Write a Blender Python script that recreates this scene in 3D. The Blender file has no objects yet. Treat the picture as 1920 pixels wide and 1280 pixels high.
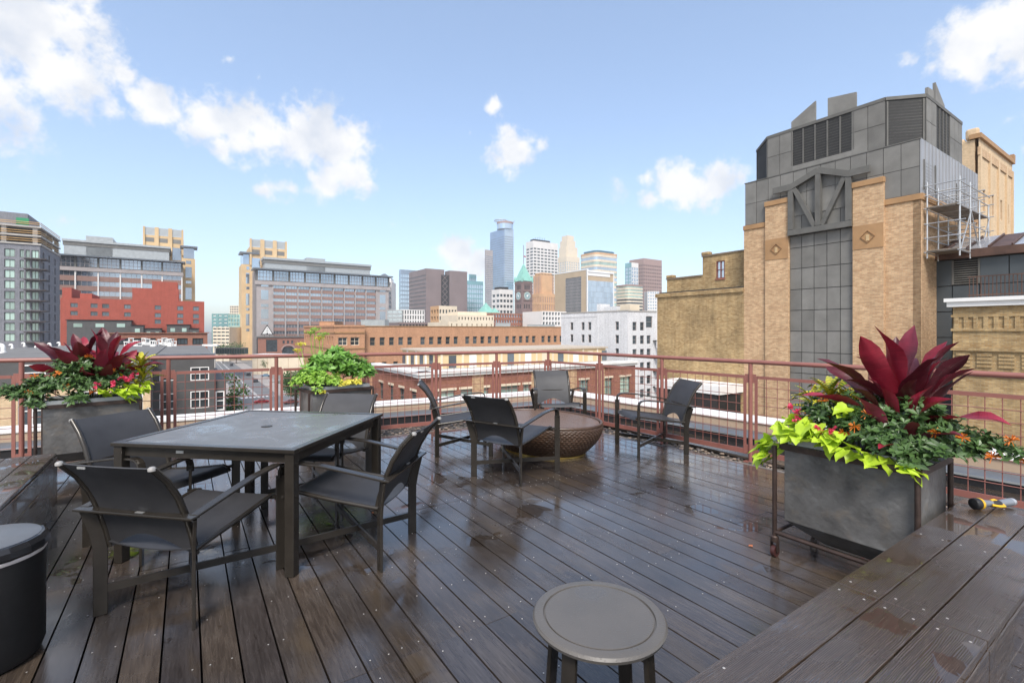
import bpy, math, random
from mathutils import Vector, Matrix
R = math.radians
random.seed(11)
sc = bpy.context.scene
col = sc.collection
# ------------------------------------------------------------------ camera / light / exposure
H, FP, HY = 1.43, 900.0, 618.0          # eye height, focal length and horizon row of the 1920x1280 photograph
cam = bpy.data.objects.new('camera', bpy.data.cameras.new('camera'))
col.objects.link(cam)
cam.location = (0, 0, H)
cam.rotation_euler = (R(90), 0, 0)
cam.data.sensor_width = 36.0
cam.data.lens = 36.0 * FP / 1920
cam.data.shift_y = (HY - 640) / 1920
cam.data.clip_start = 0.05
cam.data.clip_end = 9000
sc.camera = cam
SUN_EL, SUN_AZ = R(50), R(182)           # azimuth clockwise from +Y (the view direction)
sun = bpy.data.objects.new('sun', bpy.data.lights.new('sun', 'SUN'))
col.objects.link(sun)
sd = Vector((math.sin(SUN_AZ) * math.cos(SUN_EL), math.cos(SUN_AZ) * math.cos(SUN_EL), math.sin(SUN_EL)))
sun.rotation_euler = sd.to_track_quat('Z', 'Y').to_euler()
sun.data.energy = 2.0
sun.data.angle = R(18)
sun.data.color = (1.0, 0.95, 0.88)
sc.view_settings.view_transform = 'Standard'
sc.view_settings.look = 'None'
sc.view_settings.exposure = 1.15
sc.view_settings.gamma = 1.0
sc.view_settings.use_curve_mapping = False

def dirpx(px, py):
    return Vector(((px - 960) / FP, 1.0, -(py - HY) / FP)).normalized()

world = bpy.data.worlds.new('World')
sc.world = world
world.use_nodes = True
wt = world.node_tree
wt.nodes.clear()
def wn(t, **k):
    n = wt.nodes.new(t)
    for a, b in k.items():
        setattr(n, a, b)
    return n
def wmath(op, a, b=None, c=None, clamp=False):
    n = wn('ShaderNodeMath', operation=op, use_clamp=clamp)
    for i, x in enumerate((a, b, c)):
        if x is None: continue
        if isinstance(x, (int, float)): n.inputs[i].default_value = x
        else: wt.links.new(x, n.inputs[i])
    return n.outputs[0]
sky = wn('ShaderNodeTexSky', sky_type='NISHITA')
sky.sun_disc = False
sky.sun_elevation = SUN_EL
sky.sun_rotation = SUN_AZ
sky.altitude = 250
sky.air_density = 1.0
sky.dust_density = 2.0
sky.ozone_density = 1.2
bg_sky = wn('ShaderNodeBackground'); bg_sky.inputs['Strength'].default_value = 0.12
wt.links.new(sky.outputs[0], bg_sky.inputs['Color'])
geo = wn('ShaderNodeTexCoord')
dvec = geo.outputs['Generated']
# cumulus masses: (px, py, radius px) seen from the deck, kept as world directions
CLOUDS = [(40, 60, 190), (100, 130, 120), (-80, 150, 200), (205, 205, 45), (235, 140, 40), (285, 190, 55), (330, 215, 45), (395, 235, 75), (445, 240, 80),
          (500, 262, 60), (600, 250, 95), (640, 265, 85), (560, 275, 70), (660, 325, 60), (610, 345, 60), (690, 345, 45), (500, 355, 45),
          (545, 350, 45), (432, 112, 22), (485, 145, 22), (355, 340, 22), (925, 200, 36), (880, 250, 22), (965, 283, 62), (930, 290, 42),
          (1010, 275, 40), (1160, 350, 42), (1220, 372, 46), (1270, 345, 62), (1340, 345, 60), (1390, 335, 40), (1215, 335, 35), (1700, 120, 42), (1750, 130, 45),
          (1820, 90, 85), (1880, 50, 80), (1960, 60, 120), (860, 475, 50), (900, 495, 50), (120, 412, 35), (790, 410, 18), (740, 420, 16), (35, 245, 16),
          (2100, 200, 160), (1120, 205, 20), (-200, 300, 150)]
dens = None
for (px, py, r) in CLOUDS:
    c = dirpx(px, py)
    rr = r / FP * (FP / math.sqrt(FP**2 + (px-960)**2 + (py-HY)**2))
    vd = wn('ShaderNodeVectorMath', operation='DISTANCE')
    wt.links.new(dvec, vd.inputs[0]); vd.inputs[1].default_value = c
    kk = 1.0 if r > 48 else (0.58 if r > 30 else 0.36)
    rr *= 1.04 if r > 48 else (1.4 if r > 30 else 1.7)
    m = wmath('MULTIPLY_ADD', vd.outputs['Value'], -1.0 / rr, kk)
    dens = m if dens is None else wmath('SMOOTH_MAX', dens, m, 0.15)
dens = wmath('MAXIMUM', dens, -1.0)
# scattered cloud over the rest of the sky, away from the view
sep = wn('ShaderNodeSeparateXYZ'); wt.links.new(dvec, sep.inputs[0])
nz_g = wn('ShaderNodeTexNoise'); nz_g.inputs['Scale'].default_value = 2.6; nz_g.inputs['Detail'].default_value = 3
wt.links.new(dvec, nz_g.inputs['Vector'])
back = wn('ShaderNodeMapRange'); back.inputs['From Min'].default_value = 0.62; back.inputs['From Max'].default_value = 0.30
wt.links.new(sep.outputs['Y'], back.inputs['Value'])
gen = wmath('MULTIPLY', wmath('MULTIPLY_ADD', nz_g.outputs[0], 3.2, -1.25), back.outputs[0])
dens = wmath('MAXIMUM', dens, wmath('ADD', gen, wmath('MULTIPLY_ADD', back.outputs[0], 1.0, -1.0)))
nz = wn('ShaderNodeTexNoise'); nz.inputs['Scale'].default_value = 13; nz.inputs['Detail'].default_value = 9; nz.inputs['Roughness'].default_value = 0.62
wt.links.new(dvec, nz.inputs['Vector'])
nzb = wn('ShaderNodeTexNoise'); nzb.inputs['Scale'].default_value = 42; nzb.inputs['Detail'].default_value = 7; nzb.inputs['Roughness'].default_value = 0.6
wt.links.new(dvec, nzb.inputs['Vector'])
cl = wmath('ADD', wmath('ADD', wmath('MULTIPLY', dens, 1.25), wmath('MULTIPLY_ADD', nz.outputs[0], 1.9, -1.18)), wmath('MULTIPLY_ADD', nzb.outputs[0], 1.25, -0.62))
cm = wn('ShaderNodeMapRange', interpolation_type='SMOOTHSTEP')
cm.inputs['From Min'].default_value = 0.0; cm.inputs['From Max'].default_value = 0.62
wt.links.new(cl, cm.inputs['Value'])
nz2 = wn('ShaderNodeTexNoise'); nz2.inputs['Scale'].default_value = 16; nz2.inputs['Detail'].default_value = 6
off = wn('ShaderNodeVectorMath', operation='ADD'); off.inputs[1].default_value = (0, 0, 0.02)
wt.links.new(dvec, off.inputs[0]); wt.links.new(off.outputs[0], nz2.inputs['Vector'])
cr = wn('ShaderNodeValToRGB')
cr.color_ramp.elements[0].position = 0.30; cr.color_ramp.elements[0].color = (0.70, 0.74, 0.82, 1)
cr.color_ramp.elements[1].position = 0.58; cr.color_ramp.elements[1].color = (1.0, 0.985, 0.965, 1)
wt.links.new(nz2.outputs[0], cr.inputs[0])
bg_cl = wn('ShaderNodeBackground'); bg_cl.inputs['Strength'].default_value = 0.50
wt.links.new(cr.outputs[0], bg_cl.inputs['Color'])
# thin high veil that pales the blue evenly
veil = wn('ShaderNodeBackground'); veil.inputs['Color'].default_value = (0.31, 0.40, 0.54, 1)
vmix = wn('ShaderNodeMixShader'); vmix.inputs[0].default_value = 0.20
wt.links.new(bg_sky.outputs[0], vmix.inputs[1]); wt.links.new(veil.outputs[0], vmix.inputs[2])
mix = wn('ShaderNodeMixShader')
fac = wmath('MULTIPLY', cm.outputs[0], 0.93)
wt.links.new(fac, mix.inputs[0]); wt.links.new(vmix.outputs[0], mix.inputs[1]); wt.links.new(bg_cl.outputs[0], mix.inputs[2])
wo = wn('ShaderNodeOutputWorld'); wt.links.new(mix.outputs[0], wo.inputs[0])
world.cycles.sampling_method = 'MANUAL'
world.cycles.sample_map_resolution = 1024

# ------------------------------------------------------------------ frames and pixel helpers (photograph pixels -> metres)
CA, SA = math.cos(R(34.1)), math.sin(R(34.1))
U = Vector((-SA, CA)); V = Vector((CA, SA))      # along the deck boards / across them; the city grid follows the same axes
def uv(u, v, z=0.0):
    return Vector((U.x*u + V.x*v, U.y*u + V.y*v, z))
def at(px, py, Y):
    return Vector(((px-960)/FP*Y, Y, H - (py-HY)/FP*Y))
def pxD(px, Y):
    return Vector(((px-960)/FP*Y, Y))
def zat(py, Y):
    return H - (py-HY)/FP*Y
def run(c, d, px):
    """length along d from plan point c to where the photograph column px cuts it"""
    r = (px-960)/FP
    return (r*c.y - c.x) / (d.x - r*d.y)
def X3(p, z):
    return Vector((p.x, p.y, z))

# ------------------------------------------------------------------ mesh builder
class MB:
    def __init__(s): s.v = []; s.f = []
    def add(s, vs, fs):
        o = len(s.v); s.v += [tuple(p) for p in vs]; s.f += [tuple(i+o for i in f) for f in fs]; return s
    def box(s, c, size, rz=0.0):
        hx, hy, hz = size[0]/2, size[1]/2, size[2]/2
        ca, sa = math.cos(rz), math.sin(rz)
        vs = []
        for z in (-hz, hz):
            for (x, y) in ((-hx, -hy), (hx, -hy), (hx, hy), (-hx, hy)):
                vs.append((c[0]+x*ca-y*sa, c[1]+x*sa+y*ca, c[2]+z))
        return s.add(vs, [(3,2,1,0), (4,5,6,7), (0,1,5,4), (1,2,6,5), (2,3,7,6), (3,0,4,7)])
    def obox(s, o, a, b, c):
        """box from corner o with edge vectors a, b, c"""
        o, a, b, c = Vector(o), Vector(a), Vector(b), Vector(c)
        vs = [o, o+a, o+a+b, o+b, o+c, o+a+c, o+a+b+c, o+b+c]
        fs = [(3,2,1,0), (4,5,6,7), (0,1,5,4), (1,2,6,5), (2,3,7,6), (3,0,4,7)]
        if a.cross(b).dot(c) < 0: fs = [f[::-1] for f in fs]
        return s.add(vs, fs)
    def beam(s, p0, p1, w, h, up=(0, 0, 1)):
        p0, p1 = Vector(p0), Vector(p1); d = (p1-p0)
        t = d.normalized(); upv = Vector(up)
        if abs(t.dot(upv)) > 0.99: upv = Vector((1, 0, 0))
        sx = t.cross(upv).normalized(); sz = sx.cross(t)
        return s.obox(p0 - sx*w/2 - sz*h/2, sx*w, d, sz*h)
    def prism(s, poly, z0, z1):
        a = sum(poly[i][0]*poly[(i+1)%len(poly)][1]-poly[(i+1)%len(poly)][0]*poly[i][1] for i in range(len(poly)))
        p = list(poly) if a > 0 else list(poly)[::-1]
        n = len(p)
        zz0 = z0 if isinstance(z0, (list, tuple)) else [z0]*n
        vs = [(q[0], q[1], z0) for q in p] + [(q[0], q[1], z1) for q in p]
        fs = [tuple(range(n))[::-1], tuple(range(n, 2*n))] + [(i, (i+1) % n, n+(i+1) % n, n+i) for i in range(n)]
        return s.add(vs, fs)
    def tube(s, path, r, n=8, cap=True, rs=None):
        path = [Vector(p) for p in path]; m = len(path); rings = []
        t0 = (path[1]-path[0]).normalized()
        ref = Vector((0, 0, 1)) if abs(t0.z) < 0.9 else Vector((1, 0, 0))
        sx = t0.cross(ref).normalized()
        vs = []
        for i, p in enumerate(path):
            t = (path[min(i+1, m-1)] - path[max(i-1, 0)]).normalized()
            sx = (sx - t*sx.dot(t)).normalized(); sy = t.cross(sx)
            rr = rs[i] if rs else r
            for k in range(n):
                a = 2*math.pi*k/n
                vs.append(p + (sx*math.cos(a) + sy*math.sin(a))*rr)
        fs = []
        for i in range(m-1):
            for k in range(n):
                fs.append((i*n+k, i*n+(k+1) % n, (i+1)*n+(k+1) % n, (i+1)*n+k))
        if cap:
            fs.append(tuple(range(n))[::-1]); fs.append(tuple(range((m-1)*n, m*n)))
        return s.add(vs, fs)
    def bar(s, path, w, t, wdir):
        """flat bar swept along a path, width along wdir"""
        path = [Vector(p) for p in path]; m = len(path); wd = Vector(wdir).normalized(); vs = []
        for i, p in enumerate(path):
            tg = (path[min(i+1, m-1)] - path[max(i-1, 0)]).normalized()
            wv = (wd - tg*wd.dot(tg)).normalized(); td = tg.cross(wv)
            for a, b in ((-1, -1), (1, -1), (1, 1), (-1, 1)):
                vs.append(p + wv*(w/2*a) + td*(t/2*b))
        fs = [(3, 2, 1, 0), tuple(range((m-1)*4, m*4))]
        for i in range(m-1):
            for k in range(4):
                fs.append((i*4+k, i*4+(k+1) % 4, (i+1)*4+(k+1) % 4, (i+1)*4+k))
        return s.add(vs, fs)
    def lathe(s, prof, n=32, c=(0, 0, 0), sx=1.0, sy=1.0, rot=0.0):
        ca, sa = math.cos(rot), math.sin(rot); vs = []
        for (r, z) in prof:
            for k in range(n):
                a = 2*math.pi*k/n; x, y = r*math.cos(a)*sx, r*math.sin(a)*sy
                vs.append((c[0]+x*ca-y*sa, c[1]+x*sa+y*ca, c[2]+z))
        m = len(prof)
        fs = [(i*n+k, i*n+(k+1) % n, (i+1)*n+(k+1) % n, (i+1)*n+k) for i in range(m-1) for k in range(n)]
        fs.append(tuple(range(n))[::-1]); fs.append(tuple(range((m-1)*n, m*n)))
        return s.add(vs, fs)
    def mesh(s, name, mat, smooth=False):
        me = bpy.data.meshes.new(name); me.from_pydata(s.v, [], s.f)
        if mat: me.materials.append(mat)
        if smooth:
            me.polygons.foreach_set('use_smooth', [True]*len(me.polygons))
        me.update(); return me
    def build(s, name, mat, parent=None, smooth=False, bevel=0.0, autosmooth=None):
        return obj(name, s.mesh(name, mat, smooth or autosmooth is not None), parent, bevel, autosmooth)

def obj(name, me, parent=None, bevel=0.0, autosmooth=None):
    o = bpy.data.objects.new(name, me); col.objects.link(o)
    if parent is not None:
        o.parent = parent
        if parent.get('wspace'):
            o.matrix_parent_inverse = Matrix.Translation(parent.location).inverted()
    if bevel:
        b = o.modifiers.new('bevel', 'BEVEL'); b.width = bevel; b.segments = 2; b.limit_method = 'ANGLE'; b.angle_limit = R(40)
    if autosmooth is not None:
        me.set_sharp_from_angle(angle=R(autosmooth))
    return o
def thing(name, label, cat, loc=(0, 0, 0), rz=0.0, group=None, wspace=False):
    o = bpy.data.objects.new(name, None); col.objects.link(o)
    o.empty_display_size = 0.2; o.location = loc; o.rotation_euler = (0, 0, rz)
    o['label'] = label; o['category'] = cat
    if group: o['group'] = group
    if wspace: o['wspace'] = 1
    return o
def tag(o, label, cat, group=None):
    o['label'] = label; o['category'] = cat
    if group: o['group'] = group
    return o
def struct(o):
    o['kind'] = 'structure'; return o
def stuff(o):
    o['kind'] = 'stuff'; return o
def copy_tree(o, parent=None):
    c = o.copy(); col.objects.link(c)
    if parent is not None: c.parent = parent
    for ch in list(o.children): copy_tree(ch, c)
    return c

# ------------------------------------------------------------------ materials
MATS = {}
def nm(name):
    m = bpy.data.materials.new(name); m.use_nodes = True
    nt = m.node_tree; b = nt.nodes['Principled BSDF']
    return m, nt, b
def N(nt, t, **k):
    n = nt.nodes.new(t)
    for a, b in k.items(): setattr(n, a, b)
    return n
def ramp(nt, src, stops):
    n = N(nt, 'ShaderNodeValToRGB'); cr = n.color_ramp
    while len(cr.elements) > 1: cr.elements.remove(cr.elements[-1])
    for i, (p, c) in enumerate(stops):
        e = cr.elements[0] if i == 0 else cr.elements.new(p)
        e.position = p; e.color = (c[0], c[1], c[2], 1) if isinstance(c, (tuple, list)) else (c, c, c, 1)
    nt.links.new(src, n.inputs[0]); return n.outputs[0]
def coords(nt, kind='Object', scale=(1, 1, 1), rot=(0, 0, 0)):
    t = N(nt, 'ShaderNodeTexCoord'); mp = N(nt, 'ShaderNodeMapping')
    mp.inputs['Scale'].default_value = scale; mp.inputs['Rotation'].default_value = rot
    nt.links.new(t.outputs[kind], mp.inputs[0]); return mp.outputs[0]
def noise(nt, vec, scale, detail=4, rough=0.55, dist=0.0):
    n = N(nt, 'ShaderNodeTexNoise'); n.inputs['Scale'].default_value = scale; n.inputs['Detail'].default_value = detail
    n.inputs['Roughness'].default_value = rough; n.inputs['Distortion'].default_value = dist
    if vec is not None: nt.links.new(vec, n.inputs['Vector'])
    return n.outputs[0]
def mixc(nt, fac, a, b, mode='MIX'):
    n = N(nt, 'ShaderNodeMix', data_type='RGBA', blend_type=mode)
    for i, x in ((0, fac), (6, a), (7, b)):
        if isinstance(x, (int, float)): n.inputs[i].default_value = x
        elif isinstance(x, (tuple, list)): n.inputs[i].default_value = (x[0], x[1], x[2], 1)
        else: nt.links.new(x, n.inputs[i])
    return n.outputs[2]
def bump(nt, b, h, strength=0.3, dist=0.01):
    n = N(nt, 'ShaderNodeBump'); n.inputs['Strength'].default_value = strength; n.inputs['Distance'].default_value = dist
    nt.links.new(h, n.inputs['Height']); nt.links.new(n.outputs[0], b.inputs['Normal'])
def simple(name, c, rough=0.6, metal=0.0, var=0.15, scale=6.0, bmp=0.0, coord='Object', spec=0.5, rnd=0.0):
    if name in MATS: return MATS[name]
    m, nt, b = nm(name)
    v = coords(nt, coord)
    n = noise(nt, v, scale, 5)
    c0 = tuple(x*(1-var) for x in c); c1 = tuple(min(1, x*(1+var)) for x in c)
    cc_ = ramp(nt, n, [(0.3, c0), (0.7, c1)])
    if rnd:
        oi = N(nt, 'ShaderNodeObjectInfo'); cc_ = mixc(nt, 1.0, cc_, ramp(nt, oi.outputs['Random'], [(0.0, 1-rnd), (1.0, 1+rnd)]), 'MULTIPLY')
    nt.links.new(cc_, b.inputs['Base Color'])
    b.inputs['Roughness'].default_value = rough; b.inputs['Metallic'].default_value = metal
    b.inputs['Specular IOR Level'].default_value = spec
    if bmp: bump(nt, b, noise(nt, v, scale*6, 4), bmp, 0.01)
    MATS[name] = m; return m
def brickmat(name, c1, c2, mortar, bw=0.21, bh=0.072, rot=0.0, stain=0.25, rough=0.85, msize=0.012):
    """brick courses on vertical walls: world-space horizontal run and height"""
    if name in MATS: return MATS[name]
    m, nt, b = nm(name)
    g = N(nt, 'ShaderNodeNewGeometry'); s = N(nt, 'ShaderNodeSeparateXYZ'); nt.links.new(g.outputs['Position'], s.inputs[0])
    sn = N(nt, 'ShaderNodeSeparateXYZ'); nt.links.new(g.outputs['True Normal'], sn.inputs[0])
    def mth(op, a, bb):
        n = N(nt, 'ShaderNodeMath', operation=op)
        for i, x in enumerate((a, bb)):
            if isinstance(x, (int, float)): n.inputs[i].default_value = x
            else: nt.links.new(x, n.inputs[i])
        return n.outputs[0]
    run_ = mth('SUBTRACT', mth('MULTIPLY', s.outputs[1], sn.outputs[0]), mth('MULTIPLY', s.outputs[0], sn.outputs[1]))
    cmb = N(nt, 'ShaderNodeCombineXYZ'); nt.links.new(run_, cmb.inputs[0]); nt.links.new(s.outputs[2], cmb.inputs[1])
    br = N(nt, 'ShaderNodeTexBrick'); nt.links.new(cmb.outputs[0], br.inputs['Vector'])
    br.inputs['Color1'].default_value = (*c1, 1); br.inputs['Color2'].default_value = (*c2, 1); br.inputs['Mortar'].default_value = (*mortar, 1)
    br.inputs['Scale'].default_value = 1.0; br.inputs['Brick Width'].default_value = bw; br.inputs['Row Height'].default_value = bh
    br.inputs['Mortar Size'].default_value = msize; br.inputs['Mortar Smooth'].default_value = 0.2; br.inputs['Bias'].default_value = 0.0
    n1 = noise(nt, cmb.outputs[0], 0.7, 6, 0.6)
    st = ramp(nt, n1, [(0.3, 1.0-stain), (0.65, 1.0+stain*0.25)])
    n2 = noise(nt, cmb.outputs[0], 5.0, 3, 0.6)
    st2 = ramp(nt, n2, [(0.3, 0.86), (0.7, 1.1)])
    mps = N(nt, 'ShaderNodeMapping'); mps.inputs['Scale'].default_value = (1.6, 0.10, 1); nt.links.new(cmb.outputs[0], mps.inputs[0])
    st3 = ramp(nt, noise(nt, mps.outputs[0], 1.5, 5, 0.65), [(0.30, 1.0-stain*0.9), (0.55, 1.02)])
    c = mixc(nt, 1.0, br.outputs['Color'], st, 'MULTIPLY'); c = mixc(nt, 1.0, c, st3, 'MULTIPLY'); c = mixc(nt, 1.0, c, st2, 'MULTIPLY')
    nt.links.new(c, b.inputs['Base Color']); b.inputs['Roughness'].default_value = rough
    inv = N(nt, 'ShaderNodeMath', operation='SUBTRACT'); inv.inputs[0].default_value = 1.0; nt.links.new(br.outputs['Fac'], inv.inputs[1])
    bump(nt, b, inv.outputs[0], 0.5, 0.012)
    MATS[name] = m; return m
def glassmat(name, c, rough=0.06, var=0.3, scale=0.3, metal=0.55):
    """reflective window glass seen from outside"""
    if name in MATS: return MATS[name]
    m, nt, b = nm(name)
    g = N(nt, 'ShaderNodeNewGeometry'); n = noise(nt, g.outputs['Position'], scale, 2)
    oi = N(nt, 'ShaderNodeObjectInfo')
    k = N(nt, 'ShaderNodeMath', operation='MULTIPLY_ADD'); nt.links.new(oi.outputs['Random'], k.inputs[0]); k.inputs[1].default_value = 0.5; nt.links.new(n, k.inputs[2])
    nt.links.new(ramp(nt, k.outputs[0], [(0.35, tuple(x*(1-var) for x in c)), (0.95, tuple(min(1, x*(1+var)) for x in c))]), b.inputs['Base Color'])
    b.inputs['Roughness'].default_value = rough; b.inputs['Metallic'].default_value = metal
    MATS[name] = m; return m

M_glass_dark = glassmat('glass_dark', (0.06, 0.075, 0.085), 0.08, 0.6, 0.6, 0.25)
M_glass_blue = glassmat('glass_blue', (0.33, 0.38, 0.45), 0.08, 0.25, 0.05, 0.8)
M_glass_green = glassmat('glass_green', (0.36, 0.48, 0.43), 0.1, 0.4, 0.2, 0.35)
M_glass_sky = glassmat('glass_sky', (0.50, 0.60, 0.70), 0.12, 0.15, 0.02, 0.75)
M_glass_teal = glassmat('glass_teal', (0.22, 0.42, 0.45), 0.1, 0.25, 0.03, 0.7)
M_glass_grey = glassmat('glass_grey', (0.13, 0.155, 0.18), 0.1, 0.4, 0.3, 0.3)
M_brick_tan = brickmat('brick_tan', (0.45, 0.265, 0.135), (0.66, 0.45, 0.26), (0.50, 0.36, 0.235), stain=0.13)
M_brick_old = brickmat('brick_old', (0.35, 0.215, 0.085), (0.55, 0.39, 0.19), (0.40, 0.30, 0.175), stain=0.32)
M_brick_orange = brickmat('brick_orange', (0.50, 0.24, 0.12), (0.60, 0.31, 0.165), (0.48, 0.29, 0.19), stain=0.12)
M_brick_red = brickmat('brick_red', (0.27, 0.088, 0.055), (0.36, 0.135, 0.085), (0.30, 0.17, 0.12), stain=0.15)
M_brick_hotel = brickmat('brick_hotel', (0.38, 0.075, 0.05), (0.42, 0.09, 0.06), (0.36, 0.10, 0.07), stain=0.12)
M_brick_grey = brickmat('brick_grey', (0.74, 0.74, 0.75), (0.80, 0.80, 0.81), (0.68, 0.68, 0.69), stain=0.12)
M_brick_slate = brickmat('brick_slate', (0.16, 0.17, 0.20), (0.23, 0.24, 0.275), (0.26, 0.26, 0.28), stain=0.2)
M_brick_cream = brickmat('brick_cream', (0.62, 0.44, 0.26), (0.68, 0.50, 0.31), (0.58, 0.45, 0.30), stain=0.1)
M_stone_tan = simple('stone_tan', (0.36, 0.21, 0.10), 0.8, 0, 0.15, 1.5, 0.15)
M_stone_yellow = simple('stone_yellow', (0.60, 0.43, 0.24), 0.8, 0, 0.1, 0.2)
M_stone_grey = simple('stone_grey', (0.36, 0.32, 0.31), 0.7, 0, 0.1, 0.2)
M_stone_rose = simple('stone_rose', (0.34, 0.22, 0.19), 0.7, 0, 0.1, 0.2)
M_stone_white = simple('stone_white', (0.72, 0.69, 0.66), 0.7, 0, 0.06, 0.1)
M_stone_cream = simple('stone_cream', (0.70, 0.60, 0.46), 0.75, 0, 0.08, 0.3)
M_stone_brown = simple('stone_brown', (0.20, 0.15, 0.145), 0.6, 0, 0.12, 0.05)
M_stone_deco = simple('stone_deco', (0.60, 0.36, 0.19), 0.75, 0, 0.12, 0.1)
M_stone_clock = simple('stone_clock', (0.21, 0.14, 0.13), 0.85, 0, 0.2, 0.3)
M_panel = simple('dark_cladding', (0.185, 0.180, 0.168), 0.7, 0.0, 0.16, 1.2, 0.05, spec=0.3, rnd=0.14)
M_panel_light = simple('sky_sheen_cladding', (0.38, 0.38, 0.39), 0.42, 0.5, 0.1, 0.6)  # flank metal: sky reflection put into a base colour paler than the crown panels
M_trim_dark = simple('dark_steel', (0.125, 0.122, 0.113), 0.65, 0.0, 0.15, 2, spec=0.3)
M_joint = simple('cladding_joint', (0.035, 0.035, 0.035), 0.8)
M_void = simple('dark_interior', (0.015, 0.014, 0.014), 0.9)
M_white = simple('white_paint', (0.78, 0.77, 0.75), 0.6, 0, 0.05, 1)
M_coping = simple('white_coping', (0.74, 0.71, 0.68), 0.55, 0, 0.06, 1.5)
M_tanwall = simple('tan_render', (0.42, 0.31, 0.22), 0.85, 0, 0.08, 2)
M_black = simple('roof_membrane', (0.022, 0.022, 0.024), 0.6, 0, 0.3, 3)
M_flash = simple('grey_flashing', (0.16, 0.18, 0.205), 0.42, 0.4, 0.15, 3)
M_roofgrey = simple('grey_roof', (0.15, 0.145, 0.14), 0.8, 0, 0.15, 0.4)
M_darkside = simple('charcoal_siding', (0.085, 0.083, 0.082), 0.7, 0, 0.12, 1.5)
M_galv = simple('galvanised_vent', (0.45, 0.47, 0.47), 0.4, 0.6, 0.1, 1.0)
M_concrete = simple('concrete', (0.42, 0.40, 0.37), 0.85, 0, 0.12, 0.5)
M_wood = simple('raw_timber', (0.55, 0.34, 0.14), 0.8, 0, 0.2, 1)
M_copper = simple('green_copper', (0.22, 0.47, 0.40), 0.7, 0, 0.12, 0.3)
M_asphalt = simple('asphalt', (0.15, 0.15, 0.155), 0.8, 0, 0.2, 0.08)
M_paving = simple('paving', (0.32, 0.29, 0.27), 0.85, 0, 0.15, 0.1)
M_ground = simple('city_ground', (0.20, 0.19, 0.18), 0.9, 0, 0.2, 0.02)
M_scaff = simple('scaffold_steel', (0.50, 0.51, 0.52), 0.4, 0.7, 0.15, 3)
M_rust = simple('rusty_roof', (0.10, 0.055, 0.04), 0.5, 0.3, 0.45, 1.2)
M_roofshine = simple('wet_metal_roof', (0.46, 0.46, 0.48), 0.25, 0.6, 0.3, 0.9)

# ------------------------------------------------------------------ facades
class Fac:
    def __init__(s, o, d, toward=None):
        s.o = Vector((o[0], o[1])); s.d = Vector((d[0], d[1])).normalized()
        n = Vector((-s.d.y, s.d.x))
        ref = (Vector((0, 0)) - s.o) if toward is None else Vector(toward)
        s.n = n if n.dot(ref) > 0 else -n
    def p(s, a, z, off=0.0):
        q = s.o + s.d*a + s.n*off
        return Vector((q.x, q.y, z))
    def slab(s, mb, a0, a1, z0, z1, off0, off1):
        o = s.p(a0, z0, off0)
        return mb.obox(o, s.p(a1, z0, off0)-o, s.p(a0, z0, off1)-o, Vector((0, 0, z1-z0)))
def wall_holes(f, L, z0, z1, holes, depth):
    """vertical wall sheet with real window openings and their reveals"""
    mb = MB()
    r6 = lambda x: round(x, 4)
    xs = sorted({0.0, r6(L)} | {r6(h[0]) for h in holes} | {r6(h[1]) for h in holes})
    zs = sorted({r6(z0), r6(z1)} | {r6(h[2]) for h in holes} | {r6(h[3]) for h in holes})
    xs = [x for x in xs if -1e-6 <= x <= L+1e-4]; zs = [z for z in zs if z0-1e-4 <= z <= z1+1e-4]
    flip = (Vector((f.d.x, f.d.y, 0)).cross(Vector((0, 0, 1)))).dot(Vector((f.n.x, f.n.y, 0))) < 0
    def q(a, b, c, d):
        vs = [a, b, c, d]
        mb.add(vs[::-1] if flip else vs, [(0, 1, 2, 3)])
    # merge cells row-wise
    for j in range(len(zs)-1):
        zc = (zs[j]+zs[j+1])/2; start = None
        act = [h for h in holes if h[2] < zc < h[3]]
        for i in range(len(xs)-1):
            xc = (xs[i]+xs[i+1])/2
            inh = any(h[0] < xc < h[1] for h in act)
            if not inh and start is None: start = xs[i]
            if inh and start is not None:
                q(f.p(start, zs[j]), f.p(xs[i], zs[j]), f.p(xs[i], zs[j+1]), f.p(start, zs[j+1])); start = None
        if start is not None:
            q(f.p(start, zs[j]), f.p(xs[-1], zs[j]), f.p(xs[-1], zs[j+1]), f.p(start, zs[j+1]))
    for (a, b, c, d) in holes:
        for (s0, e0, s1, e1) in ((a, c, b, c), (b, c, b, d), (b, d, a, d), (a, d, a, c)):
            q(f.p(s0, e0), f.p(s0, e0, -depth), f.p(s1, e1, -depth), f.p(s1, e1))
    return mb
UNIT = {}
def unit_mesh(key, mat, fn):
    k = (key, mat.name)
    if k not in UNIT:
        UNIT[k] = fn(MB()).mesh(key, mat)
    return UNIT[k]
def pane_mesh(mat):
    return unit_mesh('pane', mat, lambda m: m.box((0.5, 0, 0.5), (1, 0.04, 1)))
def place_unit(name, me, f, a, z, w, h, off, parent):
    o = bpy.data.objects.new(name, me); col.objects.link(o)
    q = f.p(a, z, off)
    o.rotation_euler = (0, 0, math.atan2(f.d.y, f.d.x)); o.scale = (w, 1, h)
    o.parent = parent
    if parent.get('wspace'):
        o.location = q; o.matrix_parent_inverse = Matrix.Translation(parent.location).inverted()
    else:
        o.location = q
    return o
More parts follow.
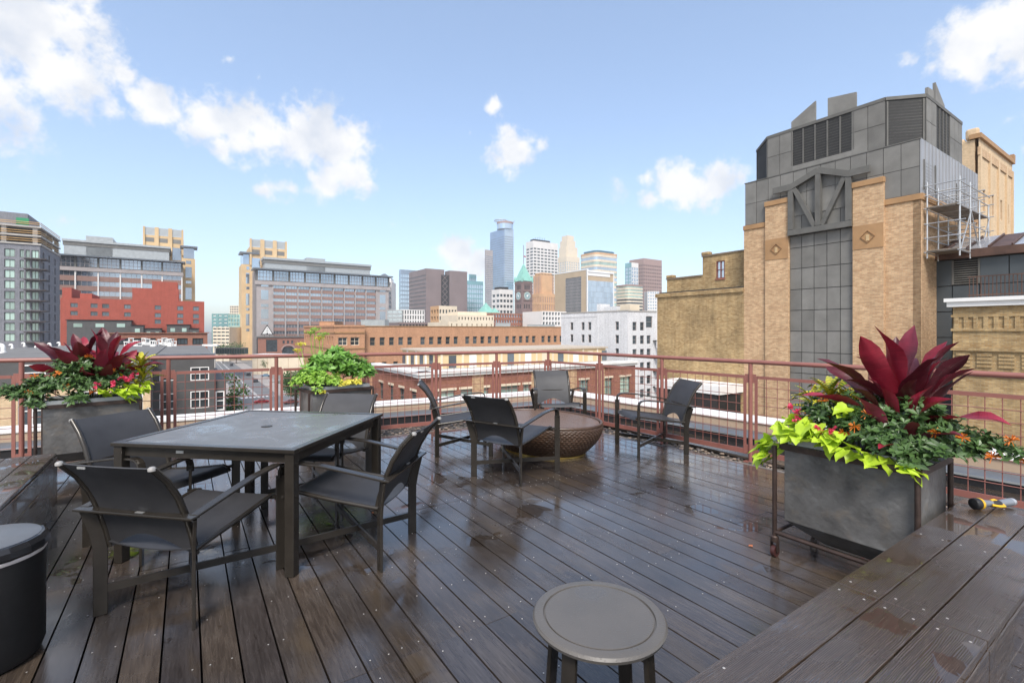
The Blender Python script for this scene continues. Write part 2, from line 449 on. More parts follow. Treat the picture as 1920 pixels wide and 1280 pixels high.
def windows(parent, f, holes, glass, depth, frame=None, bars=(1, 1), fw=0.06, each=True, name='window'):
    """panes set back in the openings; frames and glazing bars as sub-parts"""
    if not each:
        mb = MB()
        for (a, b, c, d) in holes:
            o = f.p(a, c, -depth+0.03); mb.add([o, f.p(b, c, -depth+0.03), f.p(b, d, -depth+0.03), f.p(a, d, -depth+0.03)], [(0, 1, 2, 3)])
        return stuff(mb.build('window_panes', glass, parent))
    for (a, b, c, d) in holes:
        w = place_unit(name, pane_mesh(glass), f, a, c, b-a, d-c, -depth+0.04, parent)
        if frame:
            key = ('fr', round(b-a, 2), round(d-c, 2), bars, fw)
            def mk(m, W=b-a, Hh=d-c):
                for (x0, x1, y0, y1) in [(0, W, 0, fw), (0, W, Hh-fw, Hh), (0, fw, fw, Hh-fw), (W-fw, W, fw, Hh-fw)]:
                    m.box(((x0+x1)/2, -0.05, (y0+y1)/2), (x1-x0, 0.07, y1-y0))
                for i in range(1, bars[0]):
                    m.box((W*i/bars[0], -0.05, Hh/2), (fw*0.8, 0.06, Hh-2*fw))
                for j in range(1, bars[1]):
                    m.box((W/2, -0.05, Hh*j/bars[1]), (W-2*fw, 0.05, fw*0.7))
                return m
            me = unit_mesh(str(key), frame, mk)
            fo = bpy.data.objects.new('window_frame', me); col.objects.link(fo); fo.parent = w
            # undo the pane's own scale so that the frame keeps its true size
            fo.scale = (1/(b-a), 1, 1/(d-c))
            flip = (Vector((f.d.x, f.d.y, 0)).cross(Vector((0, 0, 1)))).dot(Vector((f.n.x, f.n.y, 0))) < 0
            if flip: fo.scale = (1/(b-a), -1, 1/(d-c))
def grid(a0, a1, n, w, z0, dz, m, h):
    """n x m openings of w by h, spread from a0 to a1, sills from z0 every dz"""
    p = (a1-a0)/n
    return [(a0+p*(i+.5)-w/2, a0+p*(i+.5)+w/2, z0+dz*j, z0+dz*j+h) for i in range(n) for j in range(m)]
GZ = -22.0
# ================================================================== THE SETTING
g = MB(); g.add([(-4000, -300, GZ), (4000, -300, GZ), (4000, 6000, GZ), (-4000, 6000, GZ)], [(0, 1, 2, 3)])
struct(g.build('ground', M_ground))
def strip(u0, u1, v0, v1, z):
    return [uv(u0, v0, z), uv(u0, v1, z), uv(u1, v1, z), uv(u1, v0, z)]
rd = MB(); rd.add(strip(60, 900, 14.5, 27.0, GZ+0.03), [(0, 1, 2, 3)])
struct(rd.build('road', M_asphalt))
rd = MB(); rd.add(strip(160, 186, 27.02, 300, GZ+0.03), [(0, 1, 2, 3)]).add(strip(160, 186, -200, 14.48, GZ+0.03), [(0, 1, 2, 3)])
struct(rd.build('road', M_asphalt))
mk = MB()
for v in (20.2, 20.7, 17.3):
    mk.add(strip(188, 600, v, v+0.16, GZ+0.036), [(0, 1, 2, 3)])
for i in range(9):
    mk.add(strip(187, 189.5, 15.2+i*1.3, 15.9+i*1.3, GZ+0.036), [(0, 1, 2, 3)])
    mk.add(strip(156, 158.5, 15.2+i*1.3, 15.9+i*1.3, GZ+0.036), [(0, 1, 2, 3)])
struct(mk.build('road_marking', M_white))
pv = MB()
for (a, b, c, d) in ((188, 900, 27, 33), (188, 900, 8, 14.5), (60, 158, 27, 33), (60, 158, 8, 14.5)):
    p = strip(a, b, c, d, GZ); pv.obox(p[0], p[1]-p[0], p[3]-p[0], Vector((0, 0, 0.14)))
struct(pv.build('pavement', M_paving))

# ---- deck boards, laid in 1.6 m modules
def deckmat():
    m, nt, b = nm('wet_deck_board')
    t = N(nt, 'ShaderNodeTexCoord'); oi = N(nt, 'ShaderNodeObjectInfo')
    gm = N(nt, 'ShaderNodeNewGeometry')
    addr = N(nt, 'ShaderNodeVectorMath', operation='MULTIPLY_ADD')
    nt.links.new(oi.outputs['Random'], addr.inputs[0]); addr.inputs[1].default_value = (37, 11, 5); nt.links.new(t.outputs['Object'], addr.inputs[2])
    mp = N(nt, 'ShaderNodeMapping'); mp.inputs['Scale'].default_value = (2.0, 26, 8); nt.links.new(addr.outputs[0], mp.inputs[0])
    grain = noise(nt, mp.outputs[0], 3.0, 8, 0.68, 0.6)
    mp2 = N(nt, 'ShaderNodeMapping'); mp2.inputs['Scale'].default_value = (0.9, 3.0, 1); nt.links.new(addr.outputs[0], mp2.inputs[0])
    cloudy = noise(nt, mp2.outputs[0], 1.6, 4, 0.6)
    world_n = noise(nt, gm.outputs['Position'], 0.9, 4, 0.55)
    c = ramp(nt, grain, [(0.30, (0.030, 0.024, 0.021)), (0.52, (0.060, 0.050, 0.044)), (0.74, (0.092, 0.079, 0.071))])
    tint = ramp(nt, oi.outputs['Random'], [(0.0, (0.72, 0.72, 0.78)), (0.4, (1.0, 0.98, 0.96)), (0.75, (1.18, 1.06, 0.92)), (1.0, (0.86, 0.88, 0.95))])
    c = mixc(nt, 1.0, c, tint, 'MULTIPLY')
    och = ramp(nt, cloudy, [(0.52, 0.0), (0.72, 0.55)])
    c = mixc(nt, och, c, (0.100, 0.070, 0.040))
    wetc = ramp(nt, world_n, [(0.35, 0.62), (0.62, 1.15)])
    c = mixc(nt, 1.0, c, wetc, 'MULTIPLY')
    pud = ramp(nt, noise(nt, gm.outputs['Position'], 2.1, 5, 0.6, 0.5), [(0.595, 0.0), (0.612, 1.0)])
    c = mixc(nt, pud, c, mixc(nt, 1.0, c, (0.80, 0.76, 0.72), 'MULTIPLY'))
    nt.links.new(c, b.inputs['Base Color'])
    # water film: broad damp areas, standing water in patches
    film = noise(nt, gm.outputs['Position'], 1.5, 5, 0.6, 0.4)
    rgh = ramp(nt, film, [(0.32, 0.36), (0.44, 0.22), (0.54, 0.11), (0.60, 0.03), (0.64, 0.01)])
    gr = N(nt, 'ShaderNodeMath', operation='MULTIPLY_ADD'); nt.links.new(grain, gr.inputs[0]); gr.inputs[1].default_value = 0.07; nt.links.new(rgh, gr.inputs[2])
    nt.links.new(mixc(nt, pud, gr.outputs[0], (0.012, 0.012, 0.012)), b.inputs['Roughness'])
    bs = ramp(nt, film, [(0.42, 0.40), (0.58, 0.14), (0.63, 0.0)])
    bn = N(nt, 'ShaderNodeBump'); bn.inputs['Distance'].default_value = 0.004
    bsp = mixc(nt, pud, bs, (0, 0, 0)); nt.links.new(bsp, bn.inputs['Strength']); nt.links.new(grain, bn.inputs['Height']); nt.links.new(bn.outputs[0], b.inputs['Normal'])
    b.inputs['Specular IOR Level'].default_value = 0.55
    b.inputs['Coat Weight'].default_value = 0.42; b.inputs['Coat Roughness'].default_value = 0.16
    return m
M_deck = deckmat()
PITCH = 0.1434; V0 = 1.339 + 0.0025
# railing corner line (plan): deck keeps inside it
RC = Vector((0.60, 7.95)); RLd = Vector((-0.888, -0.4596)).normalized(); RRd = Vector((3.414, -4.25)).normalized()
def side(p, o, d):      # distance of p inside the railing line
    n = Vector((-d.y, d.x))
    if n.dot(Vector((0, 0))-o) < 0: n = -n
    return (p-o).dot(n)
def inside(p, m=0.32):
    return side(p, RC, RLd) > m and side(p, RC, RRd) > m
sub = MB()
INL = RC + (RLd+RRd).normalized()*0.38
sub.prism([INL + RLd*7.6, INL, INL + RRd*7.6, Vector((3.2, -2.0)), Vector((-6.0, -2.0))], -0.16, -0.075)
deck = struct(sub.build('deck', M_void))
# boards follow 1.6 m modules; end pieces are cut where the deck meets the gravel
def cut_u(v):
    """u where board line v meets the inner edge of the gravel margin"""
    best = 99
    for d in (RLd, RRd):
        o = INL
        den = U.x*d.y - U.y*d.x
        base = Vector((V.x*v, V.y*v))
        u = ((o.x-base.x)*d.y - (o.y-base.y)*d.x)/den
        if u > -1: best = min(best, u)
    return best
BOARD = {}
def board_mesh(L):
    k = round(L, 2)
    if k not in BOARD:
        BOARD[k] = MB().box((k/2, 0, -0.0125), (k, 0.1352, 0.025)).mesh('board', M_deck)
    return BOARD[k]
screws = MB()
nb = 0
seams = [-1.2, 0.4, 2.0, 3.585, 5.18, 6.78, 8.38, 9.98]
cands = []
for k in range(-60, 40):
    v = V0 + (k+0.5)*PITCH
    ue = cut_u(v)
    for i in range(len(seams)-1):
        a, b_ = seams[i], min(seams[i+1], ue)
        if b_-a < 0.12: continue
        # keep what the camera can see
        vis = False
        for uu in (a+0.02, (a+b_)/2, b_-0.02):
            p = uv(uu, v)
            if p.y > 0.4:
                x = 960+FP*p.x/p.y; y = HY+FP*H/p.y
                if -260 < x < 2180 and y < 1600: vis = True
        if not vis: continue
        if v < -1.35 and b_ < 6.9 and False: continue
        cands.append((uv((a+b_)/2, v).length, a, b_, v))
cands.sort()
rest = MB()
for idx, (dist, a, b_, v) in enumerate(cands):
    L = b_-a-0.004
    if idx < 296:
        o = obj('board', board_mesh(L), deck)
        o.location = uv(a+0.002, v, random.uniform(-0.0012, 0.0012)); o.rotation_euler = (0, 0, math.atan2(U.y, U.x))
    else:
        p = uv(a+0.002, v-0.0676, -0.025); rest.obox(p, X3(U*L, 0), X3(V*0.1352, 0), Vector((0, 0, 0.025)))
    for uu in (a+0.06, a+0.42, a+0.80, a+1.18, a+1.54):
        if uu < b_-0.02 and dist < 6.5:
            for dv in (-0.04, 0.04):
                if random.random() < 0.6:
                    q = uv(uu+random.uniform(-.006, .006), v+dv, 0.0022); screws.lathe([(0.0036, 0), (0.0030, 0.0006)], 6, q)
if rest.f: stuff(rest.build('far_boards', M_deck, deck))
stuff(screws.build('screws', simple('screw_head', (0.42, 0.40, 0.38), 0.4, 0.3), deck))
# gravel margin, membrane curb, metal ledge, parapet with white coping round the roof edge
def offs(dist):
    """railing polyline pushed outward by dist (left end, corner, right end)"""
    nl = Vector((-RLd.y, RLd.x));  nl = nl if nl.dot(RC) > 0 else -nl
    nr = Vector((-RRd.y, RRd.x));  nr = nr if nr.dot(RC) > 0 else -nr
    den = RLd.x*RRd.y - RLd.y*RRd.x
    a = RC + nl*dist; b = RC + nr*dist
    t = ((b.x-a.x)*RRd.y - (b.y-a.y)*RRd.x)/den
    c = a + RLd*t
    return [c + RLd*12, c, c + RRd*10]
def loft(name, d0, z0, d1, z1, mat, parent=None):
    a, b = offs(d0), offs(d1); m = MB()
    m.add([X3(p, z0) for p in a] + [X3(p, z1) for p in b], [(0, 1, 4, 3), (1, 2, 5, 4)])
    return m.build(name, mat, parent)
M_gravelbed = simple('gravel_bed', (0.10, 0.085, 0.07), 0.9, 0, 0.4, 20, 0.4)
struct(loft('gravel_margin', -0.5, -0.05, 0.62, -0.05, M_gravelbed))
struct(loft('roof_curb', 0.60, -0.06, 0.60, 0.10, M_black))
struct(loft('metal_ledge', 0.585, 0.1005, 1.0, 0.1005, M_flash))
struct(loft('ledge_lip', 0.58, 0.085, 0.583, 0.104, M_galv))
struct(loft('parapet_face', 1.0, 0.10, 1.0, 0.225, M_tanwall))
pp = struct(loft('parapet_coping', 0.985, 0.226, 1.42, 0.232, M_coping))
struct(loft('coping_edge', 0.985, 0.205, 0.985, 0.226, M_coping))
struct(loft('outer_wall', 1.42, 0.232, 1.42, GZ, M_brick_tan))
# edge board of the deck
eb = MB()
for d in (RLd, RRd):
    n = Vector((-d.y, d.x)); n = n if n.dot(RC) > 0 else -n
    a = INL + d*0.02 + n*0.004
    eb.obox(X3(a, -0.09), X3(d*7.4, 0), X3(n*0.035, 0), Vector((0, 0, 0.085)))
eb.build('edge_board', simple('weathered_edge_board', (0.17, 0.155, 0.14), 0.7, 0, 0.2, 4), deck)
# loose gravel
def pebble_mesh(mat, seed):
    rnd = random.Random(seed); m = MB(); vs = []
    for (r, z) in ((0.6, -0.45), (1.0, 0.0), (0.6, 0.5)):
        for k in range(6):
            a = k*math.pi/3 + rnd.uniform(-.2, .2); rr = r*rnd.uniform(.75, 1.2); vs.append((rr*math.cos(a), rr*math.sin(a)*0.8, z*0.7))
    fs = [(i*6+k, i*6+(k+1) % 6, i*6+6+(k+1) % 6, i*6+6+k) for i in range(2) for k in range(6)] + [tuple(range(6))[::-1], tuple(range(12, 18))]
    return vs, fs
gv = [MB(), MB(), MB()]
pv_, pf_ = pebble_mesh(None, 3)
for d, L in ((RLd, 7.6), (RRd, 5.6)):
    n = Vector((-d.y, d.x)); n = n if n.dot(RC) > 0 else -n
    for i in range(int(L*420)):
        t = random.uniform(-0.3, L); w = random.uniform(-0.36, 0.58)
        p = RC + d*t + n*w; s_ = random.uniform(0.011, 0.030); a = random.uniform(0, 6.28); ca, sa = math.cos(a), math.sin(a)
        zz = -0.05 + s_*0.35 + random.uniform(0, 0.015)
        random.choice(gv).add([(p.x+(x*ca-y*sa)*s_, p.y+(x*sa+y*ca)*s_, zz+z*s_) for (x, y, z) in pv_], pf_)
for i, c in enumerate(((0.11, 0.085, 0.07), (0.24, 0.18, 0.135), (0.055, 0.05, 0.05))):
    o = gv[i].build('gravel', simple('pebble_%s' % 'abc'[i], c, 0.45, 0, 0.3, 9))
    stuff(o); o['label'] = ['brown rounded gravel along the foot of the railing', 'pale tan gravel stones along the foot of the railing', 'dark wet gravel stones along the foot of the railing'][i]; o['category'] = 'gravel'

# ---- railing
M_rail = simple('rose_brown_paint', (0.26, 0.105, 0.085), 0.42, 0, 0.12, 6, 0.04)
rail = thing('railing', 'rose-brown metal railing with wire mesh panels round the roof deck', 'railing', X3(RC, 0), wspace=True)
ZT0 = 1.07
def zr(t): return ZT0 + 0.0065*t        # the left run climbs very slightly
lt = [0.0, 0.948, 1.931, 2.968, 4.043, 5.168, 6.424, 7.7]
rt = [0.0, 1.105, 2.165, 3.305, 4.42, 5.55, 6.7]
tr = MB().tube([X3(RC+RLd*8.4, zr(8.4)), X3(RC+RLd*4, zr(4)), X3(RC+RLd*0.05, ZT0), X3(RC, ZT0), X3(RC+RRd*0.05, ZT0), X3(RC+RRd*3, ZT0), X3(RC+RRd*7.2, ZT0)], 0.024, 12)
tr.build('top_rail', M_rail, rail, autosmooth=50)
def run_panels(d, ts, zf):
    nrm = Vector((-d.y, d.x)).normalized()
    for i, t in enumerate(ts):
        if not (d is RRd and i == 0):
            p = RC + d*t
            pm = MB().tube([X3(p, -0.05), X3(p, zf(t)-0.02)], 0.0225, 10)
            po = pm.build('post', M_rail, rail, autosmooth=50)
            MB().box((p.x, p.y, -0.044), (0.11, 0.11, 0.012), math.atan2(d.y, d.x)).build('base_plate', M_rail, po)
        if i+1 < len(ts):
            a, b = t+0.062, ts[i+1]-0.062
            z1, z0 = zf(t)-0.155, 0.035
            fr = MB()
            fr.beam(X3(RC+d*a, z0), X3(RC+d*a, z1), 0.030, 0.012, X3(nrm, 0)); fr.beam(X3(RC+d*b, z0), X3(RC+d*b, z1), 0.030, 0.012, X3(nrm, 0))
            fr.beam(X3(RC+d*(a+0.018), z1-0.014), X3(RC+d*(b-0.018), z1-0.014), 0.012, 0.034); fr.beam(X3(RC+d*(a+0.018), z0+0.03), X3(RC+d*(b-0.018), z0+0.03), 0.012, 0.055)
            for (q0, q1) in ((t+0.018, a), (b, ts[i+1]-0.018)):
                for zz in (z1-0.03, z0+0.055):
                    fr.beam(X3(RC+d*q0, zz), X3(RC+d*q1, zz), 0.010, 0.10)
            fr.build('panel_frame', M_rail, rail)
            w = MB(); n = max(3, round((b-a)/0.105))
            for k in range(1, n):
                s_ = a+(b-a)*k/n; w.tube([X3(RC+d*s_+nrm*0.003, z0+0.05), X3(RC+d*s_+nrm*0.003, z1-0.02)], 0.0038, 5, False)
            for k in range(1, 8):
                zz = z0+0.06+(z1-z0-0.08)*k/8; w.tube([X3(RC+d*(a+0.01)-nrm*0.003, zz), X3(RC+d*(b-0.01)-nrm*0.003, zz)], 0.0038, 5, False)
            stuff(w.build('wire_mesh', M_rail, rail))
run_panels(RLd, lt, zr)
run_panels(RRd, rt, lambda t: ZT0)

# ================================================================== BUILDINGS
def bldroot(name, label, cat, p, group=None):
    return thing(name, label, cat, X3(p, GZ), 0, group, True)
def prism_part(root, name, poly, z0, z1, mat):
    return MB().prism(poly, z0, z1).build(name, mat, root)
def rect(o, d1, L1, d2, L2):
    return [o, o+d1*L1, o+d1*L1+d2*L2, o+d2*L2]

# ---- brick tower with dark metal crown, right
TR = Vector((18.75, 22.0)); TL = TR + U*8.45
tw = bldroot('brick_tower', 'tan brick tower with dark metal crown, louvres and truss ornament, right', 'building', TL)
f = Fac(TL, -U)                                     # s from the left corner to the right
body = MB().prism(rect(TL - f.n*0.16, -U, 8.45, V, 9.0), GZ, 7.68); body.build('core', M_brick_tan, tw)
for (a, b, z1, off) in ((0, 1.356, 7.68, 0.0), (1.356, 2.64, 8.80, 0.14), (5.77, 7.07, 8.80, 0.14), (7.07, 8.45, 7.68, 0.0)):
    m = MB(); f.slab(m, a, b-0.002, GZ, z1-0.28, -0.2, off); m.build('brick_pier', M_brick_tan, tw)
    m = MB(); f.slab(m, a-0.03, b+0.02, z1-0.278, z1, -0.2, off+0.06); m.build('stone_cap', M_stone_tan, tw, bevel=0.02)
for a, b in ((1.356, 2.64), (5.77, 7.07)):
    m = MB(); f.slab(m, a+0.004, b-0.006, 5.42, 6.60, 0.10, 0.165); sp = m.build('stone_panel', M_stone_tan, tw)
    c = (a+b)/2; m = MB()
    pts = [(-0.33, 0), (0, 0.33), (0.33, 0)]
    for (q0, q1) in (((-0.30, -0.02), (0, 0.28)), ((0, 0.28), (0.30, -0.02)), ((0.30, -0.02), (0, -0.32)), ((0, -0.32), (-0.30, -0.02))):
        m.beam(f.p(c+q0[0], 6.02+q0[1], 0.175), f.p(c+q1[0], 6.02+q1[1], 0.175), 0.03, 0.05, X3(f.n, 0))
    m.build('diamond_ornament', simple('worn_stone', (0.27, 0.15, 0.07), 0.8), sp)
    m = MB(); f.slab(m, c-0.07, c+0.07, 5.80, 6.10, 0.16, 0.19); m.build('ornament_key', simple('pale_stone', (0.52, 0.37, 0.20), 0.8), sp)
# recessed dark panel field
m = MB(); f.slab(m, 2.642, 5.768, GZ, 9.7, -0.18, -0.08); m.build('panel_backing', M_joint, tw)
zs = [-5.6, -4.45, -3.3, -2.1, -0.95, 0.2, 1.35, 2.5, 3.65, 4.8, 5.95, 6.62]
cw = (5.77-2.64)/5
for i in range(5):
    for j in range(len(zs)-1):
        m = MB(); f.slab(m, 2.64+i*cw+0.018, 2.64+(i+1)*cw-0.018, zs[j]+0.018, zs[j+1]-0.018, -0.081, -0.05 + random.uniform(-.004, .004))
        m.build('metal_panel', M_panel, tw)
    for (z0, z1) in ((6.9, 8.1), (8.1, 9.5)):
        m = MB(); f.slab(m, 2.64+i*cw+0.015, 2.64+(i+1)*cw-0.015, z0+0.02, z1-0.02, -0.081, -0.05); m.build('metal_panel', M_panel, tw)
# truss ornament
def tb(a0, z0, a1, z1, w=0.26, nm_='truss_member', o0=0.05, o1=0.26):
    mid = (o0+o1)/2
    m = MB().beam(f.p(a0, z0, mid), f.p(a1, z1, mid), o1-o0, w, X3(f.n, 0).cross((f.p(a1, z1)-f.p(a0, z0)).normalized())); return m.build(nm_, M_trim_dark, tw)
tb(2.66, 6.78, 5.75, 6.78, 0.30); tb(2.80, 6.95, 2.80, 9.2, 0.26, o1=0.255); tb(4.2, 6.95, 4.2, 9.75, 0.26, o1=0.265); tb(5.61, 6.95, 5.61, 9.2, 0.26, o1=0.255)
tb(2.70, 9.26, 4.2, 9.86, 0.30, o1=0.27); tb(4.2, 9.86, 5.70, 9.26, 0.30, o1=0.275); tb(1.85, 9.30, 2.75, 9.30, 0.34, o0=0.15, o1=0.28); tb(5.66, 9.30, 6.55, 9.30, 0.34, o0=0.15, o1=0.28)
tb(2.98, 9.2, 4.02, 6.95, 0.22, o1=0.24); tb(5.43, 9.2, 4.38, 6.95, 0.22, o1=0.24)
# lower metal tier
lt_poly = rect(TL + U*(-0.05) - f.n*0.05, -U, 8.35, V, 9.0)
m = MB().prism(lt_poly, 7.70, 10.20); m.build('crown_base', M_joint, tw)
n = 12
for i in range(n):
    for (z0, z1) in ((7.70, 8.95), (8.95, 10.20)):
        a, b = 0.06+8.33*i/n, 0.06+8.33*(i+1)/n
        m = MB(); f.slab(m, a+0.012, b-0.012, z0+0.012, z1-0.012, -0.052, -0.02 + random.uniform(-.005, .005)); m.build('metal_panel', M_panel, tw)
m = MB(); f.slab(m, 0.03, 8.44, 10.20, 10.25, -0.3, 0.0); m.build('tier_cap', M_trim_dark, tw)
# right flank of the tower: brick below, standing seam above
fs_ = Fac(TR, V, toward=-U)
m = MB(); fs_.slab(m, 0.0, 9.0, GZ, 7.4, -0.3, 0.0); m.build('flank_wall', M_brick_tan, tw)
m = MB(); fs_.slab(m, -0.03, 9.0, 7.402, 7.69, -0.3, 0.06); m.build('stone_cap', M_stone_tan, tw)
for i in range(18):
    a = 0.05+0.5*i
    m = MB(); fs_.slab(m, a, a+0.485, 7.70, 10.2, -0.06, 0.0); m.build('seam_panel', M_panel_light, tw)
    m = MB(); fs_.slab(m, a+0.4855, a+0.4995, 7.70, 10.2, -0.06, 0.03); m.build('standing_seam', M_panel_light, tw)
def louvre(face, a0, a1, z0, z1, n, bays=1, root=tw, nm_='louvre_slat', back=-0.25):
    m = MB(); face.slab(m, a0, a1, z0, z1, back-0.03, back); m.build('louvre_back', M_void, root)
    bw = (a1-a0)/bays
    for k in range(bays+1):
        m = MB(); x = a0+bw*k; face.slab(m, x-0.035, x+0.035, z0, z1, back+0.02, 0.035); m.build('louvre_post', M_trim_dark, root)
    for j in range(n):
        z = z0+(z1-z0)*(j+0.5)/n; h = (z1-z0)/n
        m = MB(); p0, p1 = face.p(a0, z-h*0.33, 0.0), face.p(a1, z-h*0.33, 0.0)
        q0, q1 = face.p(a0, z+h*0.35, -0.16), face.p(a1, z+h*0.35, -0.16); t = Vector((0, 0, 0.03))
        m.add([p0, p1, q1, q0, p0+t, p1+t, q1+t, q0+t], [(3, 2, 1, 0), (4, 5, 6, 7), (0, 1, 5, 4), (1, 2, 6, 5), (2, 3, 7, 6), (3, 0, 4, 7)])
        m.build(nm_, M_trim_dark, root)
louvre(fs_, 0.35, 1.9, 7.9, 9.3, 9)
louvre(fs_, 5.2, 6.6, 7.9, 9.0, 8)
# upper crown: five-sided drum
B_ = TL - U*1.356; C_ = TL - U*7.05; A_ = B_ + Vector((0.45, 2.1)); D_ = C_ + Vector((1.66, -0.35)); E_ = D_ + V*5.6; F_ = A_ + V*5.5
B_, C_, A_, D_, E_, F_ = [q - f.n*0.12 for q in (B_, C_, A_, D_, E_, F_)]
MB().prism([B_, C_, D_, E_, F_, A_], 10.2, 12.5).build('crown_core', M_joint, tw)
def facet(p0, p1, skip=(), ncol=8, zz=((10.22, 11.4), (11.4, 12.62))):
    fa = Fac(p0, (p1-p0)); L = (p1-p0).length
    for i in range(ncol):
        for (z0, z1) in zz:
            a, b = L*i/ncol, L*(i+1)/ncol
            if any(s0 <= (a+b)/2 <= s1 for s0, s1 in skip): continue
            m = MB(); fa.slab(m, a+0.012, b-0.012, z0+0.012, z1-0.012, -0.02, 0.03); m.build('metal_panel', M_panel, tw)
    m = MB(); fa.slab(m, 0, L, 12.50, 12.66, -0.25, 0.05); m.build('crown_coping', M_trim_dark, tw)
    return fa, L
fb, Lb = facet(B_, C_, skip=((1.3, 4.42),), ncol=8)
louvre(fb, 1.36, 4.36, 10.55, 12.45, 13, 5)
for z0, z1 in ((10.22, 10.53),):
    m = MB(); fb.slab(m, 1.4, 4.3, z0, z1, -0.02, 0.03); m.build('metal_panel', M_panel, tw)
fc, Lc = facet(C_, D_, skip=((0.1, 9),), ncol=2)
louvre(fc, 0.08, Lc-0.10, 10.3, 12.45, 15, 1)
fa_, La = facet(A_, B_, skip=((0, 9),), ncol=2)
louvre(fa_, 0.08, La-0.08, 10.3, 12.45, 15, 1)
fd, Ld = facet(D_, E_, skip=((1.2, 3.5),), ncol=8)
louvre(fd, 1.4, 3.5, 10.3, 12.45, 14, 4)
# fins standing up from the crown
def fin(face, a0, a1, z0, zl, zr_, nm_='crown_fin'):
    m = MB(); o = -0.05
    vs = [face.p(a0, z0, o), face.p(a1, z0, o), face.p(a1, zr_, o), face.p(a0, zl, o)]
    vs += [v - X3(face.n*0.12, 0) for v in vs]
    m.add(vs, [(0, 1, 2, 3), (7, 6, 5, 4), (0, 4, 5, 1), (1, 5, 6, 2), (2, 6, 7, 3), (3, 7, 4, 0)]); m.build(nm_, M_panel, tw)
fin(fb, 1.30, 2.55, 12.66, 13.05, 13.75); fin(fb, 3.15, 4.45, 12.66, 13.65, 13.45); fin(fd, 0.5, 1.3, 12.66, 13.15, 13.2); fin(fd, 1.6, 3.0, 12.66, 13.7, 12.9)
# scaffold on the flank
scf = thing('scaffold', 'silver tube scaffold with two platforms hung on the tower flank', 'scaffold', fs_.p(1.2, 4.6, 0.8), 0, None, True)
for a in (0.35, 1.9, 3.4, 5.0):
    for o in (0.12, 1.25):
        zt = 8.2 if a < 3 else 7.6
        MB().tube([fs_.p(a, 4.7, o), fs_.p(a, zt, o)], 0.035, 6).build('standard', M_scaff, scf)
for z in (4.95, 5.6, 6.25, 6.95, 7.55, 8.0):
    for o in (0.12, 1.25):
        MB().tube([fs_.p(0.1, z, o), fs_.p(5.25, z, o)], 0.026, 6).build('ledger', M_scaff, scf)
    for a in (0.35, 1.9, 3.4, 5.0):
        MB().tube([fs_.p(a, z+0.04, 0.0), fs_.p(a, z+0.04, 1.45)], 0.026, 6).build('transom', M_scaff, scf)
for (a0, a1, z) in ((0.2, 3.5, 5.0), (0.2, 5.2, 6.98)):
    for k in range(5):
        m = MB(); fs_.slab(m, a0, a1, z, z+0.05, 0.15+k*0.22, 0.35+k*0.22); m.build('platform_board', simple('scaffold_board', (0.20, 0.17, 0.14), 0.8, 0, 0.3, 3), scf)
for (a0, z0, a1, z1) in ((0.35, 5.0, 1.9, 6.9), (1.9, 6.9, 3.4, 5.0), (3.4, 5.0, 5.0, 6.9)):
    MB().tube([fs_.p(a0, z0, 1.28), fs_.p(a1, z1, 1.28)], 0.026, 6).build('brace', M_scaff, scf)

# ---- old brick building left of the tower
OL = TL + U*6.46; fo = Fac(TL + U*0.0, U)
ob = bldroot('old_brick_building', 'weathered tan brick building with stepped parapet beside the tower', 'building', OL)
wn_ = [(1.75, 2.35, 4.75, 5.9)]
MB().prism(rect(TL - fo.n*0.35 + U*0.01, U, 6.44, V, 8), GZ, 4.0).build('lower_wall', M_brick_old, ob)
m = MB(); fo.slab(m, 0.01, 6.46, GZ, 3.72, -0.3, 0.0); m.build('front_wall', M_brick_old, ob)
m = MB(); fo.slab(m, 0.01, 6.56, 3.722, 3.98, -0.3, 0.10); m.build('wall_cap', M_brick_old, ob)
m = MB(); fo.slab(m, 0.01, 6.3, 3.985, 4.06, -0.8, -0.02); m.build('flashing', M_black, ob)
fo2 = Fac(TL - fo.n*0.8, U)
wall_holes(fo2, 3.35, 4.0, 6.30, wn_, 0.14).build('upper_wall', M_brick_old, ob)
windows(ob, fo2, wn_, M_glass_sky, 0.14, simple('red_frame', (0.16, 0.05, 0.04), 0.6), (2, 2), 0.06)
m = MB(); fo2.slab(m, 1.7, 2.4, 4.66, 4.748, -0.1, 0.05); m.build('window_sill', M_brick_red, ob)
m = MB(); fo2.slab(m, 3.351, 6.25, 4.0, 5.02, -0.3, 0.0); m.build('upper_wall', M_brick_old, ob)
for (a0, a1, z) in ((0.0, 3.4, 6.30), (3.4, 6.3, 5.02)):
    m = MB(); fo2.slab(m, a0, a1, z+0.002, z+0.10, -0.35, 0.06); m.build('parapet_cap', simple('weathered_cap', (0.20, 0.15, 0.10), 0.8, 0, 0.2, 2), ob)
for (a, z) in ((3.15, 6.40), (6.0, 5.12)):
    m = MB(); fo2.slab(m, a-0.3, a+0.28, z+0.002, z+0.22, -0.35, 0.08); m.build('parapet_scroll', M_brick_old, ob, bevel=0.06)
MB().prism(rect(TL - fo.n*1.1 + U*0.02, U, 3.3, V, 7), 4.0, 6.28).build('upper_core', M_brick_old, ob)
MB().prism(rect(TL - fo.n*1.1 + U*3.33, U, 2.9, V, 7), 4.0, 5.0).build('upper_core', M_brick_old, ob)
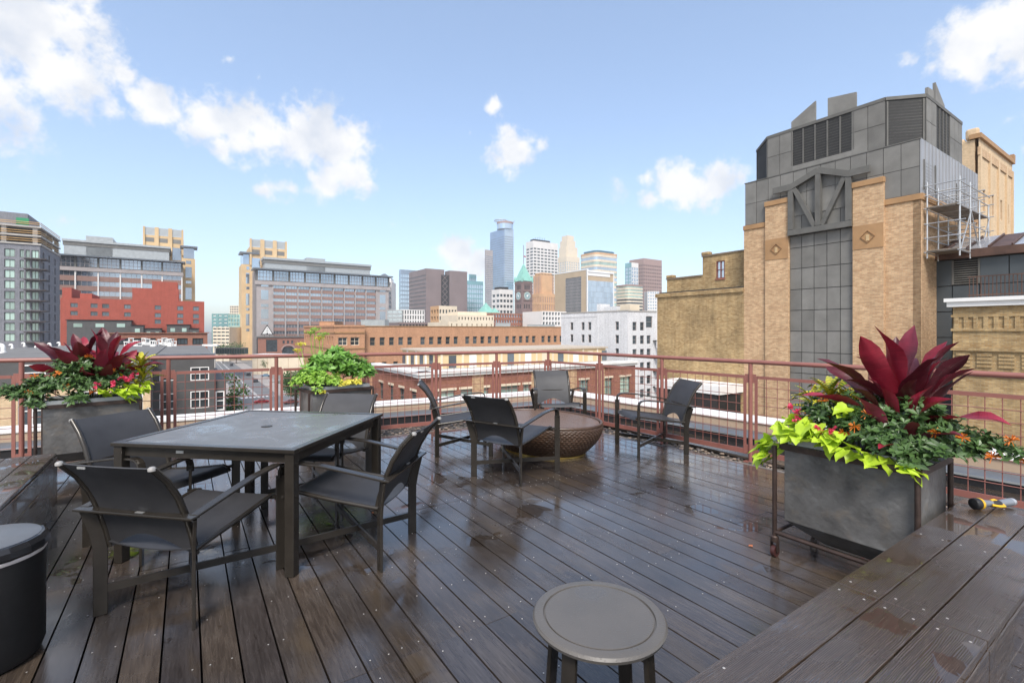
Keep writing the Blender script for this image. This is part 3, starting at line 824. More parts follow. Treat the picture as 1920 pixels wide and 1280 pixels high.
# low white-topped shed at the foot of the brick wall
SH = TL + U*0.15 + fo.n*0.9
shd = thing('roof_shed', 'low dark shed with white roof edge at the foot of the brick wall', 'shed', X3(SH, -6), 0, None, True)
fsd = Fac(SH + fo.n*1.4, U)
MB().prism(rect(SH + fo.n*1.4, U, 4.4, -fo.n, 2.2), -6.0, -2.35).build('wall', M_void, shd)
m = MB(); fsd.slab(m, -0.1, 4.5, -2.34, -1.85, -2.3, 0.12); m.build('roof_edge', M_white, shd)
for i in range(9):
    m = MB(); fsd.slab(m, 0.1+i*0.48, 0.1+i*0.48+0.44, -6, -2.4, 0.002, 0.03); m.build('door_panel', simple('dark_brown_door', (0.03, 0.025, 0.024), 0.6), shd)

# ---- metal-clad building right of the tower
MR = Vector((20.3, 23.5)); fm = Fac(MR, -U)
mb_ = bldroot('metal_clad_building', 'slate grey metal-clad building with brown roof edge right of the tower', 'building', MR)
MB().prism(rect(MR - fm.n*0.06, -U, 9, V, 7), GZ, 4.75).build('core', M_joint, mb_)
M_slate = simple('slate_cladding', (0.075, 0.088, 0.098), 0.5, 0.3, 0.1, 1)
for i in range(7):
    for j in range(9):
        a0, z1 = i*0.95, 4.72-j*1.22
        if i == 1 and j == 0: continue
        m = MB(); fm.slab(m, a0+0.02, a0+0.93, z1-1.2, z1-0.02, -0.06, 0.0); m.build('metal_panel', M_slate, mb_)
louvre(fm, 0.97, 1.88, 3.55, 4.68, 11, 1, mb_, back=-0.05)
m = MB(); fm.slab(m, -0.2, 9, 4.755, 5.12, -0.4, 0.25); m.build('roof_fascia', M_rust, mb_)
m = MB()
for i in range(12):
    a0 = i*0.75
    p = [fm.p(a0+0.03, 5.13, 0.2), fm.p(a0+0.70, 5.13, 0.2), fm.p(a0+0.70, 6.0, -2.6), fm.p(a0+0.03, 6.0, -2.6)]
    r_ = MB().add(p, [(0, 1, 2, 3)]); r_.build('roof_sheet', M_roofshine if i % 3 else M_rust, mb_)
    MB().beam(fm.p(a0+0.73, 5.17, 0.2), fm.p(a0+0.73, 6.04, -2.6), 0.05, 0.09).build('roof_batten', M_rust, mb_)
MB().prism(rect(MR - fm.n*2.6, -U, 9, V, 5), 4.7, 6.0).build('roof_core', M_rust, mb_)
# ---- front-right brick block with white cornice, terrace rail
RB = Vector((17.45, 19.0)); fr_ = Fac(RB, -U)
rb = bldroot('corner_brick_building', 'old tan brick building with white cornice and corbel bands at right edge', 'building', RB)
rw = [(2.25, 3.3, -3.3, -0.6)]
wall_holes(fr_, 7.0, GZ, 2.32, rw, 0.2).build('wall', M_brick_old, rb)
windows(rb, fr_, rw, M_glass_dark, 0.2, simple('grey_frame', (0.30, 0.31, 0.31), 0.6), (1, 2), 0.10)
MB().prism(rect(RB - fr_.n*0.22 + V*0.0, -U, 7, V, 4.0), GZ, 2.3).build('core', M_brick_old, rb)
m = MB(); fr_.slab(m, -0.15, 7, 2.33, 2.52, -0.5, 0.16); fr_.slab(m, -0.22, 7, 2.522, 2.66, -0.5, 0.24); m.build('cornice', M_white, rb)
for (z, h, o) in ((1.92, 0.09, 0.05), (1.38, 0.10, 0.06), (0.62, 0.14, 0.09), (-0.35, 0.1, 0.05), (-3.5, 0.2, 0.06)):
    m = MB(); fr_.slab(m, -0.05, 7, z, z+h, -0.05, o); m.build('brick_band', M_brick_old, rb)
for i in range(24):
    m = MB(); fr_.slab(m, 0.05+i*0.28, 0.05+i*0.28+0.13, 1.48, 1.915, -0.05, 0.05); m.build('corbel', M_brick_old, rb)
for i in range(11):
    for k in range(4):
        m = MB(); fr_.slab(m, 0.1+i*0.6, 0.1+i*0.6+0.42, 0.42-0.14*k, 0.52-0.14*k, -0.05, 0.045); m.build('corbel_step', M_brick_old, rb)
trl = thing('terrace_railing', 'thin brown picket railing along the terrace above the white cornice', 'railing', fr_.p(0.4, 2.66, -0.3), 0, None, True)
for z in (2.78, 3.50):
    MB().beam(fr_.p(0.35, z, -0.4), fr_.p(6.5, z, -0.4), 0.04, 0.04).build('rail', M_rust, trl)
for i in range(56):
    MB().beam(fr_.p(0.4+i*0.11, 2.66, -0.4), fr_.p(0.4+i*0.11, 3.5, -0.4), 0.02, 0.02).build('picket', M_rust, trl)
# ---- tall brick building far right
TB = pxD(1835, 42); ft = Fac(TB, V, toward=-U); fl = Fac(TB, U)
tb_ = bldroot('tall_brick_warehouse', 'tall tan brick warehouse with scroll parapet behind the tower', 'building', TB)
zt = zat(250, 42); Lr = run(TB, V, 1898)
th = [(Lr*x-0.35, Lr*x+0.35, z, z+1.9) for x in (0.14, 0.38, 0.64, 0.86) for z in (zt-6.6, zt-11.5, zt-16.5)]
wall_holes(ft, Lr, GZ, zt-0.4, th, 0.25).build('wall', M_brick_cream, tb_)
windows(tb_, ft, th, simple('dark_red_shutter', (0.16, 0.06, 0.045), 0.7), 0.25)
MB().prism(rect(TB - ft.n*0.26 - fl.n*0.01, V, Lr-0.02, U, 9), GZ, zt-0.45).build('core', M_brick_cream, tb_)
for x in (0.0, 0.26, 0.51, 0.76, 0.96):
    m = MB(); ft.slab(m, Lr*x, Lr*x+0.45, GZ, zt-1.2, -0.05, 0.14); m.build('pilaster', M_brick_cream, tb_)
m = MB(); ft.slab(m, -0.1, Lr+0.1, zt-1.9, zt-1.2, -0.05, 0.10); m.build('corbel_band', M_brick_tan, tb_)
m = MB(); ft.slab(m, -0.15, Lr+0.15, zt-0.4, zt, -0.6, 0.2); m.build('parapet', M_stone_tan, tb_)
m = MB(); fl.slab(m, -0.02, 0.9, zt-0.4, zt+0.6, -0.5, 0.02); fl.slab(m, 0.9, 2.2, zt-0.8, zt-0.15, -0.5, 0.02); m.build('parapet_scroll', M_brick_cream, tb_, bevel=0.2)
m = MB(); ft.slab(m, Lr-0.5, Lr+0.2, zt, zt+0.5, -0.6, 0.2); m.build('corner_finial', M_stone_tan, tb_)

# ---- pale grey painted-brick building
GC = pxD(1177, 60); gl = Fac(GC, U); gr = Fac(GC, V); zg = zat(583, 60)
gb = bldroot('grey_brick_building', 'pale grey painted brick block with small dark windows, mid right', 'building', GC)
Lg = run(GC, U, 1052); Lq = run(GC, V, 1231)
hl = []
for (px, rows) in ((1072, (1, 1, 0, 0, 0, 0)), (1093, (1, 1, 0, 0, 0, 0)), (1105.5, (1, 1, 1, 0, 0, 0)), (1157, (1, 1, 1, 0, 0, 0))):
    a = run(GC, U, px)
    for j, k in enumerate(rows):
        if k: z = zat(606, 60)-j*1.72-0.3; hl.append((a-0.30, a+0.30, z-0.55, z+0.55))
wall_holes(gl, Lg, GZ, zg, hl, 0.2).build('wall', M_brick_grey, gb); windows(gb, gl, hl, M_glass_dark, 0.2, M_stone_grey, (1, 2), 0.05)
hr = []
for (px, rows) in ((1190, (1, 1, 1, 0, 0, 0)), (1204, (1, 1, 1, 1, 1, 1)), (1216.5, (0, 1, 1, 1, 1, 1))):
    a = run(GC, V, px)
    for j, k in enumerate(rows):
        if k: z = zat(607, 60)-j*1.72-0.3; hr.append((a-0.38, a+0.38, z-0.55, z+0.55))
a = run(GC, V, 1220); hr.append((a-0.9, a+0.35, zat(614, 60), zat(592, 60)))
wall_holes(gr, Lq, GZ, zg-0.05, hr, 0.2).build('wall', M_brick_grey, gb); windows(gb, gr, hr, M_glass_dark, 0.2, M_stone_grey, (1, 2), 0.05)
MB().prism(rect(GC - gl.n*0.21 - gr.n*0.21, U, Lg-0.3, V, Lq-0.3), GZ, zg-0.2).build('core', M_void, gb)
m = MB(); gl.slab(m, -0.1, Lg, zg+0.002, zg+0.14, -0.5, 0.06); m.build('coping', M_concrete, gb)
m = MB(); gr.slab(m, 0.0, Lq, zg-0.048, zg+0.10, -0.5, 0.06); m.build('coping', M_concrete, gb)
m = MB(); gl.slab(m, 5.2, Lg+0.02, zg-0.6, zg-0.25, 0.002, 0.03); gl.slab(m, 5.2, 5.35, GZ, zg-0.6, 0.002, 0.03); m.build('wall_step', M_brick_grey, gb)
for (a0, a1, h) in ((0.9, 2.6, 0.9), (3.2, 5.6, 0.75), (6.2, 6.9, 1.2)):
    m = MB(); gl.slab(m, a0, a1, zg-0.2, zg+h, -3.2, -1.4); m.build('roof_plant', M_stone_cream if a0 < 3 else M_brick_grey, gb)
# iron stair on its right end
st_ = thing('fire_escape', 'black iron fire escape on the right edge of the grey building', 'fire escape', gr.p(Lq-0.2, -14, 0.4), 0, None, True)
for j in range(5):
    z = zat(640, 60)-j*2.0
    m = MB(); gr.slab(m, Lq-0.75, Lq-0.05, z, z+0.08, 0.02, 0.9); m.build('landing', M_void, st_)
    MB().beam(gr.p(Lq-0.7, z, 0.85), gr.p(Lq-0.1, z+2.0, 0.85), 0.25, 0.06).build('flight', M_void, st_)
    MB().beam(gr.p(Lq-0.75, z+0.9, 0.88), gr.p(Lq-0.05, z+0.9, 0.88), 0.04, 0.04).build('handrail', M_void, st_)

# ---- red brick apartment block with cream penthouse
K = pxD(790, 38); kl = Fac(K, U); kr = Fac(K, V); zc = -2.03
ap = bldroot('red_brick_apartments', 'dark red brick apartment block with white cornice and cream rooftop storey', 'building', K)
Lk, Lv = run(K, U, 698), run(K, V, 1191)
hk = [(a-0.55, a+0.55, z, z+1.6) for a in (1.6, 4.2, 6.8, 9.4) for z in (-5.2, -8.4, -11.6)]
wall_holes(kl, Lk, GZ, zc-0.35, hk, 0.25).build('wall', M_brick_red, ap); windows(ap, kl, hk, M_glass_dark, 0.25, M_trim_dark, (2, 2), 0.07)
hv = []
for (px, w) in ((838, 1.5), (878, 1.5), (908, 0.9), (956, 2.0), (988, 0.8), (1018, 1.2), (1062, 1.2), (1095, 1.2), (1140, 1.2), (1172, 1.6)):
    a = run(K, V, px)
    for z in (-5.3, -8.5, -11.7): hv.append((a-w/2, a+w/2, z, z+1.75))
wall_holes(kr, Lv, GZ, zc-0.35, hv, 0.25).build('wall', M_brick_red, ap); windows(ap, kr, hv, M_glass_green, 0.25, M_trim_dark, (2, 2), 0.07)
for (a, b, c, d) in hk: m = MB(); kl.slab(m, a-0.12, b+0.12, d+0.002, d+0.2, -0.02, 0.05); m.build('lintel', M_stone_cream, ap)
for (a, b, c, d) in hv:
    m = MB(); kr.slab(m, a-0.12, b+0.12, d+0.002, d+0.2, -0.02, 0.05); m.build('lintel', M_stone_cream, ap)
for (a0, a1, o) in ((0.02, 3.1, 0.9), (11.0, 13.2, 0.7), (19.5, Lv, 1.1)):          # projecting bays
    m = MB(); kr.slab(m, a0, a1, GZ, zc-0.36, 0.26, o+0.26) if False else None
MB().prism(rect(K - kl.n*0.26 - kr.n*0.26, U, Lk-0.3, V, Lv-0.3), GZ, zc-0.3).build('core', M_void, ap)
for (fa, L) in ((kl, Lk), (kr, Lv)):
    m = MB(); fa.slab(m, -0.35, L+0.1, zc-0.348, zc-0.10, -0.8, 0.22); fa.slab(m, -0.45, L+0.1, zc-0.098, zc+0.12, -0.8, 0.36); m.build('cornice', M_white, ap)
for a in (4.6, 10.8, 15.2, 19.0):
    m = MB(); kr.slab(m, a, a+1.1, GZ, zc-0.35, -0.02, 0.06); m.build('pier', M_brick_tan, ap)
    m = MB(); kr.slab(m, a+1.5, a+2.7, -6.7, -6.45, 0.0, 0.8); m.build('canopy', M_void, ap)
MB().prism(rect(K + U*0.3 + V*0.3, U, Lk-1, V, Lv-0.6), zc-0.3, zc+0.02).build('roof_terrace', M_concrete, ap)
ph = K + U*3.2 + V*3.0; pl = Fac(ph, U); pr = Fac(ph, V); zp = -0.62
MB().prism(rect(ph, U, 8.5, V, 20.5), zc, zp).build('penthouse', simple('cream_render', (0.66, 0.50, 0.29), 0.8, 0, 0.08, 0.6), ap)
m = MB(); pl.slab(m, -0.2, 8.6, zp+0.002, zp+0.16, -8, 0.2); pr.slab(m, -0.19, 20.7, zp+0.004, zp+0.158, -8, 0.19); m.build('penthouse_roof', simple('tan_roof', (0.46, 0.39, 0.31), 0.85), ap)
for i in range(10):
    m = MB(); pr.slab(m, 0.2+i*2.1, 0.40+i*2.1, zc, zp, 0.0, 0.08); m.build('penthouse_pilaster', M_stone_cream, ap)
    m = MB(); pr.slab(m, 1.0+i*2.1, 1.75+i*2.1, zc+0.03, zc+1.15, 0.002, 0.03); m.build('terrace_door', (M_glass_grey, M_white, M_stone_cream)[i*7 % 3], ap)
for i in range(4):
    m = MB(); pl.slab(m, 0.3+i*2.2, 0.6+i*2.2, zc, zp, 0.0, 0.08); m.build('penthouse_pilaster', M_white, ap)
    m = MB(); pl.slab(m, 1.1+i*2.2, 1.9+i*2.2, zc+0.03, zc+1.15, 0.002, 0.03); m.build('terrace_door', M_glass_grey, ap)

# ---- long orange brick building
OC = pxD(683, 75); orr = Fac(OC, V); Lo = run(OC, V, 1056); zo = zat(612, 75)
lb = bldroot('orange_brick_building', 'long low orange brick building with a row of small square windows', 'building', OC)
ho = []
a = 0.9
k = 0
while a < Lo-0.8:
    ho.append((a, a+0.85, zat(648.5, 75), zat(632.5, 75))); k += 1
    a += 1.55 if k % 5 else 2.3
ho += [(x, x+0.8, z, z+1.2) for x in [0.9+1.9*i for i in range(20)] for z in (-4.9,)]
wall_holes(orr, Lo, GZ, zo, ho, 0.3).build('wall', M_brick_orange, lb); windows(lb, orr, ho, M_glass_dark, 0.3, simple('tan_frame', (0.34, 0.26, 0.18), 0.6), (1, 2), 0.07)
MB().prism(rect(OC - orr.n*0.31, V, Lo, U, 14), GZ, zo-0.1).build('core', M_void, lb)
MB().prism(rect(OC - orr.n*0.32, V, Lo, U, 14), zo-0.1, zo-0.02).build('roof', M_roofgrey, lb)
OK_ = pxD(627, 71.5); okr = Fac(OK_, V); okl = Fac(OK_, U); Lk2 = run(OK_, V, 684); Ll2 = run(OK_, U, 570)
zo2 = zat(609, 71.5)
h2 = [(Lk2*0.12, Lk2*0.42, zat(648, 71.5), zat(632.5, 71.5)), (Lk2*0.52, Lk2*0.82, zat(648, 71.5), zat(632.5, 71.5))]
h2 += [(a_, b_, c-3.6, d-3.6) for (a_, b_, c, d) in h2]
wall_holes(okr, Lk2, GZ, zo2-0.3, h2, 0.3).build('wall', M_brick_orange, lb); windows(lb, okr, h2, M_glass_dark, 0.3, M_stone_cream, (2, 2), 0.08)
h3 = [(1.0+i*1.5, 1.75+i*1.5, zat(648, 71.5), zat(631, 71.5)) for i in range(int((Ll2-1)/1.5))]
h3 += [(a_, b_, c-3.6, d-3.6) for (a_, b_, c, d) in h3]
wall_holes(okl, Ll2, GZ, zo2-0.3, h3, 0.3).build('wall', M_brick_orange, lb); windows(lb, okl, h3, M_glass_dark, 0.3)
MB().prism(rect(OK_ - okr.n*0.31 - okl.n*0.31, V, Lk2-0.32, U, Ll2-0.4), GZ, zo2-0.35).build('core', M_void, lb)
for (fa, L) in ((okr, Lk2), (okl, Ll2)):
    m = MB(); fa.slab(m, -0.15, L, zo2-0.298, zo2, -0.6, 0.12); m.build('parapet', M_brick_orange, lb)
    m = MB(); fa.slab(m, -0.1, L, zo2-1.25, zo2-1.05, -0.1, 0.10); m.build('stone_band', M_stone_tan, lb)
    m = MB(); fa.slab(m, -0.1, L, zat(655, 71.5), zat(652.5, 71.5), -0.1, 0.10); m.build('stone_band', M_stone_tan, lb)
m = MB(); orr.slab(m, 0.01, Lo, zo+0.002, zo+0.12, -0.5, 0.08); m.build('parapet_cap', M_stone_tan, lb)
def roofbox(name, label, cat, px0, px1, py0, py1, Y, mat, depth=3.0, ribs=0, group=None):
    p0, p1 = pxD(px0, Y), pxD(px1, Y); d = (p1-p0); fa = Fac(p0, d); L = d.length
    t = thing(name, label, cat, X3(p0, zat(py1, Y)), 0, group, True)
    m = MB(); fa.slab(m, 0, L, zat(py1, Y), zat(py0, Y), -depth, 0); m.build('housing', mat, t)
    for i in range(ribs):
        m = MB(); a = L*(i+0.5)/ribs; fa.slab(m, a-L*0.12/ribs, a+L*0.12/ribs, zat(py1, Y), zat(py0, Y)-0.05, 0.002, 0.06); m.build('rib', M_galv, t)
    m = MB(); fa.slab(m, -0.05, L+0.05, zat(py0, Y), zat(py0, Y)+0.08, -depth-0.05, 0.06); m.build('lid', M_galv if ribs else mat, t)
    return t
roofbox('rooftop_unit', 'pale ribbed rooftop air unit left on the orange brick building', 'air unit', 677, 721, 600, 611, 84, M_galv, 3, 9)
roofbox('rooftop_unit', 'pale ribbed rooftop air unit below the clock tower', 'air unit', 929, 957, 606, 614.5, 100, M_galv, 3, 8)
roofbox('rooftop_unit', 'long pale ribbed rooftop unit left of the grey brick building', 'air unit', 990, 1040, 609, 615, 102, M_galv, 3, 14)
roofbox('stair_head', 'small orange brick stair head on the roof left', 'stair head', 599, 627, 603, 611, 80, M_brick_orange, 4)
# ================================================================== MIDDLE DISTANCE, LEFT
# ---- charcoal building with white windows and its tan brick wing
DC = pxD(402, 30); dl = Fac(DC, -V)
db = bldroot('charcoal_building', 'charcoal grey low building with white framed windows beyond the left railing', 'building', DC)
zd = zat(665, 30); L1 = run(DC, -V, 283)
def wpx(c, d, x0, x1, y0, y1, Y):
    return (min(run(c, d, x0), run(c, d, x1)), max(run(c, d, x0), run(c, d, x1)), zat(y1, Y), zat(y0, Y))
hd = [wpx(DC, -V, 357, 392, 688, 713, 29.5), wpx(DC, -V, 299, 328, 697, 714, 28.6), wpx(DC, -V, 299, 328, 738, 768, 28.6), wpx(DC, -V, 357, 392, 733, 765, 29.5)]
wall_holes(dl, L1, GZ, zd, hd, 0.12).build('wall', M_darkside, db); windows(db, dl, hd, M_glass_dark, 0.12, M_white, (2, 2), 0.05)
for z in [zd-0.35*i for i in range(1, 18)]:
    pass
m = MB(); dl.slab(m, -0.05, L1, zd+0.002, zd+0.10, -0.4, 0.05); m.build('roof_edge', M_flash, db)
MB().prism(rect(DC - dl.n*0.13, -V, L1, U, 22), GZ, zd-0.05).build('core', M_roofgrey, db)
DE = pxD(424, 30.6); L2 = run(DE, -V, 402); de = Fac(DE, -V)
he = [wpx(DE, -V, 404, 421, 733, 769, 30.4)]
wall_holes(de, L2+0.3, GZ, zat(712, 30.4), he, 0.12).build('wall', M_darkside, db); windows(db, de, he, M_glass_dark, 0.12, M_white, (1, 2), 0.07)
MB().prism(rect(DE - de.n*0.13, -V, L2+0.25, U, 12), GZ, zat(712, 30.4)-0.05).build('core', M_roofgrey, db)
TC = pxD(283, 26.6); tl = Fac(TC, -V); L3 = run(TC, -V, -160)
tnb = bldroot('tan_brick_wing', 'tan brick wing with tall white windows behind the left planter', 'building', TC)
ht = [(a, a+1.0, z, z+1.7) for a in (0.35, 2.3, 4.25, 6.2) for z in (zat(798, 24.5),)]
ht2 = [(a, a+0.9, zat(712, 24.5), zat(682, 24.5)) for a in (0.35, 2.3, 4.25, 6.2)]
wall_holes(tl, L3, GZ, zat(728, 24.5), ht, 0.15).build('wall', M_brick_cream, tnb); windows(tnb, tl, ht, M_glass_dark, 0.15, M_white, (2, 2), 0.07)
tu = Fac(TC - tl.n*0.05, -V)
wall_holes(tu, L3, zat(728, 24.5), zat(671, 26), ht2, 0.12).build('upper_wall', M_darkside, tnb); windows(tnb, tu, ht2, M_glass_dark, 0.12, M_white, (1, 2), 0.07)
MB().prism(rect(TC - tl.n*0.2, -V, L3, U, 30), GZ, zat(672, 26)).build('core', M_roofgrey, tnb)
m = MB(); tu.slab(m, 0, L3, zat(671, 26)+0.002, zat(671, 26)+0.1, -0.4, 0.04); m.build('roof_edge', M_flash, tnb)
# flat roof behind with white vents
RF = pxD(400, 36); rfz = -0.62
rf = bldroot('flat_roof_block', 'flat grey roofed block with white vents behind the left planter', 'building', RF)
MB().prism(rect(RF, -V, 60, U, 34), GZ, rfz).build('block', M_roofgrey, rf)
for (px, py, Y, s_) in ((6, 655, 42, 0.8), (74, 655, 44, 0.6), (23, 652, 52, 0.5), (46, 650, 58, 0.5), (95, 651, 56, 0.5), (112, 650, 60, 0.5)):
    q = pxD(px, Y)
    t = thing('roof_vent', 'white gooseneck roof vent %s' % {6: 'nearest the left edge of the photo', 74: 'just left of the red plant', 23: 'second from the left edge', 46: 'in front of the grey apartments', 95: 'under the grey apartments right side', 112: 'rightmost, against the red hotel'}[px], 'vent', X3(q, rfz), 0, 'white roof vents', True)
    pth = [X3(q, rfz)] + [X3(q, rfz+0.6*s_)] + [X3(q + Vector((-0.3*s_*(1-math.cos(a)), 0)), rfz+0.6*s_+0.3*s_*math.sin(a)) for a in (0.5, 1.0, 1.57, 2.2, 2.8)]
    MB().tube(pth, 0.2*s_, 8).build('pipe', M_white, t, autosmooth=50)
    MB().lathe([(0.3*s_, 0), (0.3*s_, 0.12)], 12, X3(q, rfz)).build('flange', M_white, t)
rnd = random.Random(4)
for i in range(13):
    px = 240 + i*7.4 + rnd.uniform(-2, 2); Y = 47 + rnd.uniform(-3, 5); q = pxD(px, Y); hh = rnd.uniform(0.7, 1.25)
    t = thing('white_frame_stand', 'white frame stand on the grey flat roof, %s from the left' % ['first', 'second', 'third', 'fourth', 'fifth', 'sixth', 'seventh', 'eighth', 'ninth', 'tenth', 'eleventh', 'twelfth', 'thirteenth'][i], 'frame', X3(q, rfz), rnd.uniform(0, 1), 'white frame stands on the flat roof')
    for x in (-0.16, 0.16):
        for y in (-0.16, 0.16):
            MB().box((x, y, hh/2), (0.05, 0.05, hh)).build('leg', M_white, t)
    MB().box((0, 0, hh), (0.42, 0.42, 0.07)).build('top', M_white, t)
    MB().box((0, -0.16, hh*0.5), (0.30, 0.03, hh*0.4)).build('panel', M_white, t)
# ---- apartment block under construction
AC = pxD(75, 140); al = Fac(AC, -V); ar = Fac(AC, U); za = zat(428, 140)
ab = bldroot('construction_apartments', 'grey brick apartment tower under construction with open top floor, far left', 'building', AC)
LA, LS = 26.0, run(AC, U, 112); fh = 19.35/900*140
ha = []; top = zat(470, 140)
for j in range(9):
    z1 = top - j*fh
    for (x0, x1) in ((59, 75), (48, 56), (37, 45), (8, 28), (-24, -4)):
        b0, b1 = sorted((run(AC, -V, x0), run(AC, -V, x1)))
        ha.append((max(b0, 0.25), b1, z1-2.25, z1))
wall_holes(al, LA, GZ, za-2*fh+1.0, ha, 0.35).build('wall', M_brick_slate, ab); windows(ab, al, ha, M_glass_green, 0.35, M_trim_dark, (2, 1), 0.14)
hs = [(LS*x, LS*x+2.0, top-j*fh-2.25, top-j*fh) for x in (0.12, 0.4, 0.7) for j in range(9)]
wall_holes(ar, LS, GZ, za-2*fh+1.0, hs, 0.35).build('wall', M_brick_slate, ab); windows(ab, ar, hs, M_glass_dark, 0.35)
MB().prism(rect(AC - al.n*0.4 - ar.n*0.4, -V, LA-1, U, LS-1), GZ, za-2*fh+0.9).build('core', M_void, ab)
for k, z in enumerate((za-2*fh+1.0, za-fh+0.4, za)):
    MB().prism(rect(AC + al.n*0.3 + ar.n*0.3, -V, LA, U, LS), z, z+0.45).build('floor_slab', M_concrete, ab)
for (a, o) in ((0.6, al), (7, al), (14.5, al), (8, ar), (16, ar), (25, ar)):
    for (z0, z1) in ((za-2*fh+1.45, za-fh+0.4), (za-fh+0.85, za)):
        m = MB(); o.slab(m, a, a+1.0, z0, z1, -1.2, -0.2); m.build('concrete_column', M_concrete, ab)
for z in (za-2*fh+2.1, za-2*fh+2.7, za-fh+1.4, za-fh+2.0, za+1.0, za+1.5):
    for (o, L) in ((al, LA), (ar, LS)):
        MB().beam(o.p(0, z, 0.1), o.p(L, z, 0.1), 0.12, 0.16).build('timber_guard', M_wood, ab)
MB().prism(rect(AC - ar.n*0 + U*2 - V*3, -V, 20, U, 14), za+0.45, zat(404, 142)).build('roof_house', M_brick_slate, ab)
m = MB(); al.slab(m, 2.4, 5.0, za+0.5, za+2.6, -0.6, -0.2); m.build('green_tarp', simple('green_tarp', (0.03, 0.26, 0.12), 0.7), ab)
for j in range(9):
    z = top-j*fh-2.45
    m = MB(); al.slab(m, 0, run(AC, -V, 47), z-0.3, z, 0.0, 1.6); ar.slab(m, -1.6, 3.2, z-0.3, z-0.002, 0.0, 1.6); m.build('balcony_slab', simple('dark_balcony', (0.06, 0.05, 0.05), 0.7), ab)
# ---- offices with glass top storey and brick bands (a left one and a right one), yellow stone towers
M_band = brickmat('brick_band_rose', (0.27, 0.15, 0.12), (0.31, 0.18, 0.15), (0.29, 0.19, 0.16), stain=0.1)
def office(name, label, c, pxr, Yc, ytop, bays, rows, zglass, zsp, zbase, plant, wing=0.0, k=1.0):
    f_ = Fac(c, V); L = run(c, V, pxr); t = bldroot(name, label, 'building', c)
    zt_, zg0 = zglass
    MB().prism(rect(c - f_.n*0.8*k, V, L, U, 30*k), GZ, zt_-0.4).build('core', M_stone_grey, t)
    m = MB(); f_.slab(m, -1.2*k, L+1.2*k, zt_-0.4*k, zt_+0.1*k, -6*k, 1.8*k); m.build('brise_soleil', M_flash, t)
    bw = (L-2*wing)/bays; gw = L/bays
    for i in range(bays):                       # glass storey: panes between steel posts
        place_unit('window', pane_mesh(M_glass_blue), f_, gw*i+0.3*k, zg0+0.3*k, gw-0.6*k, zt_-zg0-0.9*k, -0.3*k, t)
        for q in range(1, 5):
            m = MB(); a = gw*i+gw*q/5; f_.slab(m, a-0.06*k, a+0.06*k, zg0+0.3*k, zt_-0.6*k, -0.28*k, -0.2*k); m.build('glazing_bar', M_stone_grey, t)
        for q in range(1, 3):
            m = MB(); z = zg0+(zt_-zg0)*q/3; f_.slab(m, gw*i+0.3*k, gw*(i+1)-0.3*k, z-0.06*k, z+0.06*k, -0.285*k, -0.21*k); m.build('glazing_bar', M_stone_grey, t)
    for i in range(bays+1):
        m = MB(); a = gw*i; f_.slab(m, a-0.3*k, a+0.3*k, zg0, zt_-0.4*k, -0.5*k, 0.1*k); m.build('steel_post', M_trim_dark, t)
    m = MB(); f_.slab(m, -0.5*k, L+0.5*k, zsp, zg0, -1.0*k, 0.5*k); m.build('stone_band', M_stone_grey, t)
    dz = (zsp-zbase)/rows
    for j in range(rows):
        z0 = zbase+dz*j
        m = MB(); f_.slab(m, wing, L-wing, z0, z0+dz*0.52, -0.75*k, -0.25*k); m.build('brick_spandrel', M_band, t)
        for i in range(bays):
            place_unit('window', pane_mesh(M_glass_blue if j > 1 else M_glass_grey), f_, wing+bw*i+0.15*k, z0+dz*0.52, bw-0.3*k, dz*0.48, -0.5*k, t)
            for q in range(1, 4):
                m = MB(); a = wing+bw*i+bw*q/4; f_.slab(m, a-0.05*k, a+0.05*k, z0+dz*0.52, z0+dz, -0.48*k, -0.4*k); m.build('glazing_bar', M_stone_grey, t)
    for i in range(bays+1):
        m = MB(); a = wing+bw*i; f_.slab(m, a-0.22*k, a+0.22*k, zbase, zsp, -0.3*k, 0.12*k); m.build('steel_mullion', M_stone_white if wing == 0 else M_stone_grey, t)
    m = MB(); f_.slab(m, 0, L, GZ, zbase, -0.7*k, -0.2*k); m.build('base_wall', M_stone_grey, t)
    for (x0, x1, y0, y1, st) in plant:
        a0, a1 = run(c, V, x0), run(c, V, x1); z1, z0 = zat(y0, Yc+9*k), zt_+0.1*k
        m = MB(); f_.slab(m, a0, a1, z0, z1-2.2*k if st else z1, -22*k, -7*k); m.build('plant_room', M_galv, t)
        if st:
            m = MB(); f_.slab(m, a0-0.3*k, a1+0.3*k, z1-2.2*k, z1-0.8*k, -22*k, -6.8*k); m.build('plant_louvre', M_panel, t)
            m = MB(); f_.slab(m, a0-0.5*k, a1+0.5*k, z1-0.8*k, z1, -22.4*k, -6.5*k); m.build('plant_roof', M_galv, t)
    return t, f_, L
c1 = pxD(96, 175)
t1, f1, L1_ = office('left_office', 'wide office block with glass top storey behind the red brick hotel', c1, 341, 178, 470, 6, 5,
    (zat(478, 178), zat(500, 178)), zat(507, 178), zat(600, 178), [(112, 316, 452, 474, True), (155, 207, 443, 452, False)])
Y2 = 350.0
c2 = pxD(481, Y2)
t2, f2, L2_ = office('right_office', 'wide office block with glass top storey and brick bands, centre left', c2, 729, Y2*1.01, 508, 9, 8,
    (zat(503, Y2), zat(526, Y2)), zat(533, Y2), zat(633, Y2), [(501, 704, 484, 506, True), (582, 618, 479, 486, False)], wing=10.7, k=2.05)
f2l = Fac(c2, U)
m = MB(); f2l.slab(m, 0, 25, GZ, zat(503, Y2), -1.0, 0.0); m.build('end_wall', M_stone_grey, t2)
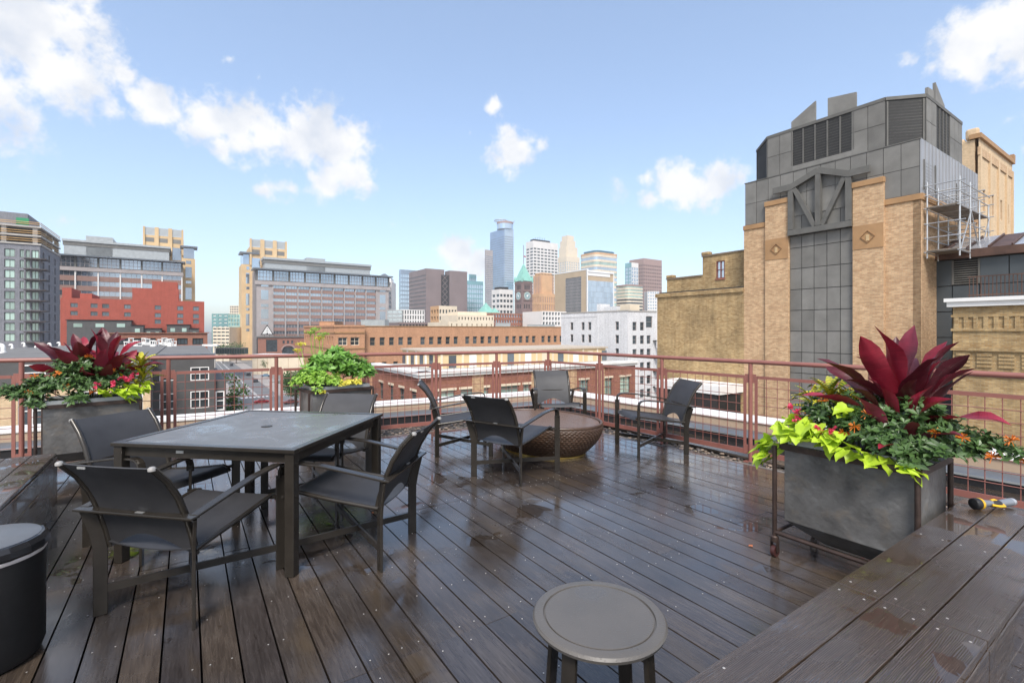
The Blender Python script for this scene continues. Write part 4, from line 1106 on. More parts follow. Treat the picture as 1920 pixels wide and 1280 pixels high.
for w0 in (0.0, L2_-10.7):                                    # stone end bays
    hw = [(w0+2.9, w0+7.8, z, z+h_) for (z, h_) in ((zat(536.5, Y2), 1.8), (zat(561, Y2), 7.0), (zat(575, Y2), 2.2), (zat(597, Y2), 7.0), (zat(608, Y2), 2.2))]
    fw_ = Fac(f2.p(0, 0, -0.1).xy, V)
    m = MB(); f2.slab(m, w0, w0+10.5, GZ, zat(533, Y2)-0.01, -1.2, -0.02); m.build('end_bay', M_stone_grey, t2)
    for (a, b, c, d) in hw: place_unit('window', pane_mesh(M_glass_blue), f2, a, c, b-a, d-c, 0.0, t2)
# red brick podium with arch and the triangle sign
pod = bldroot('brick_podium', 'red brick podium with arched doorway at the foot of the centre-left office', 'building', c2)
YP = 343.0
fp = Fac(c2 + f2.n*8, V); Lp = run(c2 + f2.n*8, V, 572)
hp = [wpx(fp.o, V, 499, 520, 637, 660, YP), wpx(fp.o, V, 530, 534, 639, 645, YP), wpx(fp.o, V, 538, 542, 639, 645, YP), wpx(fp.o, V, 546, 550, 639, 645, YP), wpx(fp.o, V, 529, 552, 651, 668, YP)]
wall_holes(fp, Lp, GZ, zat(633, YP), hp, 0.5).build('wall', M_brick_red, pod); windows(pod, fp, hp, M_glass_dark, 0.5)
MB().prism(rect(fp.o - fp.n*0.55, V, Lp, U, 7.0), GZ, zat(633, YP)-0.1).build('core', M_void, pod)
m = MB(); fp.slab(m, -0.6, Lp, zat(633, YP), zat(630.5, YP), -2.0, 0.8); m.build('parapet', M_trim_dark, pod)
for i in range(30):
    m = MB(); fp.slab(m, 2+i*1.1, 2.15+i*1.1, zat(630.5, YP), zat(627.5, YP), -0.4, -0.3); m.build('terrace_picket', M_void, pod)
mb2 = MB(); arc = [(math.cos(a), math.sin(a)) for a in [math.pi*i/10 for i in range(11)]]
a0, a1 = hp[4][0], hp[4][1]; ac, rr = (a0+a1)/2, (a1-a0)/2
for i in range(10):
    q0, q1 = arc[i], arc[i+1]
    mb2.beam(fp.p(ac+q0[0]*(rr+0.4), hp[4][3]-2.4+q0[1]*3.8, 0.2), fp.p(ac+q1[0]*(rr+0.4), hp[4][3]-2.4+q1[1]*3.8, 0.2), 0.6, 1.0)
mb2.build('arch_ring', M_stone_rose, pod)
sg = thing('triangle_sign', 'white nested triangle sign on dark backing at the foot of the office', 'sign', fp.p(1, zat(628, YP), -0.5), 0, None, True)
sc_, sz = run(fp.o, V, 501), zat(626, YP)
for k, s_ in enumerate((5.2, 3.6, 2.0)):
    w_ = 0.68
    mt = MB(); mt.beam(fp.p(sc_-s_*0.55, sz, 0.2), fp.p(sc_, sz+s_, 0.2), 0.3, w_, X3(fp.n, 0).cross(Vector((0, 0, 1)))); mt.beam(fp.p(sc_, sz+s_, 0.2), fp.p(sc_+s_*0.55, sz, 0.2), 0.3, w_, X3(fp.n, 0).cross(Vector((0, 0, 1))))
    mt.build('triangle_bar', M_white, sg)
mt = MB(); vs = [fp.p(sc_-4.3, sz-0.6, 0.0), fp.p(sc_+4.3, sz-0.6, 0.0), fp.p(sc_, sz+6.8, 0.0)]
mt.add(vs + [v - X3(fp.n*0.2, 0) for v in vs], [(0, 1, 2), (5, 4, 3), (0, 3, 4, 1), (1, 4, 5, 2), (2, 5, 3, 0)]); mt.build('sign_backing', M_void, sg)
mt = MB(); fp.slab(mt, sc_-1.9, sc_-1.6, zat(634, YP), sz-0.5, -0.1, 0.02); fp.slab(mt, sc_+1.6, sc_+1.9, zat(634, YP), sz-0.5, -0.1, 0.02); mt.build('sign_post', M_void, sg)
# yellow stone towers (left one behind the left office, right one beside the right office)
def ystower(name, label, px0, px1, Y, ytop, pxl, pxr, ysh, mirror, k=1.0):
    t = bldroot(name, label, 'building', pxD((px0+px1)/2, Y))
    def blk(nm_, x0, x1, y0, y1, mat, Yd=0.0, dep=None, zbot=None):
        p0 = pxD(x0, Y+Yd); fa = Fac(p0, V); L = run(p0, V, x1)
        MB().prism(rect(p0, V, L, U, dep or 12*k), GZ if y1 is None else zat(y1, Y+Yd), zat(y0, Y+Yd)).build(nm_, mat, t); return fa, L
    fa, L = blk('upper_block', px0, px1, ytop+15, None, M_stone_yellow)
    n = 3
    for i in range(n+1):
        m = MB(); a = L*i/n; fa.slab(m, max(0, a-0.7*k), min(L, a+0.7*k), zat(ytop+50, Y), zat(ytop, Y), -1, 0.5*k); m.build('stone_pier', M_stone_yellow, t)
    for i in range(n):
        place_unit('attic_panel', pane_mesh(M_galv), fa, L*i/n+0.7*k, zat(ytop+14.5, Y), L/n-1.4*k, zat(ytop+1, Y)-zat(ytop+14.5, Y), 0.1, t)
        place_unit('window', pane_mesh(M_panel), fa, L*i/n+0.9*k, zat(ytop+28, Y), L/n-1.8*k, zat(ytop+20, Y)-zat(ytop+28, Y), 0.04, t)
        place_unit('window', pane_mesh(M_glass_blue), fa, L*i/n+0.8*k, zat(ytop+60, Y), L/n-1.6*k, zat(ytop+36, Y)-zat(ytop+60, Y), 0.06, t)
    fs2, Ls = blk('shoulder_block', pxl, pxr, ysh+20, None, M_stone_yellow, -2)
    fs3, L3_ = blk('lantern', pxl+3, pxr-2, ysh, ysh+20, M_glass_blue, -1)
    m = MB(); fs3.slab(m, -1.2*k, L3_+1.2*k, zat(ysh+1, Y), zat(ysh-2, Y), -6*k, 1.4*k); m.build('lantern_roof', M_flash, t)
    cx = Ls*0.5
    for (y0, y1, w_) in ((ysh+24, ysh+30, 1.8), (ysh+36, ysh+56, 2.2), (ysh+62, ysh+67, 2.0), (ysh+75, ysh+97, 2.2), (ysh+102, ysh+107, 2.0), (ysh+113, ysh+135, 2.2), (ysh+141, ysh+146, 2.0)):
        if zat(y1, Y-2) > GZ: place_unit('window', pane_mesh(M_glass_blue), fs2, cx-w_*k/2, zat(y1, Y-2), w_*k, zat(y0, Y-2)-zat(y1, Y-2), 0.06, t)
    return t
ystower('yellow_stone_tower', 'yellow stone tower with square crown rising behind the left office', 268, 344, 205, 424, 341, 366, 464, False)
ystower('yellow_stone_tower', 'yellow stone tower with square crown left of the centre-left office', 468, 538, 372, 447, 453, 481, 475, True, 2.0)
# ---- red brick hotel
hc = pxD(113, 112); fh_ = Fac(hc, V); Lh = run(hc, V, 383)
hb = bldroot('red_hotel', 'bright red brick building with stepped roof and small windows, left', 'building', hc)
def Yat(c, d, px):
    return (c + d*run(c, d, px)).y
hh = []
for px in (139, 176.5, 198, 239, 296, 338, 367.5):
    a = run(hc, V, px); Y = Yat(hc, V, px)
    for j, y in enumerate((572 + (px-139)*0.029, 587 + (px-139)*0.025, 603)):
        if j == 2 and px < 290: continue
        hh.append((a-0.65, a+0.65, zat(y+4, Y), zat(y-4, Y)))
zh = zat(561, 118)
wall_holes(fh_, Lh, GZ, zh, hh, 0.2).build('wall', M_brick_hotel, hb); windows(hb, fh_, hh, M_glass_grey, 0.2, M_trim_dark, (2, 1), 0.08)
MB().prism(rect(hc - fh_.n*0.21, V, Lh, U, 18), GZ, zh-0.05).build('core', M_brick_hotel, hb)
for (x0, x1, y, o) in ((248, 335, 541, -0.3), (285, 333, 528, -0.32), (113, 131, 538, -2.0), (147, 170, 549, -2.0)):
    a0, a1 = run(hc, V, x0), run(hc, V, x1); Y = Yat(hc, V, (x0+x1)/2)
    m = MB(); fh_.slab(m, a0, a1, zh-0.1, zat(y, Y), -14, o+0.302 if o > -1 else o); m.build('raised_block', M_brick_hotel, hb)
for (x0, x1, y0, y1) in ((125, 246, 600, 622), (246, 269, 610, 630), (270, 303, 616, 632), (313, 356, 609, 628), (356, 373, 616, 630)):
    Y = Yat(hc, V, (x0+x1)/2)-5; fa = Fac(pxD(x0, Y+0.001), V); a1 = run(fa.o, V, x1)
    t = bldroot('rooftop_room', 'charcoal rooftop room %s in front of the red brick building' % {125: 'widest one, with three pale windows', 246: 'small, second from the left', 270: 'low, in the middle', 313: 'with two pale windows, right of centre', 356: 'smallest, at the right end'}[x0], 'rooftop room', fa.o)
    m = MB(); fa.slab(m, 0, a1, GZ, zat(y0, Y), -4.5, 0); m.build('wall', M_darkside, t)
    nW = 3 if x1-x0 > 60 else (2 if x1-x0 > 30 else 1)
    for i in range(nW):
        place_unit('window', pane_mesh(M_glass_green), fa, a1*(i+0.3)/nW, zat(y0+13, Y), a1*0.4/nW, (zat(y0+6, Y)-zat(y0+13, Y)), 0.03, t)
    m = MB(); fa.slab(m, -0.2, a1+0.2, zat(y0, Y), zat(y0-1, Y), -4.7, 0.2); m.build('roof', M_void, t)
bc = pxD(205, 92); fb2 = Fac(bc, V); Lb2 = run(bc, V, 389)
bb = bldroot('brick_warehouse', 'low red brick warehouse with wide dark windows below the red hotel', 'building', bc)
hb2 = [wpx(bc, V, x, x+20, 634, 646, Yat(bc, V, x)) for x in (222, 247, 272, 303, 332, 361)]
wall_holes(fb2, Lb2, GZ, zat(625, 94), hb2, 0.3).build('wall', M_brick_red, bb); windows(bb, fb2, hb2, M_glass_dark, 0.3, M_void, (3, 1), 0.1)
MB().prism(rect(bc - fb2.n*0.31, V, Lb2, U, 5), GZ, zat(625, 94)-0.05).build('core', M_void, bb)
m = MB(); fb2.slab(m, -0.2, Lb2+0.3, zat(625, 94)+0.002, zat(623.5, 94), -0.6, 0.3); m.build('cornice', M_brick_red, bb)
# skyway bridge, far mid-rises, cream wall by the car park
sk = bldroot('skyway_bridge', 'dark green glazed footbridge crossing the street', 'bridge', pxD(430, 250))
fk = Fac(pxD(402, 250), pxD(458, 250)-pxD(402, 250)); Ls_ = (pxD(458, 250)-pxD(402, 250)).length
m = MB(); fk.slab(m, 0, Ls_, zat(664, 250), zat(663, 250), -4, 0); fk.slab(m, 0, Ls_, zat(654, 250), zat(652, 250), -4, 0); m.build('deck', M_trim_dark, sk)
m = MB(); fk.slab(m, 0, Ls_, zat(663, 250), zat(654, 250), -3.8, -0.3); m.build('glazing', simple('dark_green_glass', (0.05, 0.09, 0.08), 0.2, 0.2), sk)
for i in range(13):
    m = MB(); fk.slab(m, Ls_*i/12-0.1, Ls_*i/12+0.1, zat(663, 250), zat(654, 250), -0.3, 0.02); m.build('mullion', M_trim_dark, sk)
def midrise(name, label, x0, x1, y0, Y, wall, glass, nx, nz, dz, mat2=None, y1=None, d=None, dep=16, ww=0.7, hh_=0.6, top=None, each=False):
    p0, p1 = pxD(x0, Y), pxD(x1, Y); fa = Fac(p0, p1-p0) if d is None else Fac(p0, d)
    L = (p1-p0).length if d is None else run(p0, d, x1)
    t = bldroot(name, label, 'building', p0)
    zt_ = zat(y0, Y)
    p = L/nx
    hs_ = [(p*i+p*(1-ww)/2, p*(i+1)-p*(1-ww)/2, zt_-dz*(j+1)+dz*(1-hh_)/2, zt_-dz*j-dz*(1-hh_)/2) for i in range(nx) for j in range(nz)]
    zb = GZ if y1 is None else zat(y1, Y)
    dp = min(0.5, p*0.3)
    wall_holes(fa, L, zb, zt_, hs_, dp).build('wall', wall, t); windows(t, fa, hs_, glass, dp, each=each)
    bk = fa.n
    MB().prism([fa.p(0, 0, -dp-0.02).xy, fa.p(L, 0, -dp-0.02).xy, fa.p(L, 0, -dep).xy, fa.p(0, 0, -dep).xy], zb, zt_-0.05).build('core', wall, t)
    if top:
        m = MB(); fa.slab(m, L*0.1, L*0.9, zt_, zt_+top, -dep*0.8, -dep*0.2); m.build('plant_room', mat2 or wall, t)
    return t, fa, L
midrise('glass_midrise', 'dark glass mid-rise far down the street, left of the gap', 397, 428, 588, 420, M_glass_teal, M_stone_white, 3, 9, 3.2, ww=0.55, hh_=0.35)
midrise('glass_midrise', 'green glass mid-rise far down the street beside the yellow tower', 428, 455, 589, 380, M_glass_green, M_glass_teal, 5, 8, 3.2)
midrise('pale_midrise', 'pale concrete apartment tower peeking above the green glass mid-rise', 431, 453, 573, 620, M_stone_cream, M_glass_dark, 7, 8, 3.2)
midrise('pale_lowrise', 'pale low block with strip windows at the far end of the street', 399, 430, 613, 360, M_stone_cream, M_glass_dark, 4, 6, 2.6, hh_=0.4, ww=0.85)
cw_ = bldroot('cream_wall_building', 'low cream wall building beside the car park', 'building', pxD(474, 252))
fcw = Fac(pxD(473, 252), pxD(570, 246)-pxD(473, 252)); Lcw = (pxD(570, 246)-pxD(473, 252)).length
m = MB(); fcw.slab(m, 0, Lcw, GZ, zat(667, 249), -9, 0); m.build('wall', M_stone_cream, cw_)
m = MB(); fcw.slab(m, -0.2, Lcw+0.2, zat(667, 249), zat(664.5, 249), -9.2, 0.2); m.build('parapet', M_white, cw_)
for i in range(5):
    m = MB(); fcw.slab(m, Lcw*(0.1+0.2*i), Lcw*(0.1+0.2*i)+0.12, GZ, zat(667, 249), 0.0, 0.05); m.build('joint_strip', M_stone_tan, cw_)
# ================================================================== DOWNTOWN
def tower(name, label, pxl, pxc, pxr, Y, y0, wall, glass, nl, nr, rows, ww=0.6, hh_=0.55, z_rows=None, margin=0.03, top=0, walls=None):
    """two-sided tower: left face along the street grid u, right face along v; windows are real recesses"""
    c = pxD(pxc, Y); t = bldroot(name, label, 'building', c); zt_ = zat(y0, Y); zb = zat(640, Y)
    faces = []
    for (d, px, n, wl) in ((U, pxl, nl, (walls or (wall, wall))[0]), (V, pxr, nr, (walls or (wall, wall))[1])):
        L = run(c, d, px)
        if L <= 0 or L > 400: L = abs(px-pxc)/900*Y
        fa = Fac(c, d); faces.append((fa, L))
        dz = (zt_-zb)*(1-margin*2)/rows; p = L/max(n, 1)
        hs_ = [(p*(i+.5)-p*ww/2, p*(i+.5)+p*ww/2, zb+dz*j+dz*0.2, zb+dz*j+dz*(0.2+hh_)) for i in range(n) for j in range(rows)] if n else []
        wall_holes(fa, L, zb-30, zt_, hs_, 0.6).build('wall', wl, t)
        if hs_: windows(t, fa, hs_, glass, 0.6, each=False)
    (fl_, Ll), (fr2, Lr2) = faces
    e = 0.62
    MB().prism([(c - fl_.n*e - fr2.n*e), (c + U*Ll - fl_.n*e), (c + U*Ll + V*Lr2), (c + V*Lr2 - fr2.n*e)], zb-30, zt_-0.1).build('core', wall, t)
    return t, faces, zt_, c
# blue glass tower far left of skyline and its dark neighbours
tower('blue_glass_tower', 'blue glass tower at the left end of the skyline', 748, 751, 792, 900, 505, M_glass_blue, M_glass_sky, 1, 10, 16, 0.9, 0.7)
M_brownband = simple('brown_window_band', (0.11, 0.085, 0.085), 0.3, 0.2, 0.2, 0.1)
t, fcs, zt_, c = tower('brown_slab_tower', 'purple-brown stone slab tower with ribbed left face', 767, 799, 833, 640, 503, M_stone_brown, M_brownband, 1, 0, 17, 0.96, 0.35)
tower('brown_slab_tower', 'purple-brown stone tower right of its ribbed twin', 834, 843, 876, 655, 507, M_stone_brown, M_brownband, 0, 0, 4)
c = pxD(836, 648); t = bldroot('lattice_link', 'dark latticed link between the two brown stone towers', 'building', c)
fa = Fac(pxD(829, 650), V); m = MB(); fa.slab(m, 0, 10, -30, zat(515, 650), -3, 0); m.build('wall', M_void, t)
for k in range(14):
    z = zat(515, 650) - k*7.5
    MB().beam(fa.p(0, z, 0.3), fa.p(8, z-8, 0.3), 0.5, 0.6).build('lattice_bar', M_stone_brown, t)
    MB().beam(fa.p(8, z, 0.5), fa.p(0, z-8, 0.5), 0.5, 0.6).build('lattice_bar', M_stone_brown, t)
tower('teal_glass_block', 'teal gridded glass block right of the brown towers', 873, 876, 906, 720, 526, M_glass_teal, M_glass_sky, 1, 7, 12, 0.86, 0.8)
tower('teal_glass_tower', 'slim teal glass tower top above the gridded block', 879, 881, 893, 900, 514, M_glass_teal, M_glass_sky, 1, 3, 14, 0.8, 0.8)
# tallest glass tower with stepped wing and ring crown
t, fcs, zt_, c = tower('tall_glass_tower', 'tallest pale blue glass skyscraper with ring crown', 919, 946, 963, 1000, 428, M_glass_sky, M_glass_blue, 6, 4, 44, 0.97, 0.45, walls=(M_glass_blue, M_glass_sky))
q = c + U*12 + V*9
MB().lathe([(17, 0), (17, zat(416, 1000)-zt_), (15.5, zat(416, 1000)-zt_+0.1)], 28, X3(q, zt_)).build('drum', M_glass_sky, t, autosmooth=40)
MB().lathe([(17.4, 0), (17.4, 4), (17.0, 4.1)], 28, X3(q, zat(418, 1000))).build('drum_band', M_stone_rose, t, autosmooth=40)
m = MB()
ring = [X3(q + Vector((-9 + 13*math.cos(a), 13*math.sin(a))), zat(411, 1000)) for a in [2*math.pi*k/24 for k in range(25)]]
m.tube(ring, 0.9, 6, False)
for k in range(0, 24, 2): m.tube([ring[k], X3(q + Vector((-5, 0)), zat(418, 1000))], 0.5, 5)
m.build('crown_ring', M_scaff, t)
MB().tube([X3(q + Vector((16, 0)), zat(416, 1000)), X3(q + Vector((20, 0)), zat(411, 1000))], 1.1, 6).build('mast', M_scaff, t)
tower('glass_tower_wing', 'lower grey wing on the left of the tallest glass skyscraper', 909, 911, 924, 990, 468, M_stone_grey, M_glass_blue, 1, 4, 46, 0.96, 0.45)
# cream and white gridded blocks
t, fcs, zt_, c = tower('white_grid_block', 'short white gridded block with black windows left of the clock tower', 922, 937, 962, 560, 542, M_stone_white, M_glass_dark, 2, 4, 9, 0.72, 0.5)
MB().prism(rect(c + U*2 + V*1.5, U, 12, V, 12), zt_-0.2, zt_+3).build('plant_room', M_void, t)
t, fcs, zt_, c = tower('white_striped_tower', 'tall white gridded tower with dark roof cap', 986, 1000, 1046, 820, 451, M_stone_white, M_glass_dark, 2, 7, 30, 0.74, 0.5)
MB().prism(rect(c + U*3 + V*3, U, 10, V, 36), zt_, zt_+3.5).build('roof_cap', M_void, t)
for i in range(5):
    MB().tube([X3(c + U*5 + V*(8+i*5), zt_+3), X3(c + U*5 + V*(8+i*5), zt_+7+i % 3)], 0.25, 5).build('antenna', M_void, t)
t, fcs, zt_, c = tower('cream_setback_tower', 'cream stone tower with stepped curved top behind the courthouse', 1045, 1062, 1087, 1050, 480, M_stone_cream, M_glass_sky, 4, 6, 34, 0.5, 0.6)
for (x0, xc, x1, y) in ((1048, 1062, 1083, 462), (1050, 1063, 1079, 450), (1053, 1064, 1076, 441)):
    cc = pxD(xc, 1060); La_, Lb_ = max(4, run(cc, U, x0)), max(4, run(cc, V, x1))
    MB().prism(rect(cc, U, min(La_, 60), V, min(Lb_, 40)), zt_-2, zat(y, 1060)).build('setback', M_stone_cream, t)
# clock tower
cc = pxD(979, 520); cs = 13.5
ck = bldroot('clock_tower', 'brown stone clock tower with green pyramid roof and spire', 'clock tower', cc)
cz = zat(527, 520); base = rect(cc - V*0, U, cs, V, cs)
fL, fR = Fac(cc, U), Fac(cc, V)
MB().prism(base, zat(620, 520), cz).build('shaft', M_stone_clock, ck)
for (fa) in (fL, fR):
    for a in (0.0, cs-1.6):
        m = MB(); fa.slab(m, a, a+1.6, zat(620, 520), cz+1.5, -0.3, 0.5); m.build('corner_buttress', M_stone_clock, ck)
    for k in range(3):
        m = MB(); a = 3.2+k*2.6; fa.slab(m, a, a+1.5, zat(542, 520), zat(534, 520), 0.0, 0.1); m.build('belfry_opening', M_void, ck)
    for z_ in (zat(546, 520), zat(531, 520), zat(563, 520)):
        m = MB(); fa.slab(m, -0.3, cs+0.3, z_, z_+0.7, -0.2, 0.7); m.build('string_course', M_stone_clock, ck)
    for k in range(3):
        m = MB(); a = 2.6+k*3.0; fa.slab(m, a, a+1.3, zat(578, 520), zat(570, 520), 0.0, 0.1); m.build('slit_window', M_void, ck)
    ctr = fa.p(cs/2, zat(554, 520), 0.35); ang = math.atan2(fa.n.y, fa.n.x)
    def disc(r, off, mat, nm_, par, fa=fa):
        m = MB(); n_ = 28; c3 = fa.p(cs/2, zat(554, 520), off)
        ex, ez = X3(fa.d, 0), Vector((0, 0, 1))
        vs = [c3 + ex*(r*math.cos(2*math.pi*k/n_)) + ez*(r*math.sin(2*math.pi*k/n_)) for k in range(n_)]
        vs += [v - X3(fa.n*0.3, 0) for v in vs]
        m.add(vs, [tuple(range(n_)), tuple(range(n_, 2*n_))[::-1]] + [(k, (k+1) % n_, n_+(k+1) % n_, n_+k) for k in range(n_)])
        return m.build(nm_, mat, par)
    cf = disc(4.3, 0.4, simple('clock_rim', (0.45, 0.55, 0.50), 0.6), 'clock_face', ck)
    disc(3.6, 0.45, simple('clock_dial', (0.20, 0.33, 0.36), 0.5), 'dial', cf); disc(1.2, 0.5, M_white, 'dial_centre', cf)
    for k in range(12):
        a = k*math.pi/6; d3 = X3(fa.d*math.sin(a), 0) + Vector((0, 0, math.cos(a))); c3 = fa.p(cs/2, zat(554, 520), 0.5)
        MB().beam(c3 + d3*2.7, c3 + d3*3.5, 0.35, 0.1, X3(fa.n, 0)).build('hour_mark', M_white, cf)
    for (a, l_) in ((0.9, 3.0), (3.6, 2.0)):
        d3 = X3(fa.d*math.sin(a), 0) + Vector((0, 0, math.cos(a))); c3 = fa.p(cs/2, zat(554, 520), 0.6)
        MB().beam(c3, c3 + d3*l_, 0.4, 0.12, X3(fa.n, 0)).build('clock_hand', M_white, cf)
ctr = cc + U*cs/2 + V*cs/2
m = MB(); b4 = rect(cc - U*0.6 - V*0.6, U, cs+1.2, V, cs+1.2); m.add([X3(p, cz+0.5) for p in b4] + [X3(ctr, zat(493, 527))], [(0, 1, 4), (1, 2, 4), (2, 3, 4), (3, 0, 4), (3, 2, 1, 0)]); m.build('pyramid_roof', M_copper, ck)
for (d1, d2) in ((0, 0), (1, 0), (0, 1), (1, 1)):
    p = cc + U*(d1*cs) + V*(d2*cs)
    MB().lathe([(1.3, 0), (1.3, 3.5), (0.05, 7.5)], 8, X3(p, cz-0.5)).build('corner_turret', M_copper, ck)
MB().tube([X3(ctr, zat(495, 527)), X3(ctr, zat(459, 527))], 0.35, 6).build('spire', M_stone_clock, ck)
m = MB(); m.add([X3(ctr, zat(478, 527)), X3(ctr + V*3, zat(479, 527)), X3(ctr + V*3, zat(482, 527)), X3(ctr, zat(481, 527))], [(0, 1, 2, 3)]); m.build('flag', simple('faded_red', (0.4, 0.15, 0.13), 0.8), ck)
for (px, y, w_) in ((911, 567, 8), (927, 577, 5)):
    q = pxD(px, 500); s_ = w_/900*500*1.4
    t = thing('copper_pyramid', 'small green copper pyramid roof %s' % ('left of the white grid block' if px < 920 else 'just below the white grid block'), 'roof turret', X3(q, zat(600, 500)), 0, None, True)
    MB().prism(rect(q - U*s_ - V*s_, U, 2*s_, V, 2*s_), zat(612, 500), zat(586, 500)).build('base', M_stone_cream, t)
    m = MB(); b4 = rect(q - U*s_*1.1 - V*s_*1.1, U, 2.2*s_, V, 2.2*s_); m.add([X3(p, zat(586, 500)) for p in b4] + [X3(q, zat(y, 500))], [(0, 1, 4), (1, 2, 4), (2, 3, 4), (3, 0, 4), (3, 2, 1, 0)]); m.build('pyramid_roof', M_copper, t)
# art-deco tower
t, fcs, zt_, c = tower('art_deco_tower', 'orange tan art deco tower with stepped base', 994, 1012, 1041, 600, 550, M_stone_deco, M_stone_rose, 5, 7, 6, 0.4, 0.75)
for (x0, xc, x1, y0, y1) in ((1000, 1014, 1038, 515, 550), (1003, 1016, 1035, 511, 516)):
    cc = pxD(xc, 606); La_, Lb_ = run(cc, U, x0), run(cc, V, x1)
    MB().prism(rect(cc, U, La_, V, Lb_), zt_-0.5, zat(y0, 606)).build('shaft', M_stone_deco, t)
    for (fa, L, n) in ((Fac(cc, U), La_, 5), (Fac(cc, V), Lb_, 7)):
        for k in range(n):
            m = MB(); a = L*(k+0.5)/n; fa.slab(m, a-L*0.18/n, a+L*0.18/n, zat(y1-1, 606), zat(y0+2, 606), 0.0, 0.15); m.build('window_strip', M_stone_rose if y1 > 530 else M_void, t)
# courthouse with tan stone frame and glass front
cc = pxD(1100, 480); La_, Lb_ = run(cc, U, 1040), run(cc, V, 1151)
ct = bldroot('courthouse', 'tan stone courthouse with dark grid side and glass front', 'building', cc); zc_ = zat(506, 480)
fL, fR = Fac(cc, U), Fac(cc, V)
MB().prism(rect(cc - fL.n*0.5 - fR.n*0.5, U, La_-1, V, Lb_-1), zat(620, 480), zc_-0.5).build('core', simple('courthouse_stone', (0.46, 0.35, 0.23), 0.75, 0, 0.08, 0.1), ct)
hc_ = [(La_*0.16, La_*0.64, zat(620, 480), zat(517, 480))]
wall_holes(fL, La_, zat(625, 480), zc_, hc_, 0.5).build('stone_wall', MATS['courthouse_stone'], ct)
m = MB(); fL.slab(m, La_*0.16, La_*0.64, zat(620, 480), zat(517, 480), -0.5, -0.3); m.build('dark_glazing', M_glass_dark, ct)
for k in range(14):
    m = MB(); a = La_*(0.16+0.48*k/13); fL.slab(m, a-0.12, a+0.12, zat(620, 480), zat(519, 480), -0.3, 0.05); m.build('fin', M_stone_grey, ct)
for k in range(16):
    m = MB(); z_ = zat(519+6*k, 480); fL.slab(m, La_*0.16, La_*0.64, z_-0.12, z_+0.12, -0.3, -0.05); m.build('transom', M_stone_grey, ct)
m = MB(); fR.slab(m, 0.0, Lb_, zc_-1.8, zc_, -1, 0.5); fR.slab(m, 0, 1.2, zat(620, 480), zc_-1.8, -1, 0.5); fR.slab(m, Lb_-0.8, Lb_, zat(620, 480), zc_-1.8, -1, 0.5); m.build('white_frame', M_white, ct)
m = MB(); fL.slab(m, -0.5, La_, zc_, zc_+1.0, -2, 0.3); m.build('roof_edge', M_white, ct)
m = MB(); fR.slab(m, 1.2, Lb_-0.8, zat(525, 480), zc_-1.8, -3.0, -1.5); m.build('loggia', M_void, ct)
m = MB(); fR.slab(m, 1.2, Lb_-5.5, zat(516, 480), zc_-1.8, -1.4, -0.1); m.build('loggia_screen', M_white, ct)
n = 16
for i in range(n):
    for j in range(9):
        L = Lb_-2.0; place_unit('window', pane_mesh(M_glass_sky if j > 2 else M_glass_blue), fR, 1.2+L*i/n+0.04, zat(620, 480)+(zat(525, 480)-zat(620, 480))*j/9+0.05, L/n-0.08, (zat(525, 480)-zat(620, 480))/9-0.1, -0.2, ct)
# rounded glass tower
cc = pxD(1141, 760); rt_ = bldroot('rounded_glass_tower', 'banded glass tower with rounded corners and dark blue cap', 'building', cc + U*20)
def roundrect(c, hx, hy, r, n=5):
    pts = []
    for (sx, sy, a0) in ((1, 1, 0), (-1, 1, 90), (-1, -1, 180), (1, -1, 270)):
        for k in range(n+1):
            a = R(a0+90*k/n); pts.append(c + V*(sx*(hx-r)+r*math.cos(a)) + U*(sy*(hy-r)+r*math.sin(a)))
    return pts
cq = cc + U*22 + V*0.5
rr_ = 25
zt_ = zat(478, 760); zb = zat(640, 760); nfl = 17
for j in range(nfl):
    z0 = zb+(zt_-zb)*j/nfl; z1 = zb+(zt_-zb)*(j+1)/nfl
    MB().prism(roundrect(cq, rr_, 20, 8), z0, z0+(z1-z0)*0.55).build('glass_band', M_glass_green if j % 2 else M_glass_sky, rt_)
    MB().prism(roundrect(cq, rr_+0.3, 20.3, 8), z0+(z1-z0)*0.55, z1).build('spandrel_band', M_stone_cream, rt_)
MB().prism(roundrect(cq, rr_+0.4, 20.4, 8), zt_, zt_+3).build('cornice_band', M_stone_deco, rt_)
MB().prism(roundrect(cq, rr_-3, 17, 8), zt_+3, zat(470, 760)).build('cap', simple('blue_cap', (0.06, 0.17, 0.24), 0.3, 0.5), rt_)
# towers on the right of the skyline
tower('blue_white_tower', 'narrow teal and white glass tower beside the rounded tower', 1172, 1184, 1197, 900, 492, M_glass_teal, M_glass_sky, 2, 3, 20, 0.8, 0.8, walls=(M_glass_teal, M_stone_white))
tower('brown_grid_tower', 'rose-brown gridded tower at the right end of the skyline', 1180, 1207, 1241, 950, 484, M_stone_rose, M_void, 8, 10, 22, 0.5, 0.5)
cc = pxD(1194, 600); bt = bldroot('banded_drum_block', 'low rounded block with light bands below the brown gridded tower', 'building', cc)
for j in range(9):
    z0 = zat(588, 600)+j*4.0
    MB().prism(roundrect(cc + U*12, 14.5, 12, 6), z0, z0+2.1).build('glass_band', M_glass_dark if j < 5 else M_glass_green, bt)
    MB().prism(roundrect(cc + U*12, 14.8, 12.3, 6), z0+2.1, z0+4.0).build('spandrel_band', M_stone_cream if j < 8 else M_stone_rose, bt)
MB().prism(roundrect(cc + U*12, 14, 11.5, 6), GZ, zat(588, 600)).build('base', M_stone_grey, bt)
midrise('white_panel_block', 'white panelled block at the right edge of the skyline', 1214, 1236, 546, 620, M_stone_white, M_glass_sky, 5, 8, 4.0)
